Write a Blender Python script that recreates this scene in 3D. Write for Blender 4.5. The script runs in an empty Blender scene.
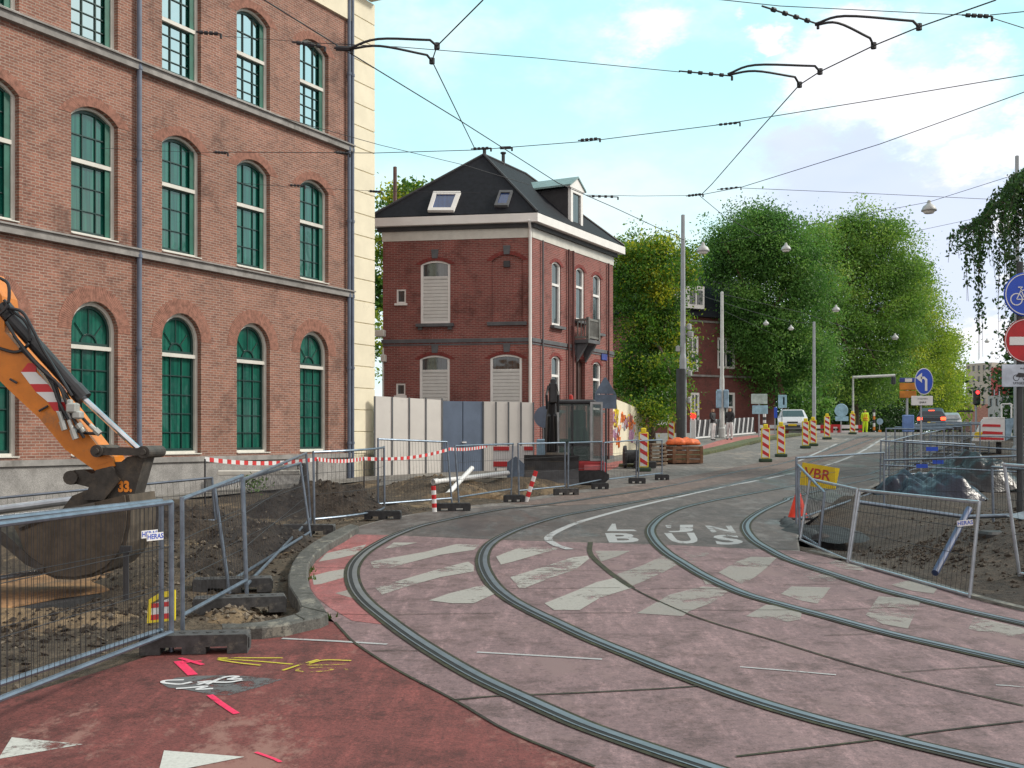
import bpy, math, random
from math import sin, cos, pi, radians, sqrt, atan2
from mathutils import Vector, Matrix, noise
from mathutils.geometry import delaunay_2d_cdt
import numpy as np
random.seed(7)
SC = bpy.context.scene
COL = SC.collection
F, CX, HY, EYE = 1100.0, 512.0, 437.0, 1.7

# ---------------------------------------------------------------- ground profile and photogrammetry helpers
GP = [(-50, 0), (6.5, 0), (10, .09), (16, .23), (20, .3), (24, .38), (30, .53), (36, .73), (47, 1.13), (55, 1.52), (64, 1.88), (72, 2.02), (82, 1.98), (100, 1.7), (130, 1.2), (200, .9), (5000, .9)]
def g(y):
    for (a, ha), (b, hb) in zip(GP, GP[1:]):
        if y <= b:
            t = (y - a) / (b - a)
            return ha + (hb - ha) * t
    return .9
def P(px, py, Y):
    """world point seen at photo position px, py when it stands Y metres in front"""
    return Vector(((px - CX) / F * Y, Y, EYE + (HY - py) / F * Y))
def G(px, py, dz=0.0, ymax=75):
    """ground point (dz above the ground) under the photo position"""
    s = (HY - py) / F
    y = 2.0; prev = 1
    while y < ymax:
        d = EYE + s * y - (g(y) + dz)
        if d <= 0: break
        y += .02 if y < 20 else .05
    return Vector(((px - CX) / F * y, y, g(y) + dz))
def W(px, py, h):
    """point of a wire at height h"""
    Y = (h - EYE) * F / (HY - py)
    return P(px, py, Y)
def smooth(pts, n=8):
    """Catmull-Rom through points"""
    q = [Vector(p) for p in pts]
    q = [q[0] * 2 - q[1]] + q + [q[-1] * 2 - q[-2]]
    out = []
    for i in range(1, len(q) - 2):
        a, b, c, d = q[i - 1:i + 3]
        for k in range(n):
            t = k / n
            out.append(.5 * ((2 * b) + (c - a) * t + (2 * a - 5 * b + 4 * c - d) * t * t + (3 * b - a - 3 * c + d) * t ** 3))
    out.append(q[-2])
    return out

# ---------------------------------------------------------------- materials
def nt(name):
    m = bpy.data.materials.new(name); m.use_nodes = True
    t = m.node_tree; b = t.nodes['Principled BSDF']
    return m, t, b
def N(t, kind, **kw):
    n = t.nodes.new(kind)
    for k, v in kw.items():
        if k.startswith('_'): setattr(n, k[1:], v)
        else:
            n.inputs[k.replace('__', ' ')].default_value = v
    return n
def L(t, a, b): t.links.new(a, b)
def c4(c): return (c[0], c[1], c[2], 1)
def mixc(t, fac, a, b, blend='MIX'):
    n = t.nodes.new('ShaderNodeMix'); n.data_type = 'RGBA'; n.blend_type = blend
    for sock, v in ((n.inputs[0], fac), (n.inputs[6], a), (n.inputs[7], b)):
        if hasattr(v, 'links') or hasattr(v, 'is_linked'): L(t, v, sock)
        elif isinstance(v, (int, float)): sock.default_value = v
        else: sock.default_value = c4(v)
    return n.outputs[2]
def ramp(t, src, lo, hi):
    n = t.nodes.new('ShaderNodeMapRange'); n.inputs['From Min'].default_value = lo; n.inputs['From Max'].default_value = hi
    n.interpolation_type = 'SMOOTHSTEP'; L(t, src, n.inputs['Value']); return n.outputs[0]
def noi(t, vec, scale, detail=4, rough=.6):
    n = N(t, 'ShaderNodeTexNoise', Scale=scale, Detail=detail, Roughness=rough); L(t, vec, n.inputs['Vector']); return n.outputs['Fac']
def bump(t, b, h, strength, dist=.01):
    n = N(t, 'ShaderNodeBump', Strength=strength, Distance=dist); L(t, h, n.inputs['Height']); L(t, n.outputs[0], b.inputs['Normal'])
MATS = {}
def mat(name, col, rough=.7, metal=0, var=.25, scale=3.0, bumpk=0.0, dirt=None, dirtk=.4, spec=None, emit=None, alpha=None, fine=None, coord='Object', bdist=.01):
    if name in MATS: return MATS[name]
    m, t, b = nt(name)
    tc = t.nodes.new('ShaderNodeTexCoord').outputs[coord]
    n1 = noi(t, tc, scale, 5, .65)
    dark = tuple(c * (1 - var) for c in col); light = tuple(min(1, c * (1 + var)) for c in col)
    cc = mixc(t, ramp(t, n1, .3, .7), dark, light)
    if fine:
        n3 = noi(t, tc, fine, 2, .8); cc = mixc(t, ramp(t, n3, .35, .65), cc, mixc(t, 1.0, cc, (.55, .55, .55), 'MULTIPLY'))
    if dirt is not None:
        n2 = noi(t, tc, scale * .37 + .13, 6, .75); cc = mixc(t, ramp(t, n2, .62 - dirtk * .3, .75), cc, dirt)
    L(t, cc, b.inputs['Base Color'])
    b.inputs['Roughness'].default_value = rough; b.inputs['Metallic'].default_value = metal
    if spec is not None: b.inputs['Specular IOR Level'].default_value = spec
    if bumpk: bump(t, b, noi(t, tc, scale * 6, 5, .7), bumpk, bdist)
    if emit: b.inputs['Emission Color'].default_value = c4(emit[0]); b.inputs['Emission Strength'].default_value = emit[1]
    MATS[name] = m
    return m
def brickmat(name, c1, c2, mortar, s=1.0, dirt=(.1, .08, .07), stain=.5):
    m, t, b = nt(name)
    tc = t.nodes.new('ShaderNodeTexCoord').outputs['Object']
    sp = t.nodes.new('ShaderNodeSeparateXYZ'); L(t, tc, sp.inputs[0])
    ad = N(t, 'ShaderNodeMath', _operation='ADD'); L(t, sp.outputs[0], ad.inputs[0]); L(t, sp.outputs[1], ad.inputs[1])
    cb = t.nodes.new('ShaderNodeCombineXYZ'); L(t, ad.outputs[0], cb.inputs[0]); L(t, sp.outputs[2], cb.inputs[1])
    br = N(t, 'ShaderNodeTexBrick', Scale=1.0 / s, Mortar__Size=.008, Brick__Width=.195, Row__Height=.058, Bias=-.1, Mortar__Smooth=.2)
    br.inputs['Color1'].default_value = c4(c1); br.inputs['Color2'].default_value = c4(c2); br.inputs['Mortar'].default_value = c4(mortar)
    L(t, cb.outputs[0], br.inputs['Vector'])
    cc = br.outputs['Color']
    n1 = noi(t, tc, .55, 6, .7); cc = mixc(t, ramp(t, n1, .35, .7), cc, mixc(t, 1.0, cc, (1.25, 1.2, 1.2), 'MULTIPLY'))
    n2 = noi(t, tc, .9, 8, .75); a = N(t, 'ShaderNodeMath', _operation='MULTIPLY'); L(t, ramp(t, n2, .5, .72), a.inputs[0]); a.inputs[1].default_value = stain
    cc = mixc(t, a.outputs[0], cc, dirt)
    n5 = noi(t, tc, 1.3, 7, .8); cc = mixc(t, ramp(t, n5, .5, .75), cc, mixc(t, 1.0, cc, (1.3, 1.35, 1.4), 'MULTIPLY'))
    n4 = noi(t, tc, .45, 8, .8); cc = mixc(t, ramp(t, n4, .5, .66), cc, mixc(t, 1.0, cc, (.62, .58, .58), 'MULTIPLY'))
    n3 = noi(t, cb.outputs[0], 22, 3, .9); cc = mixc(t, ramp(t, n3, .3, .7), mixc(t, 1.0, cc, (.68, .66, .66), 'MULTIPLY'), cc)
    L(t, cc, b.inputs['Base Color']); b.inputs['Roughness'].default_value = .88
    bump(t, b, br.outputs['Fac'], -.5, .008)
    MATS[name] = m
    return m

# ---------------------------------------------------------------- object helpers
class MB:
    def __init__(s): s.v = []; s.f = []; s.mi = []; s.cur = 0; s.sm = set()
    def add(s, vs, fs):
        o = len(s.v); s.v += [tuple(v) for v in vs]
        for f in fs: s.f.append(tuple(o + i for i in f)); s.mi.append(s.cur)
        return s
    def box(s, c, d, rz=0, M=None):
        x, y, z = d[0] / 2, d[1] / 2, d[2] / 2
        vs = [Vector((a * x, b * y, cc * z)) for a in (-1, 1) for b in (-1, 1) for cc in (-1, 1)]
        R = Matrix.Rotation(rz, 3, 'Z') if M is None else M
        vs = [R @ v + Vector(c) for v in vs]
        return s.add(vs, [(0, 1, 3, 2), (4, 6, 7, 5), (0, 4, 5, 1), (2, 3, 7, 6), (0, 2, 6, 4), (1, 5, 7, 3)])
    def bev(s, c, d, b=.01, rz=0):
        """box with chamfered vertical and horizontal edges"""
        x, y, z = d[0] / 2, d[1] / 2, d[2] / 2
        R = Matrix.Rotation(rz, 3, 'Z')
        rings = []
        for zz, k in ((-z, b), (-z + b, 0), (z - b, 0), (z, b)):
            X, Y = x - k, y - k
            rings.append([(X - b, -Y), (X, -Y + b), (X, Y - b), (X - b, Y), (-X + b, Y), (-X, Y - b), (-X, -Y + b), (-X + b, -Y)])
            rings[-1] = [R @ Vector((p[0], p[1], zz)) + Vector(c) for p in rings[-1]]
        return s.loft(rings)
    def loft(s, rings, cap=True, closed=True):
        n = len(rings[0]); vs = [v for r in rings for v in r]; fs = []
        m = n if closed else n - 1
        for i in range(len(rings) - 1):
            for k in range(m):
                a = i * n + k; b_ = i * n + (k + 1) % n
                fs.append((a, b_, b_ + n, a + n))
        if cap and closed: fs.append(tuple(range(n))[::-1]); fs.append(tuple(range(len(vs) - n, len(vs))))
        return s.add(vs, fs)
    def tube(s, p0, p1, r, n=8, r2=None):
        p0, p1 = Vector(p0), Vector(p1); d = (p1 - p0)
        if d.length < 1e-6: return s
        q = d.to_track_quat('Z', 'Y'); r2 = r if r2 is None else r2
        rings = [[q @ Vector((cos(2 * pi * k / n) * rr, sin(2 * pi * k / n) * rr, 0)) + p for k in range(n)] for p, rr in ((p0, r), (p1, r2))]
        return s.loft(rings)
    def path(s, pts, r, n=6, rs=None):
        pts = [Vector(p) for p in pts]; rings = []
        for i, p in enumerate(pts):
            d = (pts[min(i + 1, len(pts) - 1)] - pts[max(i - 1, 0)])
            if d.length < 1e-6: d = Vector((0, 0, 1))
            d.normalize(); ref = Vector((0, 0, 1)) if abs(d.z) < .95 else Vector((1, 0, 0))
            a = d.cross(ref).normalized(); b = a.cross(d)
            rr = rs[i] if rs else r
            rings.append([p + (a * cos(2 * pi * k / n) + b * sin(2 * pi * k / n)) * rr for k in range(n)])
        return s.loft(rings)
    def prism(s, poly, y0, y1, M=None):
        """2D polygon (x,z) extruded from y0 to y1"""
        n = len(poly)
        vs = [Vector((p[0], y0, p[1])) for p in poly] + [Vector((p[0], y1, p[1])) for p in poly]
        if M is not None: vs = [M @ v for v in vs]
        return s.add(vs, [tuple(range(n)), tuple(range(2 * n - 1, n - 1, -1))] + [(i, i + n, (i + 1) % n + n, (i + 1) % n) for i in range(n)])
    def slab(s, poly, z0, z1):
        n = len(poly)
        vs = [(p[0], p[1], z0) for p in poly] + [(p[0], p[1], z1) for p in poly]
        return s.add(vs, [tuple(range(n))[::-1], tuple(range(n, 2 * n))] + [(i, (i + 1) % n, (i + 1) % n + n, i + n) for i in range(n)])
    def lathe(s, c, prof, n=16, axis='Z'):
        rings = []
        for r, h in prof:
            ring = []
            for k in range(n):
                a = 2 * pi * k / n
                v = Vector((cos(a) * r, sin(a) * r, h)) if axis == 'Z' else (Vector((cos(a) * r, h, sin(a) * r)) if axis == 'Y' else Vector((h, cos(a) * r, sin(a) * r)))
                ring.append(v + Vector(c))
            rings.append(ring)
        return s.loft(rings)
    def ringplate(s, outer, inner, y0, y1):
        """frame between two equal-count loops of (x,z), from y0 (front) to y1"""
        n = len(outer)
        vs = [(p[0], y0, p[1]) for p in outer] + [(p[0], y0, p[1]) for p in inner] + [(p[0], y1, p[1]) for p in outer] + [(p[0], y1, p[1]) for p in inner]
        fs = []
        for i in range(n):
            j = (i + 1) % n
            fs += [(i, j, n + j, n + i), (2 * n + j, 2 * n + i, 3 * n + i, 3 * n + j), (i, 2 * n + i, 2 * n + j, j), (n + j, 3 * n + j, 3 * n + i, n + i)]
        return s.add(vs, fs)
    def sheet(s, outline, holes=(), y=0.0, reveal=0):
        """flat plate in the x-z plane with real openings"""
        pts = []; edges = []
        for loop in [outline] + list(holes):
            o = len(pts); pts += [Vector(p) for p in loop]; edges += [(o + i, o + (i + 1) % len(loop)) for i in range(len(loop))]
        r = delaunay_2d_cdt(pts, edges, [], 1, 1e-6)
        V, Fc = r[0], r[2]
        def inside(p, poly):
            c = False; j = len(poly) - 1
            for i in range(len(poly)):
                if (poly[i][1] > p[1]) != (poly[j][1] > p[1]) and p[0] < (poly[j][0] - poly[i][0]) * (p[1] - poly[i][1]) / (poly[j][1] - poly[i][1]) + poly[i][0]: c = not c
                j = i
            return c
        fs = []
        for f in Fc:
            c = sum((V[i] for i in f), Vector((0, 0))) / len(f)
            if inside(c, outline) and not any(inside(c, h) for h in holes): fs.append(tuple(f))
        s.add([(v[0], y, v[1]) for v in V], fs)
        if reveal:
            for h in holes:
                n = len(h)
                s.add([(p[0], y, p[1]) for p in h] + [(p[0], y + reveal, p[1]) for p in h], [(i, i + n, (i + 1) % n + n, (i + 1) % n) for i in range(n)])
        return s
    def build(s, name, m, parent=None, world=False, smooth_=False, loc=None, rz=0, origin=None):
        me = bpy.data.meshes.new(name)
        v = s.v
        if world and parent is not None:
            w = parent_world(parent); v = [(a - w[0], b - w[1], c - w[2]) for a, b, c in v]
        if origin is not None:
            v = [(a - origin[0], b - origin[1], c - origin[2]) for a, b, c in v]
        me.from_pydata(v, [], s.f)
        ms = m if isinstance(m, (list, tuple)) else [m]
        for x in ms: me.materials.append(x)
        if len(ms) > 1: me.polygons.foreach_set('material_index', s.mi)
        if smooth_: me.polygons.foreach_set('use_smooth', [True] * len(me.polygons))
        me.validate(); me.update()
        fix_normals(me)
        o = bpy.data.objects.new(name, me); COL.objects.link(o)
        if parent is not None: o.parent = parent
        if origin is not None: o.location = origin
        if loc is not None: o.location = loc
        o.rotation_euler = (0, 0, rz)
        return o
def fix_normals(me):
    import bmesh
    bm = bmesh.new(); bm.from_mesh(me); bmesh.ops.recalc_face_normals(bm, faces=bm.faces); bm.to_mesh(me); bm.free()
def parent_world(o):
    w = Vector((0, 0, 0))
    while o is not None: w += Vector(o.location); o = o.parent
    return w
def tag(o, label, cat, group=None, kind=None):
    if label: o['label'] = label
    if cat: o['category'] = cat
    if group: o['group'] = group
    if kind: o['kind'] = kind
    return o
def thing(name, label, cat, loc=(0, 0, 0), rz=0, group=None):
    o = bpy.data.objects.new(name, None); o.empty_display_size = .2; COL.objects.link(o)
    o.location = loc; o.rotation_euler = (0, 0, rz)
    return tag(o, label, cat, group)
def copy_tree(o, parent=None):
    c = o.copy(); COL.objects.link(c); c.parent = parent
    for ch in [k for k in list(COL.objects) if k.parent is o]: copy_tree(ch, c)
    return c
def struct(o): o['kind'] = 'structure'; return o
def ground_sheet(name, outline, m, dz, res=.5, far=None, hfun=None, kind='structure', label=None, uv=None):
    """sheet following the ground inside a plan outline of (x,y)"""
    xs = [p[0] for p in outline]; ys = [p[1] for p in outline]
    def inside(p, poly):
        c = False; j = len(poly) - 1
        for i in range(len(poly)):
            if (poly[i][1] > p[1]) != (poly[j][1] > p[1]) and p[0] < (poly[j][0] - poly[i][0]) * (p[1] - poly[i][1]) / (poly[j][1] - poly[i][1]) + poly[i][0]: c = not c
            j = i
        return c
    o2 = []
    for a, b in zip(outline, outline[1:] + outline[:1]):
        n = max(1, int((Vector(a[:2]) - Vector(b[:2])).length / res))
        for k in range(n): o2.append(Vector((a[0] + (b[0] - a[0]) * k / n, a[1] + (b[1] - a[1]) * k / n)))
    pts = list(o2); n = len(o2); edges = [(i, (i + 1) % n) for i in range(n)]
    y = min(ys) + res / 2
    while y < max(ys):
        x = min(xs) + res / 2
        while x < max(xs):
            if inside((x, y), outline): pts.append(Vector((x + random.uniform(-.1, .1) * res, y + random.uniform(-.1, .1) * res)))
            x += res
        y += res
    r = delaunay_2d_cdt(pts, edges, [], 1, 1e-5)
    V, Fc = r[0], r[2]
    fs = [tuple(f) for f in Fc if inside(sum((V[i] for i in f), Vector((0, 0))) / len(f), o2)]
    b = MB(); b.add([(v[0], v[1], (hfun(v[0], v[1]) if hfun else g(v[1])) + dz) for v in V], fs)
    o = b.build(name, m, smooth_=hfun is not None)
    bmup(o)
    o['kind'] = kind
    return o
def bmup(o):
    me = o.data
    if len(me.polygons) and sum(p.normal.z for p in me.polygons) < 0: me.flip_normals()
def strip(b, pts, o1, o2, dz, z2=None, gz=True):
    """ribbon along pts between lateral offsets o1 < o2"""
    ring = []
    for i, p in enumerate(pts):
        d = (pts[min(i + 1, len(pts) - 1)] - pts[max(i - 1, 0)]); d.z = 0; d.normalize(); nrm = Vector((d.y, -d.x, 0))
        A = p + nrm * o1; B = p + nrm * o2
        ring.append([Vector((A.x, A.y, g(A.y) + dz)), Vector((B.x, B.y, g(B.y) + (dz if z2 is None else z2)))])
    b.loft(ring, cap=False, closed=False)
def text_verts(s, size=1.0, bold=0):
    cu = bpy.data.curves.new('t', 'FONT'); cu.body = s; cu.size = size; cu.align_x = 'CENTER'; cu.align_y = 'CENTER'; cu.offset = bold; cu.resolution_u = 3
    ob = bpy.data.objects.new('t', cu); COL.objects.link(ob)
    dg = bpy.context.evaluated_depsgraph_get(); me = bpy.data.meshes.new_from_object(ob.evaluated_get(dg))
    vs = [tuple(v.co) for v in me.vertices]; fs = [tuple(p.vertices) for p in me.polygons]
    bpy.data.objects.remove(ob); bpy.data.curves.remove(cu); bpy.data.meshes.remove(me)
    return vs, fs
def text_mb(b, s, size, c, y=0.0, bold=0, sx=1, M=None):
    """upright lettering facing -y, centred at (c.x, c.z), thin relief"""
    vs, fs = text_verts(s, size, bold)
    q = [Vector((v[0] * sx + c[0], y, v[1] + c[1])) for v in vs]
    if M is not None: q = [M @ v for v in q]
    b.add(q, fs); return b
class Fr:
    """wall frame: x along the wall, z up, -y towards the viewer"""
    def __init__(s, p0, p1, z=0.0):
        s.o = Vector((p0[0], p0[1], z)); s.d = Vector((p1[0] - p0[0], p1[1] - p0[1], 0)); s.len = s.d.length; s.d.normalize()
        s.a = atan2(s.d.y, s.d.x); s.n = Vector((-s.d.y, s.d.x, 0))
    def at(s, u, z=0, y=0): return s.o + s.d * u + s.n * y + Vector((0, 0, z))
    def put(s, o, u, z=0, y=0):
        w = s.at(u, z, y); p = parent_world(o.parent) if o.parent else Vector((0, 0, 0))
        o.location = w - p; o.rotation_euler = (0, 0, s.a); return o
def arch(cx, w, z0, zs, rise, n=10, grow=0.0):
    """opening outline: straight jambs to zs, then an arc of the given rise"""
    h = w / 2 + grow; rise = rise + grow if rise >= w / 2 - .01 else rise + grow * .6
    pts = [(cx - h, z0 - (grow if grow < 0 else 0) * 1.0), (cx + h, z0 - (grow if grow < 0 else 0) * 1.0)]
    rr = (h * h + rise * rise) / (2 * rise); cz = zs + rise - rr; a0 = math.asin(min(1, h / rr))
    if rise >= h * .99: a0 = pi / 2
    for k in range(n + 1):
        a = a0 - 2 * a0 * k / n
        pts.append((cx + rr * sin(a), cz + rr * cos(a)))
    return pts
# ================================================================ WORLD, SUN, CAMERA
def make_world():
    w = bpy.data.worlds.new('World'); SC.world = w; w.use_nodes = True
    t = w.node_tree; bg = t.nodes['Background']; bg.inputs['Strength'].default_value = .1
    sky = t.nodes.new('ShaderNodeTexSky'); sky.sky_type = 'NISHITA'; sky.sun_disc = False
    sky.sun_elevation = radians(SUN_EL); sky.sun_rotation = radians(SUN_ROT); sky.dust_density = 1.5; sky.ozone_density = 1.2
    tc = t.nodes.new('ShaderNodeTexCoord').outputs['Generated']
    nz = N(t, 'ShaderNodeVectorMath', _operation='NORMALIZE'); L(t, tc, nz.inputs[0]); d = nz.outputs[0]
    sp = t.nodes.new('ShaderNodeSeparateXYZ'); L(t, d, sp.inputs[0])
    # stretched, turbulent lookup for cloud shapes
    mp = N(t, 'ShaderNodeMapping'); mp.inputs['Scale'].default_value = (1, 1, 1.9); L(t, d, mp.inputs['Vector'])
    turb = N(t, 'ShaderNodeTexNoise', Scale=5.0, Detail=7, Roughness=.6); L(t, mp.outputs[0], turb.inputs['Vector'])
    big = N(t, 'ShaderNodeTexNoise', Scale=2.2, Detail=5, Roughness=.55); L(t, mp.outputs[0], big.inputs['Vector'])
    wob = N(t, 'ShaderNodeTexNoise', Scale=9.0, Detail=6, Roughness=.65); L(t, mp.outputs[0], wob.inputs['Vector'])
    def blob(px, py, r, soft, k=.16):
        v = Vector(((px - CX) / F, 1, (HY - py) / F)).normalized()
        w1 = N(t, 'ShaderNodeVectorMath', _operation='SUBTRACT'); L(t, wob.outputs['Color'], w1.inputs[0]); w1.inputs[1].default_value = (.5, .5, .5)
        w2 = N(t, 'ShaderNodeVectorMath', _operation='SCALE'); L(t, w1.outputs[0], w2.inputs[0]); w2.inputs['Scale'].default_value = k
        a = N(t, 'ShaderNodeVectorMath', _operation='ADD'); L(t, d, a.inputs[0]); L(t, w2.outputs[0], a.inputs[1])
        s_ = N(t, 'ShaderNodeVectorMath', _operation='SUBTRACT'); L(t, a.outputs[0], s_.inputs[0]); s_.inputs[1].default_value = v
        m_ = N(t, 'ShaderNodeVectorMath', _operation='MULTIPLY'); L(t, s_.outputs[0], m_.inputs[0]); m_.inputs[1].default_value = (1, 1, 1.7)
        l_ = N(t, 'ShaderNodeVectorMath', _operation='LENGTH'); L(t, m_.outputs[0], l_.inputs[0])
        r_ = N(t, 'ShaderNodeMapRange', _interpolation_type='SMOOTHSTEP'); r_.inputs['From Min'].default_value = r; r_.inputs['From Max'].default_value = r * (1 - soft)
        L(t, l_.outputs['Value'], r_.inputs['Value']); return r_.outputs[0]
    def mx(a, b):
        n = N(t, 'ShaderNodeMath', _operation='MAXIMUM'); L(t, a, n.inputs[0]); L(t, b, n.inputs[1]); return n.outputs[0]
    base = mixc(t, .86, sky.outputs[0], (6.0, 10.5, 11.2))                    # thin bright veil over the blue
    # towards the horizon the veil turns white
    hz = N(t, 'ShaderNodeMapRange', _interpolation_type='SMOOTHSTEP'); hz.inputs['From Min'].default_value = .33; hz.inputs['From Max'].default_value = .12
    L(t, sp.outputs[2], hz.inputs['Value'])
    nzm = N(t, 'ShaderNodeMath', _operation='MULTIPLY'); L(t, hz.outputs[0], nzm.inputs[0]); L(t, ramp(t, turb.outputs['Fac'], .2, .6), nzm.inputs[1])
    base = mixc(t, nzm.outputs[0], base, (9.6, 10.3, 10.4))
    hi = N(t, 'ShaderNodeMath', _operation='MULTIPLY'); L(t, ramp(t, turb.outputs['Fac'], .5, .75), hi.inputs[0]); hi.inputs[1].default_value = .7
    base = mixc(t, hi.outputs[0], base, (9.5, 10.2, 10.4))
    pur = mx(mx(blob(890, 215, .155, .5), blob(830, 175, .10, .6)), mx(blob(960, 300, .12, .6), blob(1080, 260, .16, .6)))
    pcol = mixc(t, ramp(t, big.outputs['Fac'], .35, .6), (6.2, 7.3, 9.5), (7.4, 8.2, 9.9))
    base = mixc(t, pur, base, pcol)
    wh = mx(mx(blob(850, 62, .075, .55), blob(915, 88, .08, .5)), mx(blob(768, 42, .03, .7), blob(1000, 140, .055, .6)))
    wh = mx(wh, mx(blob(1005, 235, .04, .7), blob(985, 345, .045, .7)))
    wh = mx(wh, blob(640, 10, .05, .8))
    base = mixc(t, wh, base, (10.2, 10.2, 10.6))
    # unseen warm white cloud behind and overhead, added to offset the cyan sky light
    bk = N(t, 'ShaderNodeMapRange', _interpolation_type='SMOOTHSTEP'); bk.inputs['From Min'].default_value = .45; bk.inputs['From Max'].default_value = -.1; L(t, sp.outputs[1], bk.inputs['Value'])
    bcol = mixc(t, ramp(t, turb.outputs['Fac'], .35, .65), (7.6, 7.4, 7.4), (10.5, 9.7, 9.0))
    base = mixc(t, bk.outputs[0], base, bcol)
    L(t, base, bg.inputs['Color'])
SUN_EL, SUN_AZ = 38.0, 82.0      # azimuth measured clockwise from +Y (the view)
SUN_ROT = SUN_AZ
make_world()
sd = bpy.data.lights.new('sun', 'SUN'); sd.energy = 2.9; sd.angle = radians(10); sd.color = (1.0, .93, .82)
so = bpy.data.objects.new('sun', sd); COL.objects.link(so)
sv = Vector((sin(radians(SUN_AZ)) * cos(radians(SUN_EL)), cos(radians(SUN_AZ)) * cos(radians(SUN_EL)), sin(radians(SUN_EL))))
so.rotation_euler = sv.to_track_quat('Z', 'Y').to_euler()
cd = bpy.data.cameras.new('camera'); cam = bpy.data.objects.new('camera', cd); COL.objects.link(cam)
cam.location = (0, 0, EYE); cam.rotation_euler = (pi / 2, 0, 0)
cd.sensor_width = 36; cd.lens = 36 * F / 1024; cd.shift_y = (HY - 384) / 1024; cd.clip_end = 6000; cd.clip_start = .05
SC.camera = cam
SC.view_settings.view_transform = 'Standard'; SC.view_settings.look = 'None'; SC.view_settings.exposure = .14; SC.view_settings.gamma = 1

# ================================================================ MATERIALS
M_wallbrick = brickmat('facade_brick', (.315, .142, .098), (.19, .082, .06), (.345, .285, .235), dirt=(.13, .09, .075), stain=.5)
M_archbrick = mat('arch_brick', (.285, .135, .098), .88, var=.3, scale=9, bumpk=.4)
M_housebrick = brickmat('house_brick', (.27, .075, .062), (.185, .054, .047), (.30, .21, .185), dirt=(.09, .03, .03), stain=.5)
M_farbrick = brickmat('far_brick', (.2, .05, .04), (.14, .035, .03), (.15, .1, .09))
M_stone = mat('string_stone', (.27, .26, .25), .85, var=.25, scale=2.5, bumpk=.2, dirt=(.12, .11, .1))
M_cream = mat('cream_plaster', (.76, .70, .54), .8, var=.06, scale=1.5, dirt=(.45, .4, .3), dirtk=.1)
M_plinth = mat('plinth_concrete', (.36, .35, .34), .9, var=.2, scale=3, fine=90, dirt=(.2, .19, .18))
M_white = mat('white_paint', (.80, .79, .77), .55, var=.05, scale=2)
M_offwhite = mat('offwhite_frame', (.62, .61, .56), .55, var=.08, scale=3)
M_greenwood = mat('dark_green_wood', (.012, .045, .04), .4, var=.2)
M_greenpanel = mat('green_panel', (.016, .12, .085), .5, var=.25, scale=2)
M_slate = mat('slate', (.009, .010, .015), .75, spec=.25, var=.3, scale=7, bumpk=.3)
M_zinc = mat('zinc', (.2, .3, .3), .5, var=.15)
M_dark = mat('dark_trim', (.035, .035, .04), .6, var=.2)
M_greytrim = mat('grey_trim', (.1, .105, .115), .7, var=.2)
M_pipeblue = mat('blue_grey_pipe', (.12, .15, .21), .45, var=.15)
M_steel = mat('galvanised', (.20, .24, .30), .38, metal=.75, var=.2, scale=8)
M_steel2 = mat('galvanised_bright', (.42, .47, .53), .33, metal=.75, var=.15, scale=8)
M_wire = mat('wire_dark', (.02, .02, .025), .6)
M_rubber = mat('black_rubber', (.03, .031, .034), .75, var=.35, scale=12, bumpk=.3)
M_feet = mat('fence_foot_grey', (.06, .06, .062), .85, var=.35, scale=14, bumpk=.3, dirt=(.2, .18, .15), dirtk=.2)
M_red = mat('sign_red', (.55, .02, .025), .4, var=.06)
M_wsign = mat('sign_white', (.72, .73, .74), .45, var=.05)
M_blue = mat('sign_blue', (.012, .07, .5), .4, var=.06)
M_yellow = mat('sign_yellow', (.75, .55, .01), .5, var=.08)
M_beaconyellow = mat('beacon_yellow', (.75, .6, .02), .45, var=.05)
M_orange = mat('excavator_orange', (.62, .19, .012), .4, var=.12, scale=5, dirt=(.3, .13, .05), dirtk=.15)
M_hydraulic = mat('hydraulic_black', (.02, .021, .025), .35, var=.3)
M_chrome = mat('chrome', (.6, .62, .66), .18, metal=1)
M_bucket = mat('muddy_steel', (.085, .066, .048), .8, var=.35, scale=5, bumpk=.4, dirt=(.06, .045, .035), dirtk=.3)
M_iron = mat('dark_iron', (.05, .043, .037), .65, var=.4, scale=8, bumpk=.4, dirt=(.12, .09, .06))
M_glassdark = mat('dark_glass', (.015, .03, .03), .06, var=.2, spec=.8)
M_tape = mat('tape_red', (.6, .04, .04), .5)
def glassmat(name, c1, c2, ior=2.2, curtains=True):
    m, t, b = nt(name)
    tc = t.nodes.new('ShaderNodeTexCoord').outputs['Object']
    mp = N(t, 'ShaderNodeMapping'); mp.inputs['Scale'].default_value = (9, 1, .25); L(t, tc, mp.inputs['Vector'])
    cc = mixc(t, ramp(t, noi(t, mp.outputs[0], 1.6, 3), .35, .65), c1, c2)
    L(t, cc, b.inputs['Base Color']); b.inputs['Roughness'].default_value = .05; b.inputs['IOR'].default_value = ior
    bump(t, b, noi(t, tc, 1.7, 2), .35, .012)
    return m
M_glass = glassmat('green_glass', (.006, .06, .05), (.016, .12, .095), 9)
M_glassmid = glassmat('green_glass_middle', (.005, .07, .055), (.014, .14, .10), 1.95)
M_glassdull = glassmat('green_shutter_glass', (.008, .065, .05), (.016, .13, .092), 1.4)
M_houseglass = glassmat('house_glass', (.02, .03, .035), (.05, .07, .08), 2.0)
M_skyglass = glassmat('skylight_glass', (.01, .03, .12), (.02, .06, .2), 2.0)  # blue in the pane colour stands in for the reflected sky

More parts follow.
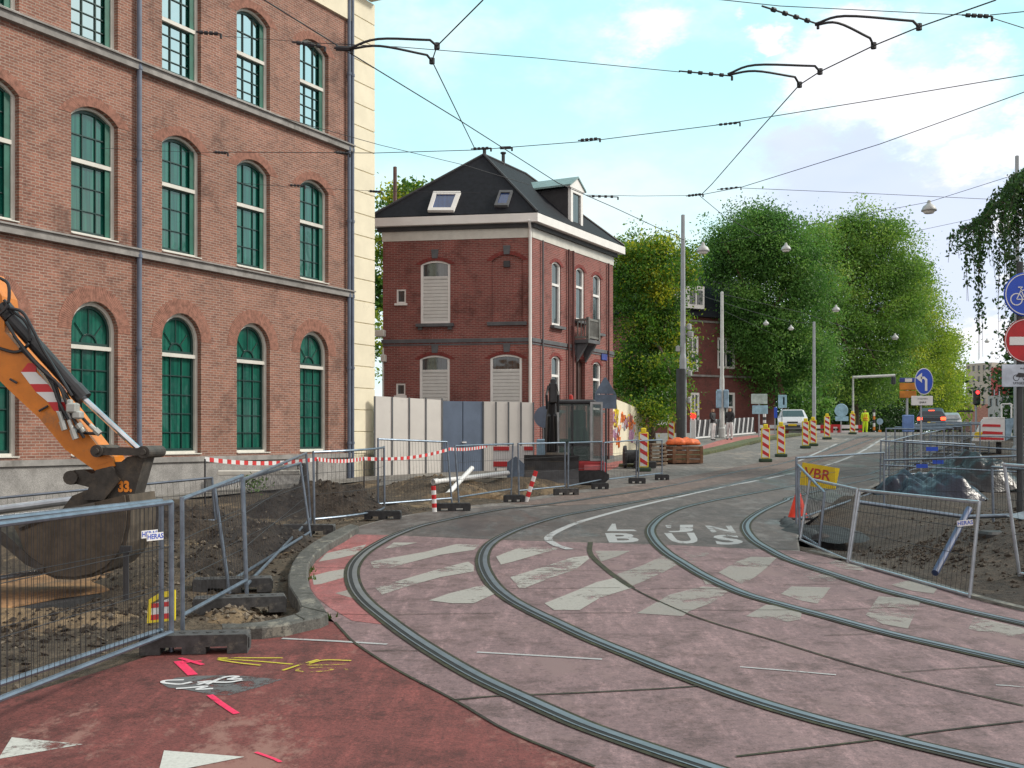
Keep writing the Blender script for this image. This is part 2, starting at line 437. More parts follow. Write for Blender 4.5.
def groundmat(name, col, col2, rough=.85, fine=60, big=.5, bumpk=.35, stain=None, stainscale=1.2, wet=None, cracks=True, speck=.6):
    m, t, b = nt(name)
    tc = t.nodes.new('ShaderNodeTexCoord').outputs['Object']
    cc = mixc(t, ramp(t, noi(t, tc, big, 6, .7), .32, .68), col, col2)
    f = noi(t, tc, fine, 3, .85); cc = mixc(t, ramp(t, f, .3, .65), mixc(t, 1.0, cc, (speck, speck, speck), 'MULTIPLY'), cc)
    f2 = noi(t, tc, fine * .22, 5, .8); cc = mixc(t, ramp(t, f2, .35, .7), mixc(t, 1.0, cc, (.78, .78, .78), 'MULTIPLY'), mixc(t, 1.0, cc, (1.2, 1.18, 1.16), 'MULTIPLY'))
    gr = noi(t, tc, 2.3, 8, .82); cc = mixc(t, ramp(t, gr, .47, .62), cc, mixc(t, 1.0, cc, (.60, .58, .56), 'MULTIPLY'))
    mq = N(t, 'ShaderNodeMapping'); mq.inputs['Scale'].default_value = (4.5, .7, 1); mq.inputs['Rotation'].default_value = (0, 0, .55); L(t, tc, mq.inputs['Vector'])
    gs = noi(t, mq.outputs[0], 1.6, 7, .75); cc = mixc(t, ramp(t, gs, .48, .66), cc, mixc(t, 1.0, cc, (1.42, 1.42, 1.42), 'MULTIPLY'))
    fg_ = noi(t, tc, 26, 2, .9); cc = mixc(t, ramp(t, fg_, .56, .66), cc, mixc(t, 1.0, cc, (.66, .66, .66), 'MULTIPLY'))
    if stain is not None:
        mp = N(t, 'ShaderNodeMapping'); mp.inputs['Scale'].default_value = (1, .55, 1); mp.inputs['Rotation'].default_value = (0, 0, .5); L(t, tc, mp.inputs['Vector'])
        s1 = noi(t, mp.outputs[0], stainscale, 9, .78); cc = mixc(t, ramp(t, s1, .54, .62), cc, stain)
    L(t, cc, b.inputs['Base Color']); b.inputs['Roughness'].default_value = rough
    if wet:
        mp = N(t, 'ShaderNodeMapping'); mp.inputs['Scale'].default_value = (.5, .16, 1); mp.inputs['Rotation'].default_value = (0, 0, -.5); L(t, tc, mp.inputs['Vector'])
        wv = ramp(t, noi(t, mp.outputs[0], wet, 5, .6), .5, .62)
        mr = N(t, 'ShaderNodeMapRange'); mr.inputs['To Min'].default_value = rough; mr.inputs['To Max'].default_value = .3; L(t, wv, mr.inputs['Value']); L(t, mr.outputs[0], b.inputs['Roughness'])
    bump(t, b, noi(t, tc, fine, 4, .8), bumpk, .006 if fine > 20 else .05)
    MATS[name] = m
    return m
M_slab = groundmat('pink_slab_concrete', (.245, .160, .166), (.205, .132, .140), .8, 70, .45, .3, stain=(.19, .125, .125), stainscale=.9)
M_slabred = groundmat('red_slab_concrete', (.36, .11, .11), (.32, .13, .13), .8, 70, .6, .3, stain=(.22, .1, .1), stainscale=.9)
M_redlane = groundmat('red_asphalt', (.215, .056, .050), (.165, .047, .043), .85, 55, .35, .6, stain=(.24, .12, .10), stainscale=.8, speck=.45)
M_asphalt = groundmat('dark_asphalt', (.088, .072, .07), (.125, .10, .092), .75, 60, .5, .5, stain=(.13, .115, .11), stainscale=1.0, wet=1.2)
M_road = groundmat('grey_road', (.20, .185, .175), (.165, .15, .14), .85, 50, .3, .4, stain=(.24, .20, .17), stainscale=.5)
M_trambed = groundmat('tram_bed_concrete', (.19, .135, .115), (.15, .11, .10), .85, 50, .4, .4, stain=(.11, .08, .075), stainscale=.7)
M_pave = groundmat('pavement_grey', (.24, .23, .21), (.19, .18, .17), .9, 40, .4, .4, stain=(.13, .12, .11))
M_pinkpath = groundmat('pink_cycle_path', (.46, .15, .13), (.40, .15, .13), .85, 50, .4, .4)
M_earth = groundmat('earth', (.085, .068, .05), (.14, .105, .07), .95, 16, .6, .9, stain=(.22, .16, .095), stainscale=1.1, speck=.5)
M_darkearth = groundmat('dark_earth', (.055, .042, .035), (.085, .065, .048), .97, 14, .8, 1.0, stain=(.035, .03, .028), speck=.4)
M_sand = groundmat('sand', (.28, .20, .115), (.17, .125, .08), .95, 30, .8, .7, stain=(.14, .11, .08), stainscale=2.2, speck=.55)
M_kerb = groundmat('kerb_stone', (.12, .12, .11), (.09, .09, .085), .85, 60, 1.5, .5, stain=(.2, .19, .16), stainscale=4)
M_grass = groundmat('grass_verge', (.09, .12, .04), (.13, .13, .06), .9, 30, 2, .7)
M_rail = mat('rail_steel', (.19, .21, .24), .36, metal=.6, var=.15, scale=5)
M_groove = mat('rail_groove', (.012, .013, .014), .8, var=.3)
M_joint = groundmat('joint_moss', (.022, .02, .016), (.045, .05, .02), .95, 40, 3, .8)
def wornpaint(name, base, paint, amount=.5, sc=7, thin=0.0):
    """old road paint, worn through in patches so the surface below shows"""
    m, t, b = nt(name)
    tc = t.nodes.new('ShaderNodeTexCoord').outputs['Object']
    pn = mixc(t, ramp(t, noi(t, tc, 40, 3, .8), .3, .6), tuple(c * .8 for c in paint), paint)
    n = noi(t, tc, sc, 9, .8); n2 = noi(t, tc, sc * .15, 3, .5)
    a = N(t, 'ShaderNodeMath', _operation='ADD'); L(t, n, a.inputs[0]); L(t, n2, a.inputs[1])
    L(t, pn, b.inputs['Base Color']); b.inputs['Roughness'].default_value = .75
    tr = t.nodes.new('ShaderNodeBsdfTransparent'); mx = t.nodes.new('ShaderNodeMixShader'); k = ramp(t, a.outputs[0], .88 + amount * .3 - .1, .88 + amount * .3 + .07)
    kk = N(t, 'ShaderNodeMapRange'); kk.inputs['To Min'].default_value = thin; L(t, k, kk.inputs['Value']); k = kk.outputs[0]
    L(t, k, mx.inputs[0]); L(t, b.outputs[0], mx.inputs[1]); L(t, tr.outputs[0], mx.inputs[2])
    L(t, mx.outputs[0], t.nodes['Material Output'].inputs['Surface'])
    return m
M_zebra = wornpaint('zebra_paint', (.27, .155, .16), (.40, .39, .36), .85, thin=.22)
M_zebraworn = wornpaint('worn_zebra_paint', (.27, .155, .16), (.36, .35, .32), .74, thin=.38)
M_line = wornpaint('line_paint', (.10, .09, .09), (.42, .43, .44), .9, thin=.15)
M_letter = wornpaint('letter_paint', (.10, .09, .09), (.40, .41, .42), .8, thin=.2)
M_tooth = wornpaint('yield_paint', (.18, .05, .05), (.52, .52, .49), .95)

# ================================================================ GROUND, ROADS, RAILS
def Gp(lst): return [tuple(G(x, y)[:2]) for x, y in lst]
# the wide base sheet
def base_ground():
    xs = [-700, -250, -120, -60] + [x for x in range(-40, 41, 4)] + [60, 120, 250, 700]
    ys = [-30, -10, 0, 4] + [5 + i * 1.0 for i in range(0, 100)] + [110, 120, 130, 150, 170, 200, 260, 400, 800, 2500]
    b = MB(); vs = [(x, y, g(y) - .06 - .5 * max(0, min(1, (46 - y) / 6))) for y in ys for x in xs]
    n = len(xs); fs = [(j * n + i, j * n + i + 1, (j + 1) * n + i + 1, (j + 1) * n + i) for j in range(len(ys) - 1) for i in range(n - 1)]
    b.add(vs, fs); o = b.build('ground', M_pave); bmup(o); struct(o)
base_ground()
LY = .0025
top_edge = [(341, 534), (388, 535), (487.5, 539.5), (587, 542.5), (652, 544.5), (679, 545.4), (740, 548.5), (800, 551)]
left_joint = [(335, 623), (345, 634), (356, 644.5), (395, 670), (454, 701), (512.5, 734), (594.5, 768)]
LJ = smooth([G(*p) for p in left_joint], 4)
right_edge = [(800, 551), (823, 556), (847.4, 562.5), (880, 571), (911, 580.5), (940, 589), (968.8, 598), (1000, 606), (1024, 612)]
RE = smooth([G(*p) for p in right_edge], 3)
RE2 = [(p.x, p.y) for p in RE]; RE2.append((RE2[-1][0] + .6, RE2[-1][1] - .62)); RE2.append((11.5, 6.0)); RE2.append((14, 4.4))
kerb_out = [(341, 534.5), (330, 541), (315.6, 553), (309.5, 562), (308, 571.5), (307, 582), (309, 590), (317, 602), (328, 616), (335, 623)]
slab = [tuple(G(*p)[:2]) for p in top_edge[:-1]] + RE2 + [(14, -1), (1.2, -1), (.75, 3), ] + [(p.x, p.y) for p in LJ[::-1]] + [tuple(G(*p)[:2]) for p in kerb_out[::-1][1:-1]]
struct(ground_sheet('crossing_slabs', slab, M_slab, 0, .6))
strip_red = Gp([(341, 534.4), (391, 535.4), (366, 552), (352, 570), (358, 590), (378, 612), (392, 626), (352, 621), (330, 608), (317, 598), (311, 590), (309, 578), (310, 566), (317, 553), (330, 542)])
struct(ground_sheet('red_strip', strip_red, M_slabred, LY, .5))
lane = [(p.x, p.y) for p in LJ] + [(.75, 3), (1.2, -1), (-9, -1), (-9, 4), (-4.4, 5.2), (-3.5, 6.4), tuple(G(0, 702)[:2]), tuple(G(100, 672)[:2]), tuple(G(168, 650)[:2]), tuple(G(222, 636)[:2]), tuple(G(262, 634)[:2]), tuple(G(300, 628)[:2]), tuple(G(322, 620)[:2])]
struct(ground_sheet('cycle_lane', lane, M_redlane, 0, .6))
# asphalt beyond the crossing
wl = [(549, 541), (548.4, 538), (555, 533), (576.7, 523.5), (606, 514.7), (639, 506.3), (678, 497.3), (717, 488.6), (756, 481), (793, 473.3), (843, 460), (881, 440), (890, 435.8)]
WLp = smooth([G(*p) for p in wl], 6)
WLp += [Vector((27.3, 76, 0)), Vector((46, 120, 0)), Vector((79, 200, 0))]
LR = [tuple(p[:2]) for p in smooth([G(*p) for p in [(341, 534), (360, 526), (395, 517), (440, 510), (520, 499), (600, 487)]], 3)] + Gp([(606, 476), (650, 468), (700, 457.5), (732, 450), (760, 442.5), (790, 437.5), (808, 434.8)])
RR = Gp([(973, 437), (935, 452), (905, 468), (880, 484), (850, 500), (822, 513), (803, 525), (798, 538), (800, 551)])
road = LR + [(23, 76), (42, 120), (74, 200), (86, 200), (52, 120), (33, 76)] + RR + [tuple(G(*p)[:2]) for p in top_edge[::-1][1:-1]]
struct(ground_sheet('road', road, M_road, 0, .9))
asph = [tuple(p[:2]) for p in smooth([G(*p) for p in [(343, 533.6), (362, 526.5), (397, 518), (442, 511.5), (500, 506), (536, 508), (600, 500.5), (660, 492), (710, 484), (760, 476.5), (800, 469)]], 3)] + Gp([(850, 459), (905, 440.5), (935, 440.5), (905, 462), (878, 482), (848, 498), (820, 511), (800, 524), (796, 538), (798, 550)]) + [tuple(G(p[0], p[1] - .3)[:2]) for p in top_edge[::-1][1:-1]]
struct(ground_sheet('asphalt', asph, M_asphalt, LY, .6))
bed = Gp([(510, 504), (560, 496), (600, 490.5), (640, 485), (690, 476), (740, 466.5), (793, 456.5), (830, 447.5), (862, 437), (882, 437.3), (843, 456.5), (793, 470), (756, 477.5), (717, 484.5), (678, 492.5), (639, 500.5), (606, 504), (560, 506)])
struct(ground_sheet('tram_bed', bed, M_trambed, 2 * LY, .7))

rails = {
 'a': [(536, 506.3), (508, 508.8), (473.4, 514.8), (440, 522), (418.8, 527.2), (398, 535), (383, 542.5), (368, 552), (357.5, 563), (354, 574.2), (357.5, 588), (367, 601), (383.6, 615), (418.8, 641), (473.4, 674), (532, 701.5), (594.5, 729), (662, 752.5), (720, 772)],
 'b': [(596, 510), (561, 516.6), (528, 526.5), (507, 535), (491.5, 545), (485, 556), (486, 569), (496, 585.5), (512, 599), (532, 610.5), (560, 624), (594.5, 639.5), (640, 658), (682.8, 675), (765.6, 704), (889.9, 738.5), (1014, 768)],
 'c': [(725, 499), (709, 502), (684, 508), (666, 515.5), (655.5, 524), (652, 532), (657, 542), (669, 553.5), (684, 563), (708, 577), (744.5, 593.5), (787.5, 606), (830.5, 617.5), (892, 634), (960.7, 650), (1024, 664.5)],
 'd': [(795, 497), (787.5, 500.5), (771, 507.5), (757, 515), (748.5, 522.5), (747.5, 530), (755, 540), (770, 549.5), (792, 560.5), (830.5, 573.5), (863, 584), (882.6, 590), (949, 607), (1024, 624)]}
ext = {'a': [(740, 471.5), (793, 461), (848, 441.5), (868, 435.5)], 'b': [(791, 469.5), (840, 451.5), (877, 438)], 'c': [(880, 470.5), (925, 446)], 'd': [(900, 471), (945, 446)]}
pre = {'a': [(600, 497.5), (660, 488)], 'b': [(639, 501.8), (698, 491.5), (737, 483.7)], 'c': [(795, 486), (845, 478)], 'd': [(850, 484)]}
for k, pp in rails.items():
    allp = [G(*p) for p in ext[k][::-1] + pre[k][::-1] + pp]
    a, b_ = allp[-2], allp[-1]; d = (b_ - a); d.normalize()
    allp += [b_ + d * 1.5, b_ + d * 4, b_ + d * 9]
    pts = smooth(allp, 6)
    root = thing('tram_rail', {'a': 'outermost tram rail sweeping past the kerbed island on the left', 'b': 'second tram rail from the left, bending where the white edge line starts', 'c': 'third tram rail, curving between the painted letters B and U', 'd': 'innermost tram rail curving beside the right-hand excavation fence'}[k], 'tram rail', tuple(pts[len(pts) // 2]), 0, 'grooved tram rails')
    near = [p for p in pts if p.y < 27]
    jb = MB(); strip(jb, near, -.065, .115, 3.2 * LY); o = jb.build('moss_joint', M_joint, root, world=True); bmup(o)
    hb = MB(); strip(hb, pts, -.032, .022, 4.8 * LY); o = hb.build('rail_head', M_rail, root, world=True); bmup(o)
    gb = MB(); strip(gb, pts, .022, .062, 3.9 * LY); o = gb.build('groove', M_groove, root, world=True); bmup(o)
    lb = MB(); strip(lb, pts, .062, .076, 4.8 * LY); o = lb.build('rail_lip', M_rail, root, world=True); bmup(o)
# painted lines
def paint(name, b, m): o = b.build(name, m); bmup(o); struct(o); return o
b = MB(); strip(b, WLp, -.06, .06, 3 * LY); strip(b, [G(*p) for p in [(549.4, 541.5), (557, 546), (570, 550)]], -.06, .06, 3 * LY); paint('white_edge_line', b, M_line)
b = MB(); strip(b, [G(*p) for p in [(798, 461.5), (825, 449.5), (848, 438.8)]], -.06, .06, 3.5 * LY); paint('lane_line', b, M_line)
b = MB(); strip(b, [G(*p) for p in [(477, 653), (540, 656.5), (602, 660)]], -.02, .02, 2 * LY)
strip(b, [G(*p) for p in [(282, 639), (335, 642), (387, 645)]], -.025, .025, 2.2 * LY)
strip(b, [G(*p) for p in [(740, 668), (790, 672), (836, 676)]], -.015, .015, 2 * LY); strip(b, [G(*p) for p in [(996, 686), (1010, 687), (1024, 688)]], -.012, .012, 2 * LY)
paint('thin_survey_lines', b, M_line)
# slab joints
joints = [[(590.4, 542.6), (590.4, 554), (605, 569), (632.3, 588.4), (677, 610), (714, 624), (765.6, 638.7), (848.4, 663.6), (930, 685), (1024, 707)],
 [(454, 701), (500, 697), (547.6, 695), (600, 692.8), (660, 690), (712, 686)], [(736, 758), (810, 749), (890, 739), (923, 734), (975, 728), (1024, 722)],
 [(315.6, 568), (350, 568.4)], [(370, 568.5), (420, 569), (472, 570)], [(329, 614.7), (376, 615)], [(396, 615), (450, 614.5), (500, 614)], [(372, 651.5), (400, 651.3), (426.6, 651.5)],
 [(537, 571), (600, 571), (664, 571.3)], [(509, 589), (560, 588.8), (620, 588.4)], [(560, 613.7), (632, 613)], [(731, 565.6), (770, 566)], [(783, 585), (830, 584.6), (870, 584)],
 [(660, 588.6), (728, 589)], [(680, 610.7), (760, 610.8), (832, 610.4), (900, 607.5), (940, 606)], [(824, 636), (882.6, 634)], [(902, 673), (960, 669), (1024, 665.5)]]
b = MB()
for i, j in enumerate(joints):
    pj = smooth([G(*p) for p in j], 4) if len(j) > 2 else [G(*p) for p in j]
    w = .028 if i == 0 else (.011 if i in (1, 2) else .006)
    if i == 0:
        strip(b, [p for p in pj if p.y > 11.2], -.035, .035, 2.6 * LY); strip(b, [p for p in pj if p.y <= 11.6], -.012, .012, 2.6 * LY)
    else: strip(b, pj, -w, w, 2.6 * LY)
strip(b, [p for p in LJ], -.012, .012, 2.6 * LY)
paint('slab_joints', b, M_joint)
stripes = [
 [(318.6, 562), (326.4, 553.6), (366.4, 544.8), (358.6, 554.2), (337, 559)], [(384, 549.3), (393.8, 543), (417.2, 543), (397.7, 547.3)],
 [(311.7, 576.6), (329.3, 571.8), (348.8, 568.8), (348.8, 576.6), (321.5, 584.5), (313.7, 585.4)],
 [(373.2, 567.9), (370.3, 562), (397.7, 557), (425, 552.2), (456.3, 544.4), (479.7, 545.4), (473.8, 550.3), (440.6, 555.2), (409.4, 563), (389.8, 568.4)],
 [(375.2, 588.4), (417.2, 575.7), (444.5, 567.9), (468, 562), (473.8, 565.9), (473.8, 571.8), (440.6, 577.6), (409.4, 586.4), (382, 595.2)],
 [(429, 601), (448.4, 594.2), (483.6, 585.4), (495.3, 594.2), (473.8, 604), (452.3, 604)],
 [(505.4, 553.2), (519, 548.3), (554, 547.7), (558, 549.3), (536.6, 555.2), (513.2, 562), (501, 565), (496, 557)],
 [(510.3, 577.6), (544.5, 566.9), (571.8, 558), (587.4, 556), (589.4, 559), (575.7, 569.8), (550.3, 578.6), (525, 588.4), (519, 588.4)],
 [(544.5, 604), (573.8, 592.3), (597, 582.5), (614.8, 578.6), (632.3, 588.4), (601, 598), (579.6, 610.8), (554.2, 610.8)]]
worn = [
 [(335, 594), (350, 590), (359, 596), (352, 598.5)],
 [(595.2, 551.3), (630.4, 551.3), (616.7, 557), (601, 562)], [(616.7, 574.7), (642, 565.9), (663.6, 556), (679.2, 564), (663.6, 572.7), (642, 582.5), (632.3, 586.4)],
 [(637, 614), (670, 595), (703.5, 587), (732.5, 589), (712, 603.5), (689, 612), (683, 617)], [(683, 551.8), (709, 553.2), (703.7, 560.2), (692, 563.5)],
 [(718.7, 573), (736, 562.4), (751, 557), (776.8, 558), (766, 568.8), (755.3, 577.4), (742.4, 585)], [(703, 580.5), (708, 578.5), (723, 585), (706, 585)],
 [(781, 594.6), (791.8, 587), (830.5, 588), (824, 596.8), (817.6, 604.3), (800.4, 601)], [(746, 617), (766, 605.5), (779, 606), (802, 612.8), (800.4, 620.4), (787.5, 622.6)],
 [(804, 575.3), (815, 571), (839, 578), (833, 582), (812, 581)], [(828, 563.5), (836, 560.5), (865, 567.2), (863, 571), (842, 569)],
 [(890.4, 585.4), (910, 580.5), (937.3, 589.5), (933.4, 594.2), (912, 591.3)], [(866, 615.7), (878.7, 597), (921.7, 600), (913.8, 616.6), (908, 629.3), (882.6, 624.5)],
 [(968.5, 629.3), (974.4, 617.6), (1021, 628.4), (1030, 633), (1009.5, 637.2), (980, 632.3)]]
def ppoly(b, pts, dz):
    q = [G(*p) for p in pts]; b.add([(p.x, p.y, g(p.y) + dz) for p in q], [tuple(range(len(q)))])
b = MB()
for s_ in stripes: ppoly(b, s_, 2 * LY)
paint('zebra_stripes', b, M_zebra)
b = MB()
for s_ in worn: ppoly(b, s_, 2 * LY)
paint('worn_zebra_stripes', b, M_zebraworn)
b = MB(); ppoly(b, [(-2, 759.5), (11.7, 737.8), (83, 744.6)], LY); ppoly(b, [(158, 775), (164, 751.3), (244.6, 757.8)], LY); paint('yield_teeth', b, M_tooth)
def ground_text(b, s, quad, dz, bold=.01):
    """lettering painted on the road inside the quad of photo positions TL, TR, BR, BL"""
    vs, fs = text_verts(s, 1, bold); xs = [v[0] for v in vs]; ys = [v[1] for v in vs]
    q = [G(*p) for p in quad]; out = []
    for v in vs:
        u = (v[0] - min(xs)) / (max(xs) - min(xs)); w = (v[1] - min(ys)) / (max(ys) - min(ys))
        p = (q[0] * (1 - u) + q[1] * u) * w + (q[3] * (1 - u) + q[2] * u) * (1 - w)
        out.append((p.x, p.y, g(p.y) + dz))
    b.add(out, fs)
b = MB()
for ch, qd in (('B', [(605, 533.5), (636, 533.5), (640, 543), (609, 543)]), ('U', [(664, 533.5), (694, 533), (700, 544), (673, 544)]), ('S', [(712, 535), (738, 535), (745, 544.5), (717, 545.5)]),
               ('L', [(612, 524), (622, 524), (637, 531.5), (607, 531.5)]), ('J', [(668, 525.5), (693, 525), (693, 532.5), (668, 532.5)]), ('N', [(705, 526), (731, 526), (736, 533), (712, 533)])):
    ground_text(b, ch, qd, 2 * LY, .03)
ppoly(b, [(665, 525.5), (671, 525.3), (671, 528), (667, 528.3)], 2 * LY)
paint('road_lettering', b, M_letter)
# spray marks on the red asphalt
def stroke(b, pts, w, dz): strip(b, smooth([G(*p) for p in pts], 6) if len(pts) > 2 else [G(*p) for p in pts], -w, w, dz)
def Z4(x, y): return (130 + x / 4.452, 580 + y / 4.452)
M_pinkspray = wornpaint('pink_spray', (.18, .05, .05), (.85, .03, .12), .8, thin=.12); M_yelspray = wornpaint('yellow_spray', (.18, .05, .05), (.62, .55, .03), .85, thin=.25)
M_whitespray = wornpaint('white_spray', (.14, .14, .15), (.6, .6, .62), .9); M_greypatch = wornpaint('grey_patch_paint', (.17, .05, .05), (.11, .11, .115), .62)
b = MB(); stroke(b, [Z4(215, 365), Z4(280, 425)], .035, 2 * LY); stroke(b, [Z4(222, 352), Z4(325, 382)], .02, 2.5 * LY); stroke(b, [Z4(228, 372), Z4(318, 366)], .018, 3 * LY); stroke(b, [Z4(355, 518), Z4(410, 555), Z4(475, 600)], .022, 2 * LY); stroke(b, [Z4(560, 770), Z4(640, 800), Z4(670, 815)], .012, 2 * LY); paint('pink_spray_marks', b, M_pinkspray)
b = MB()
for i, s_ in enumerate([[(390, 355), (560, 366), (725, 380)], [(392, 352), (540, 352), (680, 352)], [(392, 360), (480, 374), (582, 384)], [(680, 408), (760, 382), (838, 358)], [(800, 375), (870, 362), (985, 366)], [(815, 372), (795, 385), (870, 386), (960, 382)], [(760, 400), (745, 410), (800, 416), (880, 412), (900, 403), (850, 396), (790, 398)], [(880, 398), (930, 400), (970, 408)]]):
    stroke(b, [Z4(*p) for p in s_], .013, (2 + .4 * i) * LY)
paint('yellow_spray_marks', b, M_yelspray)
b = MB(); ppoly(b, [Z4(*p) for p in [(140, 465), (200, 440), (300, 430), (460, 428), (560, 436), (680, 445), (600, 470), (520, 495), (440, 515), (360, 512), (250, 492), (170, 482)]], LY); paint('grey_paint_patch', b, M_greypatch)
b = MB()
for i, s_ in enumerate([[(240, 448), (160, 452), (150, 463), (220, 468), (275, 458)], [(205, 490), (260, 484), (340, 478), (300, 492), (370, 488)], [(300, 470), (360, 455), (300, 460)], [(340, 470), (420, 440), (480, 436), (440, 450), (500, 446)], [(370, 462), (440, 462), (500, 452)]]):
    stroke(b, [Z4(*p) for p in s_], .016, (2 + .4 * i) * LY)
paint('white_spray_marks', b, M_whitespray)
# ================================================================ BIG BRICK BUILDING (left)
A = (-4.48, 31.0); DW = Vector((.468, .884)); H = 17.0
S0 = 19.0
fr = Fr((A[0] - DW.x * S0, A[1] - DW.y * S0), A)     # x runs towards the far corner, 0..19
bld = thing('brick_building', 'large red brick building with three rows of arched green windows, left of the street', 'building', (fr.o.x, fr.o.y, 0))
wins = []                                            # (centre u, row)
us = [S0 - s for s in (1.73, 4.14, 6.57, 9.05, 11.5, 13.95, 16.4)]
WW = 1.22
rows = [(1.30, 3.92, WW / 2, 3.57), (5.86, 8.32, .26, 7.42), (9.92, 12.07, .25, 11.15)]
holes = [arch(u, WW, z0, zs, rise, 12) for u in us for (z0, zs, rise, tr) in rows]
wb = MB(); wb.sheet([(0, 1.18), (S0 - .1, 1.18), (S0 - .1, H), (0, H)], holes, 0, .2)
wb.add([(0, 0, 0), (0, 11, 0), (0, 11, H), (0, 0, H)], [(0, 1, 2, 3)]); wb.add([(0, 11, 0), (S0 + 1.1, 11, 0), (S0 + 1.1, 11, H), (0, 11, H)], [(0, 1, 2, 3)])
wb.add([(S0 + 1.08, .3, 0), (S0 + 1.08, 11, 0), (S0 + 1.08, 11, H), (S0 + 1.08, .3, H)], [(0, 1, 2, 3)])
o = wb.build('wall', M_wallbrick, bld); fr.put(o, 0)
# brick arches standing a hair proud of the wall
ab = MB()
rnd = random.Random(3)
for u in us:
    for (z0, zs, rise, tr) in rows:
        outer = arch(u, WW, z0, zs, rise, 60, .33)[2:]; inner = arch(u, WW, z0, zs, rise, 60, .005)[2:]
        for k in range(60):
            t0, t1 = .07, .93
            def ip(lst, t): return (lst[k][0] * (1 - t) + lst[k + 1][0] * t, lst[k][1] * (1 - t) + lst[k + 1][1] * t)
            q = [ip(inner, t0), ip(inner, t1), ip(outer, t1), ip(outer, t0)]
            y_ = -.005 - rnd.random() * .004
            ab.add([(p[0], y_, p[1]) for p in q] + [(p[0], .02, p[1]) for p in q], [(0, 1, 2, 3), (0, 4, 5, 1), (1, 5, 6, 2), (2, 6, 7, 3), (3, 7, 4, 0)])
o = ab.build('window_arches', M_archbrick, bld); o['kind'] = 'stuff'; fr.put(o, 0)
pb = MB(); pb.box((S0 / 2 - .05, .06, .56), (S0 - .1, .22, 1.12)); o = pb.build('plinth', M_plinth, bld); fr.put(o, 0)
pb = MB(); pb.box((S0 / 2 - .05, .03, 1.19), (S0 - .1, .26, .12)); o = pb.build('plinth_ledge', M_stone, bld); fr.put(o, 0)
for z, nm in ((5.70, 'string_course'), (9.78, 'string_course')):
    pb = MB(); pb.box((S0 / 2 - .05, -.03, z - .02), (S0 - .1, .20, .15)); pb.box((S0 / 2 - .05, -.06, z + .075), (S0 - .1, .24, .035)); o = pb.build(nm, M_stone, bld); fr.put(o, 0)
# cream entablature and quoin pilaster
pb = MB(); pb.box((S0 / 2 - .05, .0, 13.75), (S0 - .1, .16, .8)); pb.box((S0 / 2 + .4, -.1, 14.5), (S0 + 1.4, .5, .28)); pb.box((S0 / 2 + .4, -.25, 15.0), (S0 + 1.6, .9, .3))
o = pb.build('entablature', M_cream, bld); fr.put(o, 0)
qb = MB(); z = .0; hq = .62
qb.box((S0 + .5, .2, .6), (1.1, .36, 1.2)); z = 1.23
while z < 14.2:
    qb.bev((S0 + .5, .2, z + hq / 2), (1.12, .42, hq - .022), .008); z += hq
qb.box((S0 + .5, .22, 7), (1.06, .40, 14)); o = qb.build('quoin_pilaster', M_cream, bld); fr.put(o, 0)
# drainpipes
for u in (S0 - 7.93, S0 - .14, S0 - .30):
    dp = MB(); r_ = .055 if u < S0 - 1 else .05
    dp.tube((u, -.09, .3), (u, -.09, 14.2), r_, 10)
    for zz in (1.5, 3.6, 5.6, 7.7, 9.7, 11.8): dp.tube((u, -.09, zz), (u, -.09, zz + .07), r_ + .015, 10)
    o = dp.build('drainpipe', M_pipeblue, bld, smooth_=False); fr.put(o, 0)
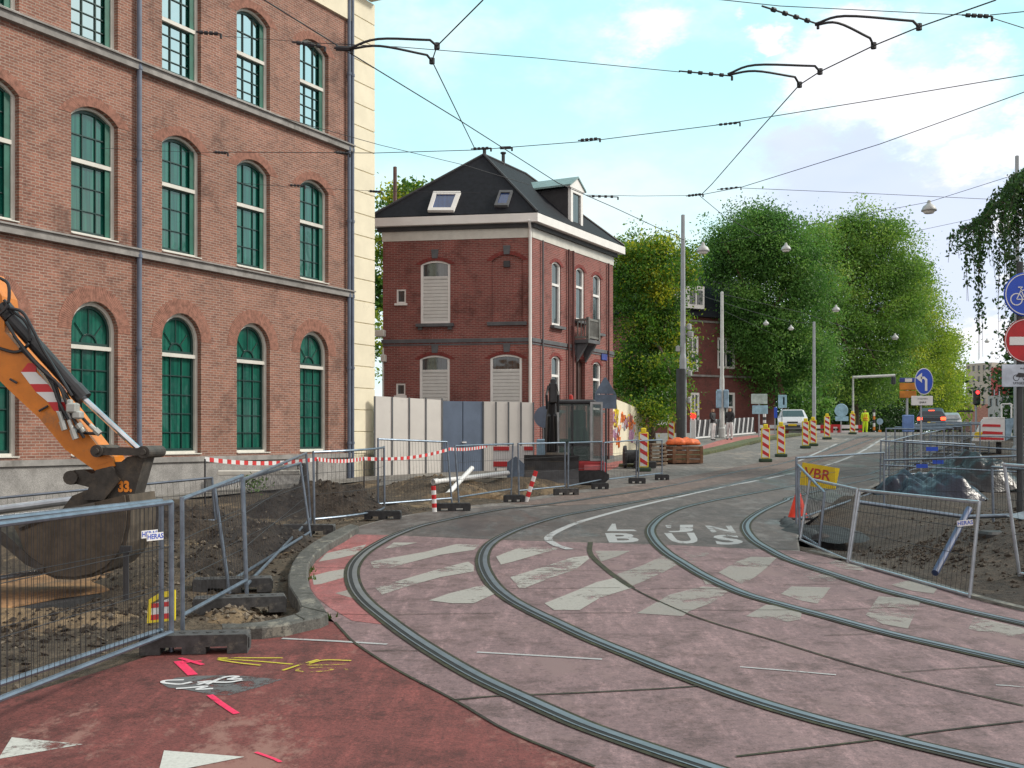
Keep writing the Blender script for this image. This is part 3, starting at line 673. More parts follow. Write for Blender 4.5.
# three kinds of window
def win_big(kind):
    z0, zs, rise, tr = rows[kind]; zs -= z0; tr -= z0
    f = MB(); o_ = arch(0, WW, 0, zs, rise, 12); t = .08
    i_ = arch(0, WW - 2 * t, t, zs, rise - t if rise > .4 else rise - t * .3 - .03, 12)
    f.ringplate(o_, i_, .07, .16); f.box((0, .115, tr), (WW - 2 * t + .01, .10, .085)); f.box((0, .02, .012), (WW - .01, .2, .02))
    root = f.build('window', M_offwhite, bld)
    iw = WW - 2 * t; s = MB()
    g2 = arch(0, iw - .002, t + .001, zs, rise - t if rise > .4 else rise - t * .3 - .031, 12); g3 = arch(0, iw - .11, t + .06, zs, (rise - t - .055) if rise > .4 else rise - .12, 12)
    s.ringplate(g2, g3, .13, .17)
    top = zs + rise - t
    def width_at(z):
        if z <= zs: return iw / 2 - .05
        if rise > .4: return sqrt(max(0.001, (iw / 2) ** 2 - (z - zs) ** 2)) - .04
        return iw / 2 - .08
    if kind == 0:
        for x in (-iw / 6, iw / 6): s.box((x, .15, (tr + .12) / 2), (.018, .03, tr - .14))
        for k in range(1, 5): s.box((0, .152, .07 + (tr - .1) * k / 5), (iw - .1, .028, .022))
        # fan light: inner half ring and two rays
        n = 14; zc = tr + .08
        ro, ri = .22, .19
        s.ringplate([(ro * cos(pi * k / n), zc + ro * sin(pi * k / n)) for k in range(n + 1)] + [(ri * cos(pi * k / n), zc + ri * sin(pi * k / n)) for k in range(n, -1, -1)],
                    [((ro - .012) * cos(pi * k / n), zc + (ro - .012) * sin(pi * k / n)) for k in range(n + 1)] + [((ri + .012) * cos(pi * k / n), zc + (ri + .012) * sin(pi * k / n)) for k in range(n, -1, -1)], .138, .165)
        for a in (50, 90, 130):
            a = radians(a); L_ = (top - zc - .03) if a == radians(90) else .55
            p0 = Vector((ro * cos(a), .15, zc + ro * sin(a))); p1 = Vector((L_ * cos(a), .15, zc + L_ * sin(a))); s.tube(p0, p1, .012, 4)
        s.box((0, .15, zc), (iw - .1, .03, .05))
    else:
        for x in (-iw / 6, iw / 6):
            s.box((x, .15, (tr + .12) / 2), (.02, .03, tr - .14)); s.box((x, .15, (tr + zs + rise * .9 - t) / 2), (.02, .03, zs + rise * .9 - t - tr - .04))
        for k in range(1, 4 if kind == 2 else 3): s.box((0, .152, .07 + (tr - .1) * k / (4 if kind == 2 else 3)), (iw - .1, .028, .018))
        s.box((0, .152, (tr + zs + rise - t) / 2 + .02), (iw - .1, .028, .024))
        s.box((0, .15, tr + .06), (iw - .1, .03, .04)); s.box((0, .15, tr - .06), (iw - .1, .03, .04))
    s.build('glazing_bars', M_greenwood, root)
    p = MB(); p.sheet(arch(0, iw - .004, t, zs, rise - t if rise > .4 else rise - .06, 12), (), .168)
    # a slim green shutter leaf folded against the right jamb on the upper floors
    p.build('pane', M_glassdull if kind == 0 else (M_glassmid if kind == 1 else M_glass), root)
    if kind:
        q = MB(); q.box((iw / 2 - .075, .11, tr / 2 + .03), (.13, .02, tr - .1)); q.box((iw / 2 - .075, .11, (tr + zs) / 2 + .05), (.13, .02, zs - tr - .02)); q.build('folded_shutter', M_greenpanel, root)
    return root
for kind in range(3):
    first = win_big(kind)
    for i, u in enumerate(us):
        w_ = first if i == 0 else copy_tree(first, bld)
        fr.put(w_, u, rows[kind][0], .045)
# roof of the big building
rb = MB(); rb.box((S0 / 2 + .5, 5.4, 16), (S0 + 1.4, 11.4, 1.6)); o = rb.build('roof', M_slate, bld); fr.put(o, 0)

# ================================================================ THE SMALL BRICK HOUSE
Cc, Lc, Rc = Vector((.64, 35.0)), Vector((-4.2, 35.8)), Vector((3.74, 40.75)); Bc = Lc + Rc - Cc
house = thing('brick_house', 'small dark red brick house with slate roof and shuttered windows in the middle', 'house', (Cc.x, Cc.y, .5))
Z0, ZT = .4, 8.05
fl = Fr(Lc, Cc); frr = Fr(Cc, Rc); fb = Fr(Rc, Bc); fk = Fr(Bc, Lc)
def hx(px): return (px - 382) / (532 - 382) * fl.len        # left face: photo column to metres along the wall
def hz(py): return EYE + (HY - py) / 31.1
def rx(px):                                                  # right face
    Y = 35 * 574.0 / (1106 - px); return (Y - 35) / .8804
def rz(py, px): return EYE + (HY - py) / F * (35 * 574.0 / (1106 - px))
# left face: x0, x1, bottom, spring, rise
LW = [(hx(420.5), hx(450.5), hz(323), hz(264), .13, 'up'), (hx(419.5), hx(450), 1.0, hz(359), .13, 'low'), (hx(490.5), hx(522), 1.0, hz(359), .13, 'low')]
NICHE = (hx(492), hx(523), hz(323), hz(262), .2)
SM = [(hx(396), hx(405.5), hz(302), hz(288)), (hx(395.5), hx(405), hz(395), hz(383))]
holesL = [arch((a + b) / 2, b - a, z0, zs, r_, 8) for a, b, z0, zs, r_, _ in LW] + [arch((NICHE[0] + NICHE[1]) / 2, NICHE[1] - NICHE[0], NICHE[2], NICHE[3], NICHE[4], 8)] + [[(a, z0), (b, z0), (b, z1), (a, z1)] for a, b, z0, z1 in SM]
w_ = MB(); w_.sheet([(0, 0), (fl.len, 0), (fl.len, ZT), (0, ZT)], holesL, 0, .1); o = w_.build('wall', M_housebrick, house); fl.put(o, 0)
w_ = MB(); w_.sheet(arch((NICHE[0] + NICHE[1]) / 2, NICHE[1] - NICHE[0] + .02, NICHE[2] - .01, NICHE[3], NICHE[4], 8), (), .07); o = w_.build('blind_window', M_housebrick, house); fl.put(o, 0)
ex = MB(); ex.box(((NICHE[0] + NICHE[1]) / 2 - .02, .03, hz(265)), (.2, .1, .2)); o = ex.build('vent', M_dark, house); fl.put(o, 0)
RW = [(551.8, 561, 262, 326, 'w'), (576, 584.5, 268, 321, 'w'), (593, 601, 275, 333, 'w'), (551.5, 560.5, 356, 410, 'w'), (575.5, 585, 359, 450, 'd'), (593, 601, 362, 410, 'w')]
RR_ = []
for x0, x1, y0, y1, k in RW:
    xm = (x0 + x1) / 2; RR_.append((rx(x0), rx(x1), rz(y1, xm), rz(y0, xm) - .12, .12, k))
holesR = [arch((a + b) / 2, b - a, max(.55, z0), zs, r_, 8) for a, b, z0, zs, r_, _ in RR_]
w_ = MB(); w_.sheet([(0, 0), (frr.len, 0), (frr.len, ZT), (0, ZT)], holesR, 0, .14); o = w_.build('wall', M_housebrick, house); frr.put(o, 0)
for f_ in (fb, fk):
    w_ = MB(); w_.sheet([(0, 0), (f_.len, 0), (f_.len, ZT), (0, ZT)]); o = w_.build('wall', M_housebrick, house); f_.put(o, 0)
# bands: grey string, white frieze, soffit, white fascia
def band(name, z0, z1, out, m, extra=0):
    b = MB(); c = (Cc + Bc) / 2; quad = [Lc, Cc, Rc, Bc]
    def grow(q, d):
        res = []
        for i in range(4):
            p, a, n = q[i], q[i - 1], q[(i + 1) % 4]
            e1 = (p - a).normalized(); e2 = (n - p).normalized(); n1 = Vector((e1.y, -e1.x)); n2 = Vector((e2.y, -e2.x))
            k = d / (1 + n1.dot(n2)); res.append(p + (n1 + n2) * k)
        return res
    b.slab([tuple(p) for p in grow(quad, out)], z0, z1); o = b.build(name, m, house, world=True); return grow
band('plinth', .2, 1.02, .03, M_greytrim); band('string_course', 4.74, 4.86, .035, M_greytrim); band('string_course', 4.66, 4.705, .02, M_greytrim)
band('frieze', 8.052, 8.36, .02, M_offwhite); band('shadow_soffit', 8.362, 8.5, .12, M_dark)  # dark band stands in for the shadow under the cornice
growq = band('cornice', 8.502, 8.77, .31, M_white)
# roof
E = growq([Lc, Cc, Rc, Bc], .28)
axis = (Rc - Cc).normalized(); mid0 = (Lc + Cc) / 2; mid1 = (Rc + Bc) / 2
a0 = mid0 + axis * 1.74; a1 = mid1 - axis * 1.74; ZR = 11.17
b = MB(); vs = [(p.x, p.y, 8.8) for p in E] + [(a0.x, a0.y, ZR), (a1.x, a1.y, ZR)]
b.add(vs, [(0, 1, 4), (1, 2, 5, 4), (2, 3, 5), (3, 0, 4, 5), (3, 2, 1, 0)])
roof = b.build('roof', M_slate, house, world=True)
b = MB()
for p, q in ((E[0], a0), (E[1], a0), (a0, a1), (E[2], a1)):
    b.tube((p.x, p.y, 8.83 if p in E else ZR + .02), (q.x, q.y, ZR + .02), .045, 6)
b.build('ridge_caps', M_dark, roof, world=True)
for t_, h_ in ((.02, .3), (.45, .5)):
    b = MB(); p = a0.lerp(a1, t_); b.tube((p.x, p.y, ZR - .1), (p.x, p.y, ZR + h_ * .7), .06, 8); b.tube((p.x, p.y, ZR + h_ * .7), (p.x, p.y, ZR + h_ * .8), .10, 8); b.build('vent_pipe', M_dark, roof, world=True)
# skylights on the left hip plane: map photo position onto the plane
pa, pb_, pc = [Vector(v) for v in (vs[0], vs[1], vs[4])]
nn = (pb_ - pa).cross(pc - pa).normalized()
if nn.z < 0: nn = -nn
def onroof(px, py, lift=0):
    d = Vector(((px - CX) / F, 1, (HY - py) / F)); o_ = Vector((0, 0, EYE)); t = (pa - o_).dot(nn) / d.dot(nn); return o_ + d * t + nn * lift
for quad, dk in (([(434, 193.5), (461, 193.5), (454, 212.5), (428, 212.5)], 0), ([(500, 192.5), (513, 192.5), (508, 207.5), (494.5, 207.5)], 1)):
    q = [onroof(*p) for p in quad]; cen = sum(q, Vector()) / 4
    b = MB(); inn = [cen + (p - cen) * .72 for p in q]; up = nn * (.10)
    V = [p for p in q] + [p + up for p in q] + [p + up for p in inn] + [p + up * .5 for p in inn]
    b.add(V, [(i, (i + 1) % 4, (i + 1) % 4 + 4, i + 4) for i in range(4)] + [(i + 4, (i + 1) % 4 + 4, (i + 1) % 4 + 8, i + 8) for i in range(4)] + [(i + 8, (i + 1) % 4 + 8, (i + 1) % 4 + 12, i + 12) for i in range(4)])
    sk = b.build('skylight', M_white if not dk else M_greytrim, roof, world=True)
    b = MB(); b.add([p + up * .52 for p in inn], [(0, 1, 2, 3)]); b.build('pane', M_skyglass, sk, world=True)
# dormer
dfr = Fr(Cc, Rc)
u0, u1 = rx(571.5), rx(583.5)
b = MB(); dep = 2.5
zb, zt = 8.9, 10.12
b.box(((u0 + u1) / 2, dep / 2 + .12, (zb + zt) / 2 + .12), (u1 - u0 - .06, dep, zt - zb)); dm = b.build('dormer', M_dark, roof); frr.put(dm, 0)
b = MB(); um = (u0 + u1) / 2; hw = (u1 - u0) / 2
b.ringplate([(u0, zb), (u1, zb), (u1, zt + .12), (u0, zt + .12)], [(u0 + .16, zb + .12), (u1 - .16, zb + .12), (u1 - .16, zt - .02), (u0 + .16, zt - .02)], .02, .13)
b.prism([(u0 - .12, zt + .12), (u1 + .12, zt + .12), (u1 + .1, zt + .22), (um, zt + .5), (u0 - .1, zt + .22)], .0, .16); o = b.build('dormer_front', M_white, dm)
b = MB(); b.box((um, .09, (zb + zt) / 2 + .05), (2 * hw - .3, .02, zt - zb - .1)); o = b.build('pane', M_houseglass, dm)
b = MB(); b.prism([(u0 - .16, zt + .14), (um, zt + .52), (u1 + .16, zt + .14), (u1 + .16, zt + .2), (um, zt + .58), (u0 - .16, zt + .2)], -.04, dep + .2); o = b.build('dormer_roof', M_zinc, dm)
# windows, left face
M_shut = mat('shutter_white', (.62, .62, .60), .6, var=.05)
for a, b_, z0, zs, r_, kd in LW:
    w = b_ - a; hgt = zs - z0
    f = MB(); f.ringplate(arch(0, w, 0, hgt, r_, 8), arch(0, w - .16, .08, hgt, r_ - .06, 8), .03, .1); win = f.build('window', M_white, house); fl.put(win, (a + b_) / 2, z0)
    gl = (hz(262) - hz(279)) if kd == 'up' else (hz(355) - hz(371)); zg = hgt + r_ - gl
    s = MB(); y = .08
    while y < zg - .02:
        s.bev((0, .065, y + .055), (w - .16, .035, .105), .008); y += .112
    s.box((0, .06, zg), (w - .16, .05, .06)); s.build('shutter', M_shut, win)
    p = MB(); p.sheet(arch(0, w - .12, zg, hgt, r_ - .04, 8), (), .085); p.build('pane', M_houseglass, win)
    if kd == 'up':
        s = MB(); s.box((0, -.05, -.06), (w + .25, .24, .10)); s.box((-w / 2, -.03, -.15), (.12, .14, .1)); s.box((w / 2, -.03, -.15), (.12, .14, .1)); s.build('sill', M_greytrim, win)
s = MB(); s.box(((NICHE[0] + NICHE[1]) / 2, -.03, NICHE[2] - .05), (NICHE[1] - NICHE[0] + .25, .2, .11)); o = s.build('sill', M_greytrim, house); fl.put(o, 0)
for px, py in ((435, 253.5), (507, 251.5), (435, 348.5), (507, 348.5)):
    s = MB(); s.prism([(-.09, -.13), (.09, -.13), (.12, .15), (-.12, .15)], -.035, .04); o = s.build('keystone', M_greytrim, house); fl.put(o, hx(px), hz(py))
for a, b_, z0, z1 in SM:
    w = b_ - a; f = MB(); f.ringplate([(-w / 2, 0), (w / 2, 0), (w / 2, z1 - z0), (-w / 2, z1 - z0)], [(-w / 2 + .05, .05), (w / 2 - .05, .05), (w / 2 - .05, z1 - z0 - .05), (-w / 2 + .05, z1 - z0 - .05)], .02, .08)
    f.box((0, -.02, -.04), (w + .1, .14, .07)); win = f.build('window', M_white, house); fl.put(win, (a + b_) / 2, z0)
    p = MB(); p.box((0, .07, (z1 - z0) / 2), (w - .08, .02, z1 - z0 - .08)); p.build('pane', M_houseglass, win)
# arch lines over windows (brick soldier arches)
for fr_, lst in ((fl, [(a, b, z0, zs, r_) for a, b, z0, zs, r_, _ in LW] + [NICHE]), (frr, [(a, b, z0, zs, r_) for a, b, z0, zs, r_, _ in RR_])):
    ab = MB()
    for a, b_, z0, zs, r_ in lst:
        outer = arch((a + b_) / 2, b_ - a, z0, zs, r_, 16, .2)[2:]; inner = arch((a + b_) / 2, b_ - a, z0, zs, r_, 16, .005)[2:]
        for k in range(16):
            q = [inner[k], inner[k + 1], outer[k + 1], outer[k]]; c_ = (sum(p[0] for p in q) / 4, sum(p[1] for p in q) / 4); q = [(c_[0] + (p[0] - c_[0]) * .9, c_[1] + (p[1] - c_[1]) * .97) for p in q]
            ab.add([(p[0], -.012, p[1]) for p in q] + [(p[0], .02, p[1]) for p in q], [(0, 1, 2, 3), (0, 4, 5, 1), (1, 5, 6, 2), (2, 6, 7, 3), (3, 7, 4, 0)])
    o = ab.build('soldier_arches', mat('dark_arch_brick', (.2, .04, .035), .88, var=.3, scale=9), house); o['kind'] = 'stuff'; fr_.put(o, 0)
# right face windows and door
for a, b_, z0, zs, r_, kd in RR_:
    z0 = max(.55, z0); w = b_ - a; hgt = zs - z0
    if kd == 'd':
        f = MB(); f.sheet(arch(0, w, 0, hgt, r_, 8), (), .12); f.box((0, .1, hgt * .5), (.05, .04, hgt)); d_ = f.build('door', mat('door_brown', (.05, .022, .018), .5), house); frr.put(d_, (a + b_) / 2, z0); continue
    f = MB(); f.ringplate(arch(0, w, 0, hgt, r_, 8), arch(0, w - .18, .09, hgt, r_ - .05, 8), .04, .12); f.box((0, .08, hgt * .68), (w - .17, .07, .08)); win = f.build('window', M_white, house); frr.put(win, (a + b_) / 2, z0)
    f = MB(); f.sheet(arch(0, w - .14, .05, hgt, r_ - .04, 8), (), .105); f.build('pane', M_houseglass, win)
    f = MB(); f.box((0, -.03, -.05), (w + .2, .22, .09)); f.build('sill', M_greytrim, win)
# brick lesenes / pipes on the right face, white drainpipe on the corner
for px, m_, r_ in ((541, M_greytrim, .03), (567, mat('pipe_brown', (.09, .03, .028), .6), .035), (571.5, mat('pipe_brown', (.09, .03, .028), .6), .04), (607, mat('pipe_brown', (.09, .03, .028), .6), .035)):
    s = MB(); s.tube((rx(px), -.07, .5), (rx(px), -.07, 8.05), r_, 8); o = s.build('downpipe', m_, house); frr.put(o, 0)
s = MB(); s.tube((fl.len - .05, -.08, .5), (fl.len - .05, -.08, 8.3), .05, 8); s.path([(fl.len - .05, -.08, 8.3), (fl.len - .05, -.2, 8.42), (fl.len - .05, -.34, 8.55)], .045, 8); o = s.build('downpipe', M_white, house); fl.put(o, 0)
s = MB(); s.tube((.02, -.05, .5), (.02, -.05, 4.6), .03, 6); s.bev((.06, -.12, 4.25), (.16, .2, .24), .02); s.bev((-.02, -.22, 5.05), (.3, .26, .22), .02); s.tube((0, -.2, 5.0), (0, 0, 5.0), .03, 6); o = s.build('wall_lamp', M_offwhite, house); fl.put(o, 0)
# balcony
bx0, bx1 = rx(574), rx(586)
bal = MB(); bal.box(((bx0 + bx1) / 2, -.27, 4.98), (bx1 - bx0, .54, .12)); bal = bal.build('balcony', M_greytrim, house); frr.put(bal, 0)
s = MB(); um = (bx0 + bx1) / 2; hw = (bx1 - bx0) / 2
for zz in (5.12, 5.72): s.box((um, -.5, zz), (2 * hw, .06, .07))
for sx in (-1, 1):
    s.box((um + sx * (hw - .05), -.5, 5.42), (.1, .1, .76))
    for zz in (5.12, 5.72): s.box((um + sx * (hw - .04), -.27, zz), (.06, .5, .07))
    for k in range(3): s.box((um + sx * (hw - .04), -.12 - .13 * k, 5.42), (.03, .03, .6))
for k in range(9): s.box((um - hw + .12 + k * (2 * hw - .24) / 8, -.5, 5.42), (.04, .03, .6))
s.build('railing', mat('balcony_rail', (.16, .16, .15), .7), bal)
for sx in (-1, 1):
    s = MB(); s.prism([(um + sx * hw * .7 - .06, 4.92), (um + sx * hw * .7 + .06, 4.92), (um + sx * hw * .7 + .06, 4.5), (um + sx * hw * .7 - .06, 4.5)], -.08, 0)
    s.add([(um + sx * hw * .7 - .06, -.45, 4.9), (um + sx * hw * .7 + .06, -.45, 4.9), (um + sx * hw * .7 + .06, -.05, 4.3), (um + sx * hw * .7 - .06, -.05, 4.3), (um + sx * hw * .7 - .06, -.05, 4.9), (um + sx * hw * .7 + .06, -.05, 4.9)], [(0, 1, 2, 3), (0, 3, 4), (1, 5, 2), (0, 4, 5, 1)])
    s.build('bracket', M_greytrim, bal)
tag((lambda o: frr.put(o, rx(603.5), rz(357, 603)))(MB().box((0, -.03, 0), (.5, .03, .22)).build('street_sign', mat('plate_dark_blue', (.03, .05, .25), .5))), 'small blue street name plate on the side wall of the small house', 'street sign')
# ================================================================ SITE GROUND
def fbm(x, y, s, o=4): return noise.fractal(Vector((x * s, y * s, 3.1)), .9, 2.1, o)
LB = [G(600, 481), G(560, 480), G(520, 478), G(460, 477.5), G(420, 480), G(378, 486)]
LBW = [(p.x, p.y) for p in LB] + [(-3.6, 30.3), (-8.9, 20.3), (-13, 12.6), (-17, 5)]
def leftsite(x, y):
    h = g(y) - .03 + .05 * fbm(x, y, .9) + .03 * fbm(x, y, 4)
    for cx, cy, rx_, ry_, hh in ((-1.7, 26.2, 1.2, .9, .42), (.3, 27.4, 1.0, .5, .3), (-.2, 25.9, 1.2, .55, -.42), (-6.5, 14.5, 2.5, 1.5, .18), (-3.6, 12.2, .7, 1.3, .22), (-3.1, 9.3, .25, .6, .06)):
        h += hh * math.exp(-((x - cx) / rx_) ** 2 - ((y - cy) / ry_) ** 2)
    return h
kin = [(223, 626), (260, 622), (294, 616), (300, 610), (292, 593), (287.5, 582.5), (292, 564), (300, 551), (322, 537), (343, 529)]
dirtL = [(-17, 4.3), (-9, 4.3), (-4.4, 5.2), (-3.5, 6.4), tuple(G(0, 702)[:2]), tuple(G(100, 672)[:2]), tuple(G(168, 650)[:2]), tuple(G(210, 637)[:2])] + Gp(kin) + Gp([(395, 518), (440, 511), (520, 500.5), (600, 488)]) + LBW[:-1]
struct(ground_sheet('site_earth', dirtL, M_earth, 0, .22, hfun=leftsite))
pavL = [(-17, 5), (-13, 12.6), (-8.9, 20.3), (-3.6, 30.3)] + [(p.x, p.y) for p in LB[::-1]] + Gp([(600, 487.5), (606, 476), (650, 468), (700, 457.5), (732, 450), (752, 445)]) + [(9, 50), (-30, 50), (-30, 5)]
struct(ground_sheet('pavement', pavL, M_pave, -.003, .9))
def mound(name, cx, cy, rx_, ry_, hh, m, seed=0, rot=0, amp=.1, skirt=-.2):
    b = MB(); n, k = 40, 22; rnd = random.Random(seed); rings = []
    for j in range(k + 1):
        t = j / k; ring = []
        for i in range(n):
            a = 2 * pi * i / n; r_ = (1 + .22 * noise.noise(Vector((cos(a) * 1.5, sin(a) * 1.5, seed)))) * t
            x, y = rx_ * r_ * cos(a), ry_ * r_ * sin(a); x, y = x * cos(rot) - y * sin(rot) + cx, x * sin(rot) + y * cos(rot) + cy
            z = g(y) + skirt * t ** 4 + hh * (cos(pi * min(1, t)) * .5 + .5) * (1 + .35 * fbm(x + seed, y, .8)) + amp * fbm(x, y + seed, 2.6) * (1 - t ** 4) * .6 + amp * .5 * fbm(x, y, 9, 2) * (1 - t)
            ring.append((x, y, z))
        rings.append(ring)
    b.loft(rings, cap=False); o = b.build(name, m, smooth_=True); bmup(o); struct(o); return o
mound('earth_mound', -3.4, 20.6, 2.0, 1.7, .52, M_darkearth, 1, amp=.2)
mound('earth_mound', -5.4, 17.2, 2.0, 1.5, .36, M_darkearth, 5, amp=.2)
mound('earth_mound', -3.35, 12.6, .75, 1.7, .3, M_darkearth, 8, amp=.14)
mound('earth_mound', -3.6, 15.2, 1.2, 1.4, .26, M_darkearth, 11, amp=.14)
mound('sand_mound', -1.75, 26.6, 1.7, .9, .34, M_sand, 2, amp=.16)
mound('sand_mound', -4.6, 9.8, 1.9, .7, .07, M_sand, 4, amp=.07)
mound('sand_mound', -2.55, 10.0, .42, .6, .05, M_sand, 6, amp=.06)
mound('sand_mound', -1.0, 24.3, 1.5, .45, .13, M_sand, 9, amp=.04)
def rightsite(x, y):
    h = g(y) - .04 + .05 * fbm(x, y, 1.1) + .03 * fbm(x, y, 5)
    for cx, cy, rx_, ry_, hh in ((6.6, 13.2, 1.3, 2.2, .5), (5.2, 16.5, 1.0, 2.0, -.25), (8.5, 17, 2.5, 3.0, .3), (7.5, 22, 2.5, 2.0, .2)):
        h += hh * math.exp(-((x - cx) / rx_) ** 2 - ((y - cy) / ry_) ** 2)
    return h
RRp = Gp([(800, 551), (798, 538), (803, 525), (822, 513), (850, 500), (880, 484), (905, 468), (935, 452), (973, 437)])
dirtR = RE2[:-2] + [(11.5, 5.9), (24, 5.9), (34, 46), (31, 57)] + RRp[::-1][:-1]
struct(ground_sheet('site_earth_right', dirtR, M_darkearth, 0, .33, hfun=rightsite))
mound('earth_mound', 6.9, 12.6, 1.5, 2.2, .35, M_darkearth, 21)
mound('earth_mound', 9.8, 15.5, 2.5, 2.4, .45, M_darkearth, 22)
# concrete edging of the slabs on the right
b = MB(); strip(b, [p for p in RE if p.y < 14.5] + [Vector((RE2[-3][0], RE2[-3][1], 0))], -.09, .0, .03); o = b.build('slab_edge', M_kerb); bmup(o); struct(o)
# left kerb
kt_o = [(222.6, 628.5), (240, 628), (262, 627), (285, 624.5), (305, 620), (320, 616.5), (328, 613), (322, 603), (314, 594), (309, 585), (307.5, 575), (308.5, 564), (315.6, 553), (329, 543), (344, 535.2), (352, 530), (359, 526)]
kt_i = [(222, 623.5), (240, 623.5), (260, 621.5), (280, 618), (294, 614), (299, 611), (300.5, 606.5), (298, 600), (293.5, 593), (288.5, 585), (288, 575), (292, 563), (300, 551.5), (312, 542.5), (325, 535), (338, 528.5), (350, 524)]
KO = [G(p[0], p[1], .1) for p in kt_o]; KI = [G(p[0], p[1], .1) for p in kt_i]
b = MB(); rings = []
for o_, i_ in zip(KO, KI):
    w = (i_ - o_); w.z = 0
    def at_(t, z): q = o_ + w * t; return Vector((q.x, q.y, g(q.y) + z))
    rings.append([at_(-.03, -.03), at_(0, .085), at_(.07, .1), at_(.93, .1), at_(1, .09), at_(1.02, -.05)])
b.loft(rings); o = b.build('kerb', M_kerb); struct(o)
b = MB()
for k in (4, 6, 8, 10, 12, 14): 
    a, c = KO[k], KI[k]; dd = Vector((a.y - c.y, c.x - a.x, 0)).normalized() * .006
    b.add([a - dd + Vector((0, 0, .003)), a + dd + Vector((0, 0, .003)), c + dd + Vector((0, 0, .003)), c - dd + Vector((0, 0, .003))], [(0, 1, 2, 3)])
o = b.build('kerb_joints', M_joint); struct(o)
# weeds against the kerb
b = MB(); rnd = random.Random(5)
for px, py, n in ((308, 572, 26), (308, 580, 24), (310, 562, 12), (340, 540, 8), (330, 618, 8)):
    c = G(px, py)
    for k in range(n):
        a = rnd.random() * 6.28; r_ = rnd.random() * .09; x, y = c.x + r_ * cos(a), c.y + 2.2 * r_ * sin(a); h = .02 + rnd.random() * .05; w = .012; q = Vector((rnd.uniform(-.03, .03), rnd.uniform(-.03, .03), h))
        b.add([(x - w, y, g(y) - .01), (x + w, y, g(y) - .01), (x + q.x, y + q.y, g(y) + h)], [(0, 1, 2)])
tag(b.build('weeds', mat('weed_green', (.08, .17, .02), .7)), 'bright green weeds growing along the curved kerb', 'weeds', kind='stuff')
# pink cycle path, verge and kerb on the far left pavement
struct(ground_sheet('pink_path', Gp([(699, 455), (699.5, 447), (717, 441), (735, 437.2), (750, 435.6), (775, 434.5), (778, 436.5), (759, 440.5), (732, 448)]), M_pinkpath, LY, 1.0))
struct(ground_sheet('pink_path', Gp([(601, 473.5), (601, 465), (615, 461.5), (628, 460), (625, 464)]), M_pinkpath, LY, 1.0))
b = MB(); vp = [G(*p) for p in [(640, 467.5), (668, 463.5), (698, 456.5), (732, 449.2), (760, 441.8), (785, 437.4), (805, 434.9)]]; vp = smooth(vp, 4)
rings = []
for i, p in enumerate(vp):
    d = (vp[min(i + 1, len(vp) - 1)] - vp[max(i - 1, 0)]); d.z = 0; d.normalize(); n_ = Vector((-d.y, d.x, 0)); rings.append([Vector(((p + n_ * w).x, (p + n_ * w).y, g((p + n_ * w).y) + z)) for w, z in ((0, -.02), (0, .11), (.14, .12), (.16, .09), (.75, .1), (.78, -.02))])
b.loft(rings); struct(b.build('verge', M_grass))

# ================================================================ MESH FENCES
def fence(label, lp, rp, lo=.13, m=None, pitch=.085, r=.019, group='low wire-mesh fence panels round the works', bow=0, name='mesh_fence', depth=None):
    """lp, rp = (base x, base y, top x, top y) of the two posts in the photo"""
    m = m or M_steel
    a0_, b0_ = [(G(q[0], q[1]) if depth is None else P(q[0], q[1], depth[i])) for i, q in enumerate((lp, rp))]
    a1_, b1_ = P(lp[2], lp[3], a0_.y), P(rp[2], rp[3], b0_.y)
    mid = (a0_ + b0_) / 2; t = thing(name, label, 'fence', (mid.x, mid.y, min(a0_.z, b0_.z)), 0, group)
    n_ = (b0_ - a0_).cross(Vector((0, 0, 1))).normalized() * bow
    def pt(u, v):
        p = (a0_.lerp(a1_, v)).lerp(b0_.lerp(b1_, v), u); return p + n_ * (4 * u * (1 - u))
    f = MB(); f.tube(a0_, a1_, r); f.tube(b0_, b1_, r)
    seg = 8 if bow else 1
    f.path([pt(k / seg, .985) for k in range(seg + 1)], r, 8); f.path([pt(k / seg, lo) for k in range(seg + 1)], r, 8)
    f.build('frame', m, t, world=True)
    w = MB(); L_ = (b0_ - a0_).length; n = max(4, int(L_ / pitch))
    for k in range(1, n):
        w.tube(pt(k / n, lo), pt(k / n, .985), .0022, 3)
    for v in (.42, .70):
        w.path([pt(k / 4, v + (.004 if k % 2 else 0)) for k in range(5)], .0035, 4)
    w.build('mesh', M_wire if pitch > .05 else M_steel, t, world=True)
    return t, pt
def foot(label, px, py, L_=.74, rz=0, dz=0, m=None, W_=.23, H_=.145):
    """moulded fence foot with notches, centred under the photo position"""
    c = G(px, py); b = MB(); h = L_ / 2
    poly = [(-h, 0), (-h * .62, 0), (-h * .62, .055), (-h * .22, .055), (-h * .22, 0), (h * .22, 0), (h * .22, .055), (h * .62, .055), (h * .62, 0), (h, 0), (h, H_ - .015), (h - .015, H_), (-h + .015, H_), (-h, H_ - .015)]
    b.prism(poly, -W_ / 2, W_ / 2)
    for k in range(-3, 4): b.tube((k * L_ / 8, 0, H_ - .01), (k * L_ / 8, 0, H_ + .006), .025, 8)
    e = MB()
    for s_ in (-1, 1): b.box((s_ * (h + .003), 0, H_ * .5), (.012, W_ * .55, H_ * .55))
    o = b.build('ballast_block', m or M_feet, loc=(c.x, c.y, c.z + dz), rz=rz)
    return tag(o, label, 'fence block', 'moulded feet under the fences')
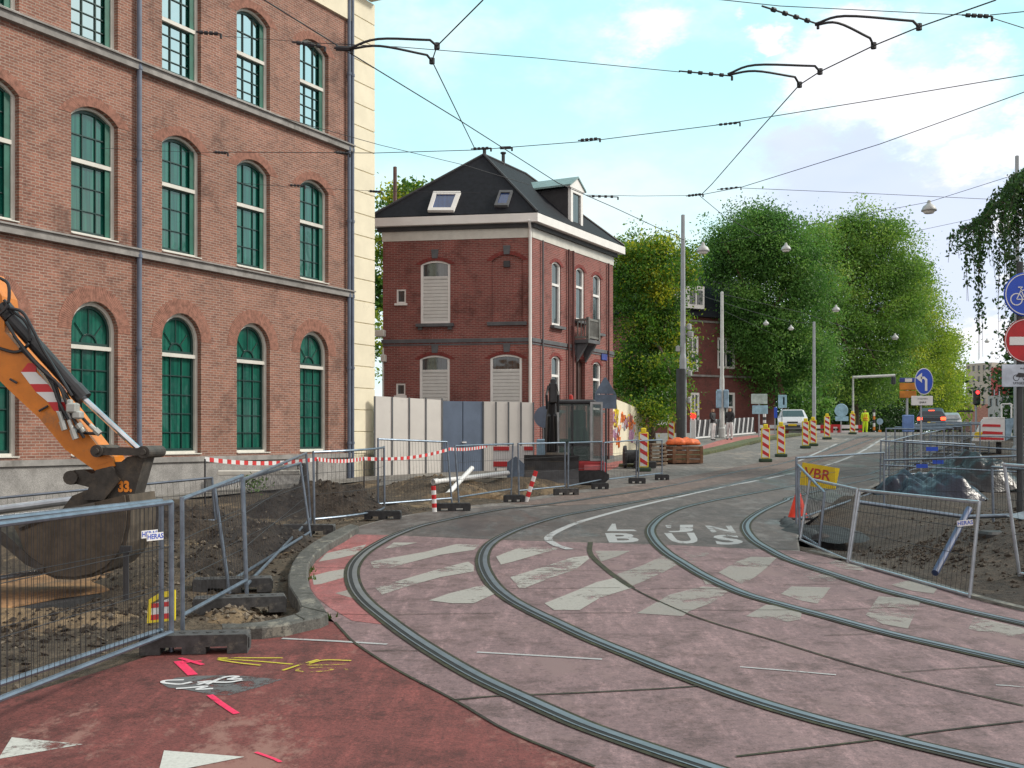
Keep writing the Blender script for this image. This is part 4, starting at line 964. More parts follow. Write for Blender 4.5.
# left, near
Lp = (G(171.7, 657)); 
d1 = thing('mesh_fence', 'nearest mesh fence panel on the left, in front, holding the white name tag', 'fence', (Lp.x, Lp.y, 0), 0, 'low wire-mesh fence panels round the works')
def near_panel(root, p0, p1, h=1.2, lo=.2, leanx=0.0):
    f = MB(); up = Vector((leanx, 0, h)); f.tube(p0 + Vector((0, 0, .02)), p0 + up, .021); f.tube(p1, p1 + up, .021)
    f.tube(p0 + Vector((0, 0, h)), p1 + Vector((0, 0, h)), .02); f.tube(p0 + Vector((0, 0, lo)), p1 + Vector((0, 0, lo)), .02); f.build('frame', M_steel, root, world=True)
    w = MB(); n = int((p1 - p0).length / .062)
    for k in range(1, n):
        p = p0.lerp(p1, k / n); w.tube(p + Vector((0, 0, lo)), p + Vector((0, 0, h)), .002, 3)
    for z in (.55, .86): w.tube(p0 + Vector((0, 0, z)), p1 + Vector((0, 0, z)), .003, 4)
    w.build('mesh', M_wire, root, world=True)
near_panel(d1, Vector((-2.62, 8.46, 0)), Vector((-3.13, 4.95, 0)))
d2 = thing('mesh_fence', 'mesh fence panel on the left, close behind the nearest one', 'fence', (-2.72, 8.56, 0), 0, 'low wire-mesh fence panels round the works')
near_panel(d2, Vector((-2.71, 8.5, 0)), Vector((-3.42, 5.05, 0)), 1.205, .21)
F_ = fence
F_('mesh fence panel between the nearest foot block and the kerbed corner', (182.7, 640, 182, 497), (247, 602, 242, 474), .17)
F_('mesh fence panel running past the curved kerb on the left', (247, 597, 243, 478), (311, 526, 306, 452), .10)
F_('crooked mesh fence panel leaning behind the kerbed corner', (229.5, 594, 214, 486), (311, 540, 300, 462), .1)
F_('far mesh fence panel beside the big brick building, left of the dark mound', (-60, 545, -60, 503), (216, 531, 212, 477), .2)
F_('mesh fence panel in front of the dark earth mound', (314.4, 526, 313.3, 451), (384.5, 513, 384, 446), .09, bow=.3)
F_('mesh fence panel between the two black feet in front of the grey hoarding', (378, 513, 378, 438), (452, 506, 447, 441), .12)
F_('mesh fence panel across the sandy trench by the striped posts', (459, 505, 455, 445), (511, 496, 513, 443), .13)
F_('mesh fence panel in front of the bulldozer blade of the small excavator', (519, 496, 518, 443), (565, 491, 565, 442), .1)
F_('mesh fence panel in front of the small excavator cab', (568, 491, 568.5, 442), (601, 484, 602, 441), .1)
F_('mesh fence panel just right of the small excavator', (604, 484, 604, 442), (636, 480, 637, 439.5), .1)
F_('last mesh fence panel beside the striped beacon and the orange stack', (638.5, 480, 639, 440), (662, 477, 662, 439.5), .1)
foot('grey fence foot nearest the camera on the red asphalt', 196, 652, .8, .12)
foot('grey fence foot just inside the kerbed corner', 240, 612, .82, .25)
foot('grey fence foot tilted on rubble behind the kerbed corner', 233, 592, .78, .2)
foot('grey fence foot on dark earth at the top of the curved kerb', 308, 534, .8, 0)
foot('black fence foot at the grey hoarding corner post', 383, 519, .62, 0, m=M_rubber)
foot('black fence foot by the white pipes', 452, 511, .68, .1, m=M_rubber)
foot('black fence foot next to the leaning striped post', 514, 502, .42, .1, m=M_rubber)
foot('grey fence foot below the bulldozer blade', 566, 495, .55, .1)
foot('black fence foot below the small excavator cab', 600, 489, .4, 0, m=M_rubber)
foot('black fence foot next to the striped beacon', 637, 483.5, .42, 0, m=M_rubber)
foot('black fence foot beside the orange topped stack', 662, 480, .36, 0, m=M_rubber)
# right, near
F_('leaning mesh fence panel at the left tip of the right-hand excavation', (800, 541, 810, 478), (847.6, 562, 857.5, 488.5), .02, m=M_steel2)
F_('leaning mesh fence panel in front of the blue pipe', (849, 563, 860, 489), (969.7, 598, 979.5, 501), .02, m=M_steel2)
F_('mesh fence panel carrying the yellow sign', (796.4, 528, 796.4, 457), (884, 494, 884, 452), .12)
F_('slanting mesh fence panel end behind the tip of the excavation', (819, 549, 824.7, 492), (800, 538, 798, 464), .05)
F_('mesh fence panel in front of the black plastic heaps', (884, 513, 884, 459.5), (1050, 522, 1052, 454), .09)
F_('mesh fence panel behind the black plastic heaps', (880, 490, 881, 440), (1046, 496, 1046, 451), .5)
F_('mesh fence panel leaning at the right edge of the picture', (994, 540, 992, 466), (1060, 560, 1060, 470), .1)
F_('steel fence post panel leaning at the far right edge', (1021, 586, 1004, 463), (1100, 600, 1085, 468), .1, m=M_steel2)
# dense row of panels receding along the right side of the road
rr = random.Random(4)
ps = [(889, 484, 889, 441), (908, 475, 908, 436), (924, 469, 924, 433), (937, 464, 937, 430.5), (948, 459, 948, 428), (957, 454.5, 957, 425.5), (965, 451, 965, 423.5), (971, 448, 971, 421.5)]
nm = ['first', 'second', 'third', 'fourth', 'fifth', 'sixth', 'seventh']
for k in range(7):
    F_('%s of the mesh fence panels receding along the right side of the road' % nm[k], ps[k], ps[k + 1], .1, pitch=.09, group='fence panels receding beside the road')
F_('mesh fence panel crossing behind the receding row, left part', (905, 478, 905, 440), (975, 474, 975, 444), .1, pitch=.08, group='fence panels receding beside the road')
F_('mesh fence panel crossing behind the receding row, right part', (930, 470, 930, 435), (1060, 472, 1060, 437), .1, pitch=.08, group='fence panels receding beside the road')
for k, (x, y) in enumerate(((932, 449), (922, 466), (938, 462))):
    Y = 24 + k; c = P(x, y, Y); s = MB(); s.box((0, 0, 0), (.26, .012, .09)); o = s.build('fence_tag', M_blue, loc=c); tag(o, ['blue board hanging high on the receding fence row', 'blue board low on the receding fence row, left one', 'blue board low on the receding fence row, right one'][k], 'board', 'blue boards on the fences')
for k in range(6):
    x0 = 886 + k * 9; x1 = x0 + 58; yb = 470 - k * 3.5
    F_('%s of the fence panels stored upright close together behind the plastic heaps' % ['first', 'second', 'third', 'fourth', 'fifth', 'sixth'][k], (x0, yb, x0, yb - 42 + k * 2.2), (x1, yb + 1, x1, yb - 41 + k * 2.2), .1, pitch=.13, r=.024, group='fence panels stored upright')
# name tags
def tagplate(name, label, pos, w, h, txt, rz, tilt, mt):
    t = thing(name, label, 'sign', tuple(pos), rz)
    R = Matrix.Rotation(-tilt, 3, 'Y')
    b = MB(); b.box((0, 0, 0), (w, .006, h), M=R); b.build('plate', M_wsign, t)
    b = MB(); text_mb(b, txt, h * .95, (0, 0), -.005, .0006, .95, M=R); b.build('lettering', mt, t); return t
tp = P(155, 536.5, 7.9)
tagplate('name_tag', 'front white tag with blue letters wired to the nearest left fence', tp, .15, .055, 'HERAS', radians(78), radians(0), M_blue).rotation_euler = (0, 0, radians(60))
tp2 = P(149.5, 534, 8.0)
tagplate('name_tag', 'rear white tag with blue letters, half covered by the front tag', tp2, .15, .055, 'HERAS', 0, 0, M_blue).rotation_euler = (0, 0, radians(60))
tp3 = P(965, 523, 10.4); tagplate('name_tag', 'white tag on the leaning right fence above the blue pipe', tp3, .15, .055, 'HERAS', 0, .1, M_blue)
# yellow sign V B R hung on the fence
ys = P(819.5, 476.5, 20.2)
t = thing('yellow_sign', 'yellow sign with red letters hung crooked on the right fence', 'sign', tuple(ys)); R = Matrix.Rotation(radians(8), 3, 'Y')
b = MB(); b.prism([(-.345, .215), (.345, .20), (.32, -.2), (-.34, -.2)], -.012, .012, M=R); b.build('board', M_yellow, t)
b = MB(); text_mb(b, 'VBR', .27, (-.05, .03), -.016, .004, 1.0, M=R); b.build('lettering', mat('letter_red', (.45, .03, .02), .5), t)
# striped little panel behind the near-left fence (yellow frame)
c = G(158, 640); sb = thing('warning_plate', 'small red and white warning plate in a yellow frame, lying against the left fence', 'sign', (c.x - .02, 9.05, .3))
b = MB(); R = Matrix.Rotation(radians(-6), 3, 'Y') @ Matrix.Rotation(radians(-12), 3, 'X')
b.ringplate([(-.12, -.12), (.11, -.12), (.12, .13), (.0, .12), (-.1, .07)], [(-.09, -.1), (.085, -.1), (.09, .08), (.0, .075), (-.08, .04)], -.015, .015); b.v = [tuple(R @ Vector(v)) for v in b.v]; b.build('frame', M_beaconyellow, sb)
b = MB(); b.prism([(-.09, -.1), (.085, -.1), (.085, -.055), (-.088, -.055)], -.008, .006, M=R); b.prism([(-.086, -.0), (.088, -.0), (.09, .04), (-.084, .035)], -.008, .006, M=R); b.build('red_stripes', M_red, sb)
b = MB(); b.prism([(-.09, -.1), (.085, -.1), (.09, .07), (-.08, .03)], -.005, .005, M=R); b.build('plate', M_wsign, sb)
# barrier tape on stakes
stk = [(205, 492, 205, 459), (317, 489, 317, 459), (364, 486, 364, 458.5)]
sp_ = []
for i, q in enumerate(stk):
    a = P(q[0], q[1] + 8, [22.5, 25.5, 27.5][i]); b_ = P(q[2], q[3], a.y); s = MB(); s.tube((a.x, a.y, a.z - .1), b_, .018, 6); o = s.build('stake', M_dark, origin=tuple(a)); tag(o, ['thin stake holding the left end of the barrier tape', 'thin stake holding the tape before the third ground floor window', 'thin stake holding the tape near the cream pilaster'][i], 'stake'); sp_.append(b_)
sp_ += [P(450, 449, 31.2), P(487, 446, 32.5)]
b = MB()
tp_ = []
for a, c in zip(sp_, sp_[1:]):
    for k in range(14):
        t_ = k / 14; p = a.lerp(c, t_); tp_.append(p - Vector((0, 0, .16 * 4 * t_ * (1 - t_) * ((c - a).length / 6))))
tp_.append(sp_[-1])
for i in range(len(tp_) - 1):
    for k in range(2):
        p, q = tp_[i].lerp(tp_[i + 1], k / 2), tp_[i].lerp(tp_[i + 1], (k + 1) / 2); b.cur = k
        u = Vector((0, 0, .045)); b.add([p - u, q - u, q + u, p + u], [(0, 1, 2, 3)])
t = thing('barrier_tape', 'red and white barrier tape strung in front of the big brick building', 'tape', tuple(tp_[0])); b.build('tape_band', [M_wsign, M_tape], t, world=True)

# clods, stones and brick scraps lying about the works
def clods(label, spots, n, m, seed, heights):
    rd = random.Random(seed); b = MB()
    for k in range(n):
        cx, cy, rx_, ry_ = rd.choice(spots); x, y = rd.gauss(cx, rx_ * .5), rd.gauss(cy, ry_ * .5)
        z = heights(x, y); s_ = .009 + .04 * rd.random() ** 3.5; q = [Vector((rd.uniform(.6, 1.2) * a, rd.uniform(.6, 1.2) * c_, rd.uniform(.5, .9) * e)) * s_ for a, c_, e in ((1, 0, 0), (0, 1, 0), (-1, 0, 0), (0, -1, 0), (0, 0, 1), (0, 0, -1), )]
        R = Matrix.Rotation(rd.random() * 6, 3, 'Z') @ Matrix.Rotation(rd.random(), 3, 'X'); q = [R @ v + Vector((x, y, z + s_ * .2)) for v in q]
        b.add(q, [(0, 1, 4), (1, 2, 4), (2, 3, 4), (3, 0, 4), (1, 0, 5), (2, 1, 5), (3, 2, 5), (0, 3, 5)])
    tag(b.build('rubble', m), label, 'rubble', kind='stuff')
bpy.context.view_layer.update()
from mathutils.bvhtree import BVHTree
_soil = []
for o_ in COL.objects:
    if o_.type == 'MESH' and (o_.name.startswith('earth_mound') or o_.name.startswith('sand_mound') or o_.name.startswith('site_earth')):
        _soil.append(BVHTree.FromPolygons([v.co.copy() for v in o_.data.vertices], [tuple(p.vertices) for p in o_.data.polygons]))
def soil(x, y):
    z = -5
    for t_ in _soil:
        r_ = t_.ray_cast(Vector((x, y, 20)), Vector((0, 0, -1)))
        if r_[0] is not None: z = max(z, r_[0].z)
    return z
def inL(x, y): z = soil(x, y); return z
M_clod = groundmat('clod_earth', (.05, .04, .032), (.085, .066, .048), .95, 30, 3, .5)
M_clodpale = groundmat('clod_pale', (.24, .20, .15), (.17, .14, .11), .9, 30, 3, .5)
clods('dark clods of earth scattered over the left-hand works', [(-3.4, 20.6, 2.0, 1.7), (-5.4, 17.2, 2.2, 1.6), (-3.4, 12.6, .9, 2), (-3.6, 15.2, 1.3, 1.6), (-3.6, 9.8, 1.0, .9), (-4.4, 8.6, .9, 1.0), (-6, 11.5, 2, 1.5)], 3800, M_clod, 1, inL)
clods('pale stones and scraps scattered over the left-hand works', [(-3.4, 19, 2.2, 2), (-3.3, 11.5, .8, 2.2), (-4.4, 8.8, 1.2, 1.3), (-1.6, 26, 1.6, .8), (-3.6, 15.4, 1, 1.6), (-2.45, 10.1, .3, .5)], 1500, M_clodpale, 2, inL)
clods('clods and stones scattered over the right-hand excavation', [(6.4, 13, 1.2, 2.4), (5.2, 13.8, .6, 1.6), (7.6, 16, 1.8, 2.2), (6.2, 11.4, .9, .7)], 3000, M_clod, 3, inL)
# ================================================================ ORANGE EXCAVATOR (left)
EY = 11.0
def pp(pts, Y=EY): return [tuple((P(x, y, Y).x, P(x, y, Y).z)) for x, y in pts]
ex = thing('excavator', 'orange excavator reaching in from the left with its digging bucket lowered', 'excavator', (-10.5, EY, .1))
def pl(name, pts, y0, y1, m, parent=ex, Y=None, smooth_=False):
    b = MB(); b.prism(pp(pts, EY + y0), EY + y0, EY + y1); return b.build(name, m, parent, world=True)
stick = pl('stick', [(-46, 262), (-12, 272), (2, 296), (4, 313), (5, 332), (21, 350), (35, 366), (50, 388), (66, 405), (85, 430), (100, 449), (112, 457), (115, 466), (97, 472), (65, 449.5), (39, 418), (12, 393), (0, 381), (-40, 352)], -.17, .17, M_orange)
b = MB(); b.prism(pp([(-46, 262), (-12, 272), (2, 296), (4, 313), (5, 332), (21, 350), (35, 366), (50, 388), (66, 405), (85, 430), (100, 449), (112, 457), (114, 460), (97, 466), (65, 443), (39, 411), (12, 386), (0, 374), (-40, 345)], EY - .17), EY - .175, EY - .171); b.build('stick_side', M_orange, stick, world=True)
b = MB()
for q in ([(28, 363), (37, 363), (36, 372), (21, 372)], [(30, 384), (48, 384), (54, 392), (36, 392)], [(48, 402), (66, 402), (72, 411), (54, 411)]): b.prism(pp(q, EY - .18), EY - .182, EY - .176)
b.build('red_stripes', M_red, stick, world=True)
b = MB()
for q in ([(21, 372), (36, 372), (48, 384), (30, 384)], [(36, 392), (54, 392), (66, 402), (48, 402)], [(56, 411), (72, 411), (78, 419), (60, 419)]): b.prism(pp(q, EY - .18), EY - .182, EY - .176)
b.build('white_stripes', M_wsign, stick, world=True)
b = MB()
for q in ((10, 379, 17, 383), (39, 411, 48, 406)): b.tube(P(q[0], q[1], EY - .2), P(q[2], q[3], EY - .2), .012, 6)
b.build('handle', M_dark, stick, world=True)
boom = pl('boom', [(-46, 262), (-10, 285), (-14, 300), (-40, 340), (-90, 300), (-180, 170), (-330, 110), (-480, 190), (-560, 380), (-640, 400), (-600, 160), (-440, 30), (-280, 20), (-120, 90)], -.2, .2, M_orange)
# bucket cylinder
b = MB(); b.tube(P(6, 312, EY - .12), P(80, 394, EY - .12), .07, 14); b.tube(P(74, 388, EY - .12), P(84, 399, EY - .12), .085, 14); b.tube(P(2, 306, EY - .12), P(12, 318, EY - .12), .085, 14); cyl = b.build('cylinder', M_hydraulic, ex, world=True)
b = MB(); b.tube(P(82, 397, EY - .12), P(138, 449, EY - .12), .032, 12); b.build('piston_rod', M_chrome, cyl, world=True)
b = MB(); b.bev(P(73, 408, EY - .26), (.1, .12, .1), .015); b.bev(P(78, 415, EY - .26), (.09, .1, .08), .015); b.bev(P(70, 403, EY - .26), (.05, .06, .07), .01); b.build('valve_block', mat('zinc_bright', (.5, .52, .5), .4, metal=.4), ex, world=True)
# hoses
HS = [[(4, 300), (14, 312), (24, 320), (30, 332), (27, 346), (16, 352), (2, 349), (-6, 346)], [(8, 308), (22, 312), (32, 328), (42, 348), (52, 364), (62, 380), (72, 396)], [(6, 322), (20, 344), (40, 368), (58, 384), (66, 402), (74, 420), (84, 438)],
      [(14, 336), (34, 360), (50, 376), (58, 392), (60, 408), (64, 424)], [(40, 366), (52, 384), (58, 400), (64, 412), (72, 426), (80, 432), (98, 434)], [(0, 278), (8, 284), (9, 298), (6, 308), (0, 314)], [(20, 348), (44, 372), (60, 386), (76, 410), (92, 428), (100, 434)]]
for i, h in enumerate(HS):
    b = MB(); b.path([p for p in smooth([P(x, y, EY - .2 - .03 * (i % 3)) for x, y in h], 5)], .016, 7); b.build('hose', M_hydraulic, ex, world=True)
for (x0, y0, x1, y1) in ((59, 412, 65, 430), (69, 420, 76, 439), (84, 432, 78, 424), (90, 425, 100, 434)):
    b = MB(); b.tube(P(x0, y0, EY - .27), P(x1, y1, EY - .27), .022, 8); b.tube(P((x0 + x1) / 2, (y0 + y1) / 2, EY - .27), P(x1, y1, EY - .27), .032, 6); b.build('hose_coupling', mat('zinc_bright', (.5, .52, .5), .4, metal=.4), ex, world=True)
# linkage
b = MB(); b.prism(pp([(97, 447.5), (143, 448), (143, 455.5), (97, 455)], EY - .2), EY - .24, EY - .19); b.prism(pp([(97, 447.5), (143, 448), (143, 455.5), (97, 455)], EY - .2), EY + .19, EY + .24)
for x, y in ((97, 451), (144, 452)): q_ = P(x, y, EY - .24); b.lathe((q_.x, EY, q_.z), [(.0, -.26), (.06, -.26), (.06, .26), (0, .26)], 16, 'Y'); b.lathe((q_.x, EY, q_.z), [(.0, -.29), (.03, -.29), (.03, -.25)], 10, 'Y')
lk = b.build('link_arm', M_iron, ex, world=True)
b = MB(); b.prism(pp([(121, 462), (127, 457), (138, 455), (146, 453), (140, 474), (133, 499), (121, 507), (100, 512), (60, 512), (72, 496), (92, 488), (76, 484), (70, 476), (74, 470), (84, 470), (92, 474), (104, 468), (112, 462)], EY - .15), EY - .15, EY + .15)
b.lathe(tuple(P(129, 499, EY)), [(0, -.2), (.05, -.2), (.05, .2), (0, .2)], 12, 'Y'); b.lathe(tuple(P(78, 477, EY)), [(0, -.2), (.07, -.2), (.07, .2), (0, .2)], 12, 'Y')
cp = b.build('coupler', M_iron, ex, world=True)
b = MB(); b.prism(pp([(96, 470), (112, 466), (120, 480), (104, 500), (84, 500)], EY - .2), EY - .21, EY - .155); b.build('coupler_plate', M_iron, cp, world=True)
b = MB(); c_ = P(125, 487, EY - .157); text_mb(b, '33.', .14, (c_.x, c_.z), c_.y, .008, .8); b.build('number', mat('number_orange', (.8, .25, .02), .5), cp, world=True)
# bucket: curved shell open to the left
tbk = lambda L_: [(x * .95 - 1, y - 2 - (y - 497) * .03) for x, y in L_]
prof = [(133, 497), (135, 512), (134, 528), (130, 546), (123, 560), (112, 571), (98, 578), (80, 581), (60, 580), (44, 573), (30, 562), (16, 548), (2, 537), (-16, 533)]
inn = [(-16, 536), (2, 540.5), (15, 551.5), (29, 565), (43, 576.5), (60, 583.6), (80, 584.5), (99, 581.5), (114, 574), (126, 562), (134, 547), (138, 529), (139, 512), (137, 497)]
bw = .38
b = MB(); b.prism(pp(tbk(prof + inn), EY - bw), EY - bw, EY + bw); bk = b.build('bucket', M_bucket, ex, world=True)
side = prof + [(20, 528), (60, 513), (98, 508)]
for y_ in (-bw - .03, bw):
    b = MB(); b.prism(pp(tbk([(133, 497)] + prof[1:11] + [(30, 560), (24, 543), (17, 529), (60, 513), (98, 505)]), EY - bw), EY + y_, EY + y_ + .03); b.build('side_plate', M_bucket, bk, world=True)
b = MB(); b.box((P(-10, 534, EY).x, EY, P(-10, 534, EY).z), (.3, 2 * bw + .1, .05)); b.build('cutting_edge', M_iron, bk, world=True)
b = MB(); b.prism(pp(tbk([(-16, 531), (6, 534), (20, 546), (34, 560), (50, 571), (48, 576), (30, 568), (12, 553), (-4, 541), (-16, 538)]), EY - bw), EY - bw - .05, EY - bw - .03); b.build('wear_strip', M_iron, bk, world=True)
b = MB()
for x0, y0, x1, y1 in ((95, 505, 60, 512), (60, 512, 20, 528)): b.tube(P(x0, y0, EY - bw - .03), P(x1, y1, EY - bw - .03), .03, 6)
b.build('bucket_rim', M_iron, bk, world=True)
# the machine itself, left of the frame
b = MB()
for s_ in (-1.0, 1.0):
    b.prism([(-13.6, .25), (-13.2, .0), (-9.6, .0), (-9.2, .25), (-9.2, .6), (-9.5, .85), (-13.3, .85), (-13.6, .6)], EY + s_ - .25, EY + s_ + .25)
b.build('tracks', M_rubber, ex, world=True)
b = MB(); b.bev((-11.9, EY, 1.6), (3.4, 2.4, 1.2), .12); b.build('engine_housing', M_orange, ex, world=True)
b = MB(); b.bev((-10.9, EY - .75, 2.5), (1.5, .9, 1.6), .1); b.build('cab', M_glassdark, ex, world=True)

# steel plate, pipes and boards in the left pit
b = MB(); q = [G(x, y, .13) for x, y in [(-40, 566), (60, 560), (150, 561), (160, 577), (120, 580), (60, 589), (0, 602), (-40, 612)]]; b.slab([tuple(p[:2]) for p in q], .14, .155)
o = b.build('steel_plate', groundmat('rusty_plate', (.34, .19, .085), (.26, .15, .075), .8, 25, .8, .4, stain=(.15, .1, .06))); cc_ = sum(q, Vector()) / 8; tag(o, 'tan rust-coloured ground plate with a dark edge under the excavator bucket', 'ground plate')
b = MB(); q2 = [G(x, y, .06) for x, y in [(-40, 618), (0, 609), (60, 594), (120, 584), (160, 578), (162, 583), (120, 589), (62, 600), (0, 614), (-40, 624)]]; b.slab([tuple(p[:2]) for p in q2], .02, .135); tag(b.build('rubber_mat', M_rubber), 'black rubber mat edge along the tan ground plate', 'mat')
for i, (x0, y0, x1, y1, r_, yd, lb) in enumerate(((-40, 515, 74, 500, .06, 14.5, 'upper of the two thick grey pipes behind the bucket'), (-40, 524, 76, 511, .055, 14.0, 'lower of the two thick grey pipes behind the bucket'), (-20, 581, 50, 571, .022, 10.6, 'thin grey tube lying on the ground plate by the fence'))):
    b = MB(); p0, p1 = P(x0, y0, yd), P(x1, y1, yd + .5); b.tube(p0, p1, r_, 12); o = b.build('pipe', M_steel2, origin=tuple(p0)); tag(o, lb, 'pipe')
b = MB(); c = P(126, 560, 10.2); b.tube((c.x, c.y, c.z + .08), (c.x, c.y, g(c.y) + .1), .03, 8); b.box((c.x, c.y, c.z + .1), (.1, .05, .06)); tag(b.build('stake', M_dark, origin=(c.x, c.y, g(c.y))), 'short dark stake standing right of the excavator bucket', 'stake')
# far left: white kerb stone by the wall with weed, cat-shaped hook object
b = MB(); c = G(258, 494); b.bev((c.x - .2, c.y + 1, g(c.y) + .45), (1.9, .3, .12), .02, .2); tag(b.build('kerb_stone', M_offwhite), 'pale loose kerb stone lying behind the dark earth', 'stone')
b = MB(); rnd = random.Random(9); c = P(254, 484, 25)
for k in range(160):
    p = c + Vector((rnd.gauss(0, .16), rnd.gauss(0, .16), rnd.gauss(0, .1))); d = Vector((rnd.uniform(-1, 1), rnd.uniform(-1, 1), rnd.uniform(0, 1))) * .06; e = Vector((rnd.uniform(-1, 1), rnd.uniform(-1, 1), rnd.uniform(-1, 1))) * .04; b.add([p, p + d, p + d + e, p + e], [(0, 1, 2, 3)])
tag(b.build('weed_plant', mat('weed_green', (.08, .17, .02), .7), origin=tuple(c)), 'bright green weed growing at the foot of the big building', 'plant')
b = MB(); c = P(303, 476, 26); b.path([c + Vector(v) for v in ((-.12, 0, .16), (-.12, 0, .27), (-.04, 0, .31), (.04, 0, .25), (.05, 0, .1), (.02, 0, -.3))], .05, 8, [.03, .035, .04, .05, .09, .15]); tag(b.build('hooked_hose', M_rubber, origin=tuple(c)), 'black bent hose end sticking up in front of the last ground floor window', 'hose')

# ================================================================ HOARDING
def hoard(name, label, x0, x1, top0, top1, Y0, Y1, n, m, gate=False):
    p0, p1 = P(x0, 470, Y0), P(x1, 470, Y1); f_ = Fr(p0[:2], p1[:2]); z0 = g(Y0) - .05; h0 = P(x0, top0, Y0).z; h1 = P(x1, top1, Y1).z
    t = thing(name, label, 'hoarding' if not gate else 'gate', (p0.x, p0.y, z0), f_.a)
    for k in range(n):
        u0_, u1_ = f_.len * k / n + .015, f_.len * (k + 1) / n - .015; zt0 = h0 + (h1 - h0) * k / n - z0; zt1 = h0 + (h1 - h0) * (k + 1) / n - z0
        b = MB(); b.prism([(u0_, .0), (u1_, .0), (u1_, zt1), (u0_, zt0)], -.03, .03); b.build('panel', m, t)
    b = MB()
    for k in range(n + 1): b.box((f_.len * k / n, -.035 if not gate else .06, (h0 - z0) / 2), (.045, .03, h0 - z0 - .02))
    b.build('posts' if False else 'joint_strip', M_greytrim, t)
    if gate:
        b = MB(); b.box((f_.len * .52, -.06, .95), (.14, .05, .04)); b.build('handle', M_wsign, t)
    return t
M_hoard = mat('hoarding_grey', (.62, .60, .57), .7, var=.05, scale=1.2, dirt=(.36, .33, .3), dirtk=.15)
M_gate = mat('gate_blue', (.115, .155, .225), .5, var=.12, scale=1.5)
hoard('hoarding', 'pale grey panel hoarding left of the blue gate', 374, 441.5, 396, 400, 31.6, 33.2, 4, M_hoard)
hoard('gate', 'blue-grey sheet metal gate in the middle of the pale hoarding', 442, 482.5, 401, 401.5, 33.25, 33.9, 2, M_gate, True)
hoard('hoarding', 'pale grey panel hoarding right of the blue gate', 483, 533, 401.5, 402.5, 33.9, 34.4, 4, M_hoard)

# ================================================================ SMALL EXCAVATOR
mx_ = thing('mini_excavator', 'small dark and red excavator with glazed cab and wide blade in front of the house', 'excavator', (1.9, 29.5, g(29.5)))
mg = g(29)
def q3(x, y, Y): return P(x, y, Y)
M_cabgrey = mat('cab_light_grey', (.35, .36, .37), .4); M_mred = mat('machine_red', (.38, .015, .02), .4); M_cabglass = glassmat('cab_glass', (.01, .05, .045), (.03, .1, .08), 1.7); _t = M_cabglass.node_tree; _m = _t.nodes.new('ShaderNodeMixShader'); _m.inputs[0].default_value = .5; L(_t, _t.nodes['Principled BSDF'].outputs[0], _m.inputs[1]); L(_t, _t.nodes.new('ShaderNodeBsdfTransparent').outputs[0], _m.inputs[2]); L(_t, _m.outputs[0], _t.nodes['Material Output'].inputs['Surface'])
b = MB(); c0 = P(558, 462, 28.6); c1 = P(592, 462, 28.6); cz0, cz1 = c0.z, P(560, 403, 28.6).z; CW = c1.x - c0.x
for x_, y_ in ((c0.x, 28.6), (c1.x, 28.6), (c0.x, 29.9), (c1.x, 29.9)): b.tube((x_, y_, cz0), (x_, y_, cz1), .035, 6)
b.build('cab_frame', M_cabgrey, mx_, world=True)
b = MB(); b.box((c0.x + CW * .42, 28.57, (cz0 + cz1) / 2), (.05, .05, cz1 - cz0)); b.box(((c0.x + c1.x) / 2, 28.57, cz0 + .45), (CW, .05, .05)); b.build('window_bars', M_dark, mx_, world=True)
b = MB(); b.box(((c0.x + c1.x) / 2, 29.93, cz0 + .3), (CW, .03, .6)); b.box(((c0.x + c1.x) / 2, 29.25, cz0 + .03), (CW, 1.3, .06)); b.build('cab_back', M_dark, mx_, world=True)
b = MB(); b.bev(((c0.x + c1.x) / 2, 29.25, cz1 + .03), (CW + .2, 1.5, .12), .04); b.build('roof', M_dark, mx_, world=True)
b = MB(); b.box(((c0.x + c1.x) / 2, 28.6, (cz0 + cz1) / 2), (CW - .05, .02, cz1 - cz0 - .05)); b.box((c0.x, 29.25, (cz0 + cz1) / 2), (.02, 1.25, cz1 - cz0 - .05)); b.box((c1.x, 29.25, (cz0 + cz1) / 2), (.02, 1.25, cz1 - cz0 - .05)); b.build('window_glass', M_cabglass, mx_, world=True)
b = MB(); X0, X1 = P(590, 440, 28.55).x, P(602.5, 440, 28.55).x; zz0, zz1 = P(590, 461, 28.55).z, P(590, 402, 28.55).z
b.ringplate([(X0, zz0), (X1, zz0), (X1, zz1), (X0, zz1)], [(X0 + .06, zz0 + .06), (X1 - .05, zz0 + .06), (X1 - .05, zz1 - .06), (X0 + .06, zz1 - .06)], 28.48, 28.56); dr = b.build('door', M_cabgrey, mx_, world=True)
b = MB(); b.box(((X0 + X1) / 2, 28.53, (zz0 + zz1) / 2), (X1 - X0 - .1, .015, zz1 - zz0 - .1)); b.build('door_glass', M_cabglass, dr, world=True)
b = MB(); c = P(571, 398, 28.9); b.lathe((c.x, c.y, cz1 + .09), [(0, 0), (.06, 0), (.05, .12), (.0, .15)], 10); b.build('beacon_lamp', mat('lamp_red', (.5, .02, .01), .3), mx_, world=True)
b = MB(); e0, e1 = P(577, 474, 28.5), P(606, 461, 28.5); b.bev(((e0.x + e1.x) / 2, 29.4, (e0.z + e1.z) / 2), (e1.x - e0.x, 1.9, e1.z - e0.z), .05); b.build('engine_cover', M_mred, mx_, world=True)
b = MB(); b.bev(((e0.x + e1.x) / 2 + .05, 28.43, (e0.z + e1.z) / 2), (.5, .03, .14), .01); b.build('name_stripe', mat('stripe_pink', (.6, .15, .16), .4), mx_, world=True)
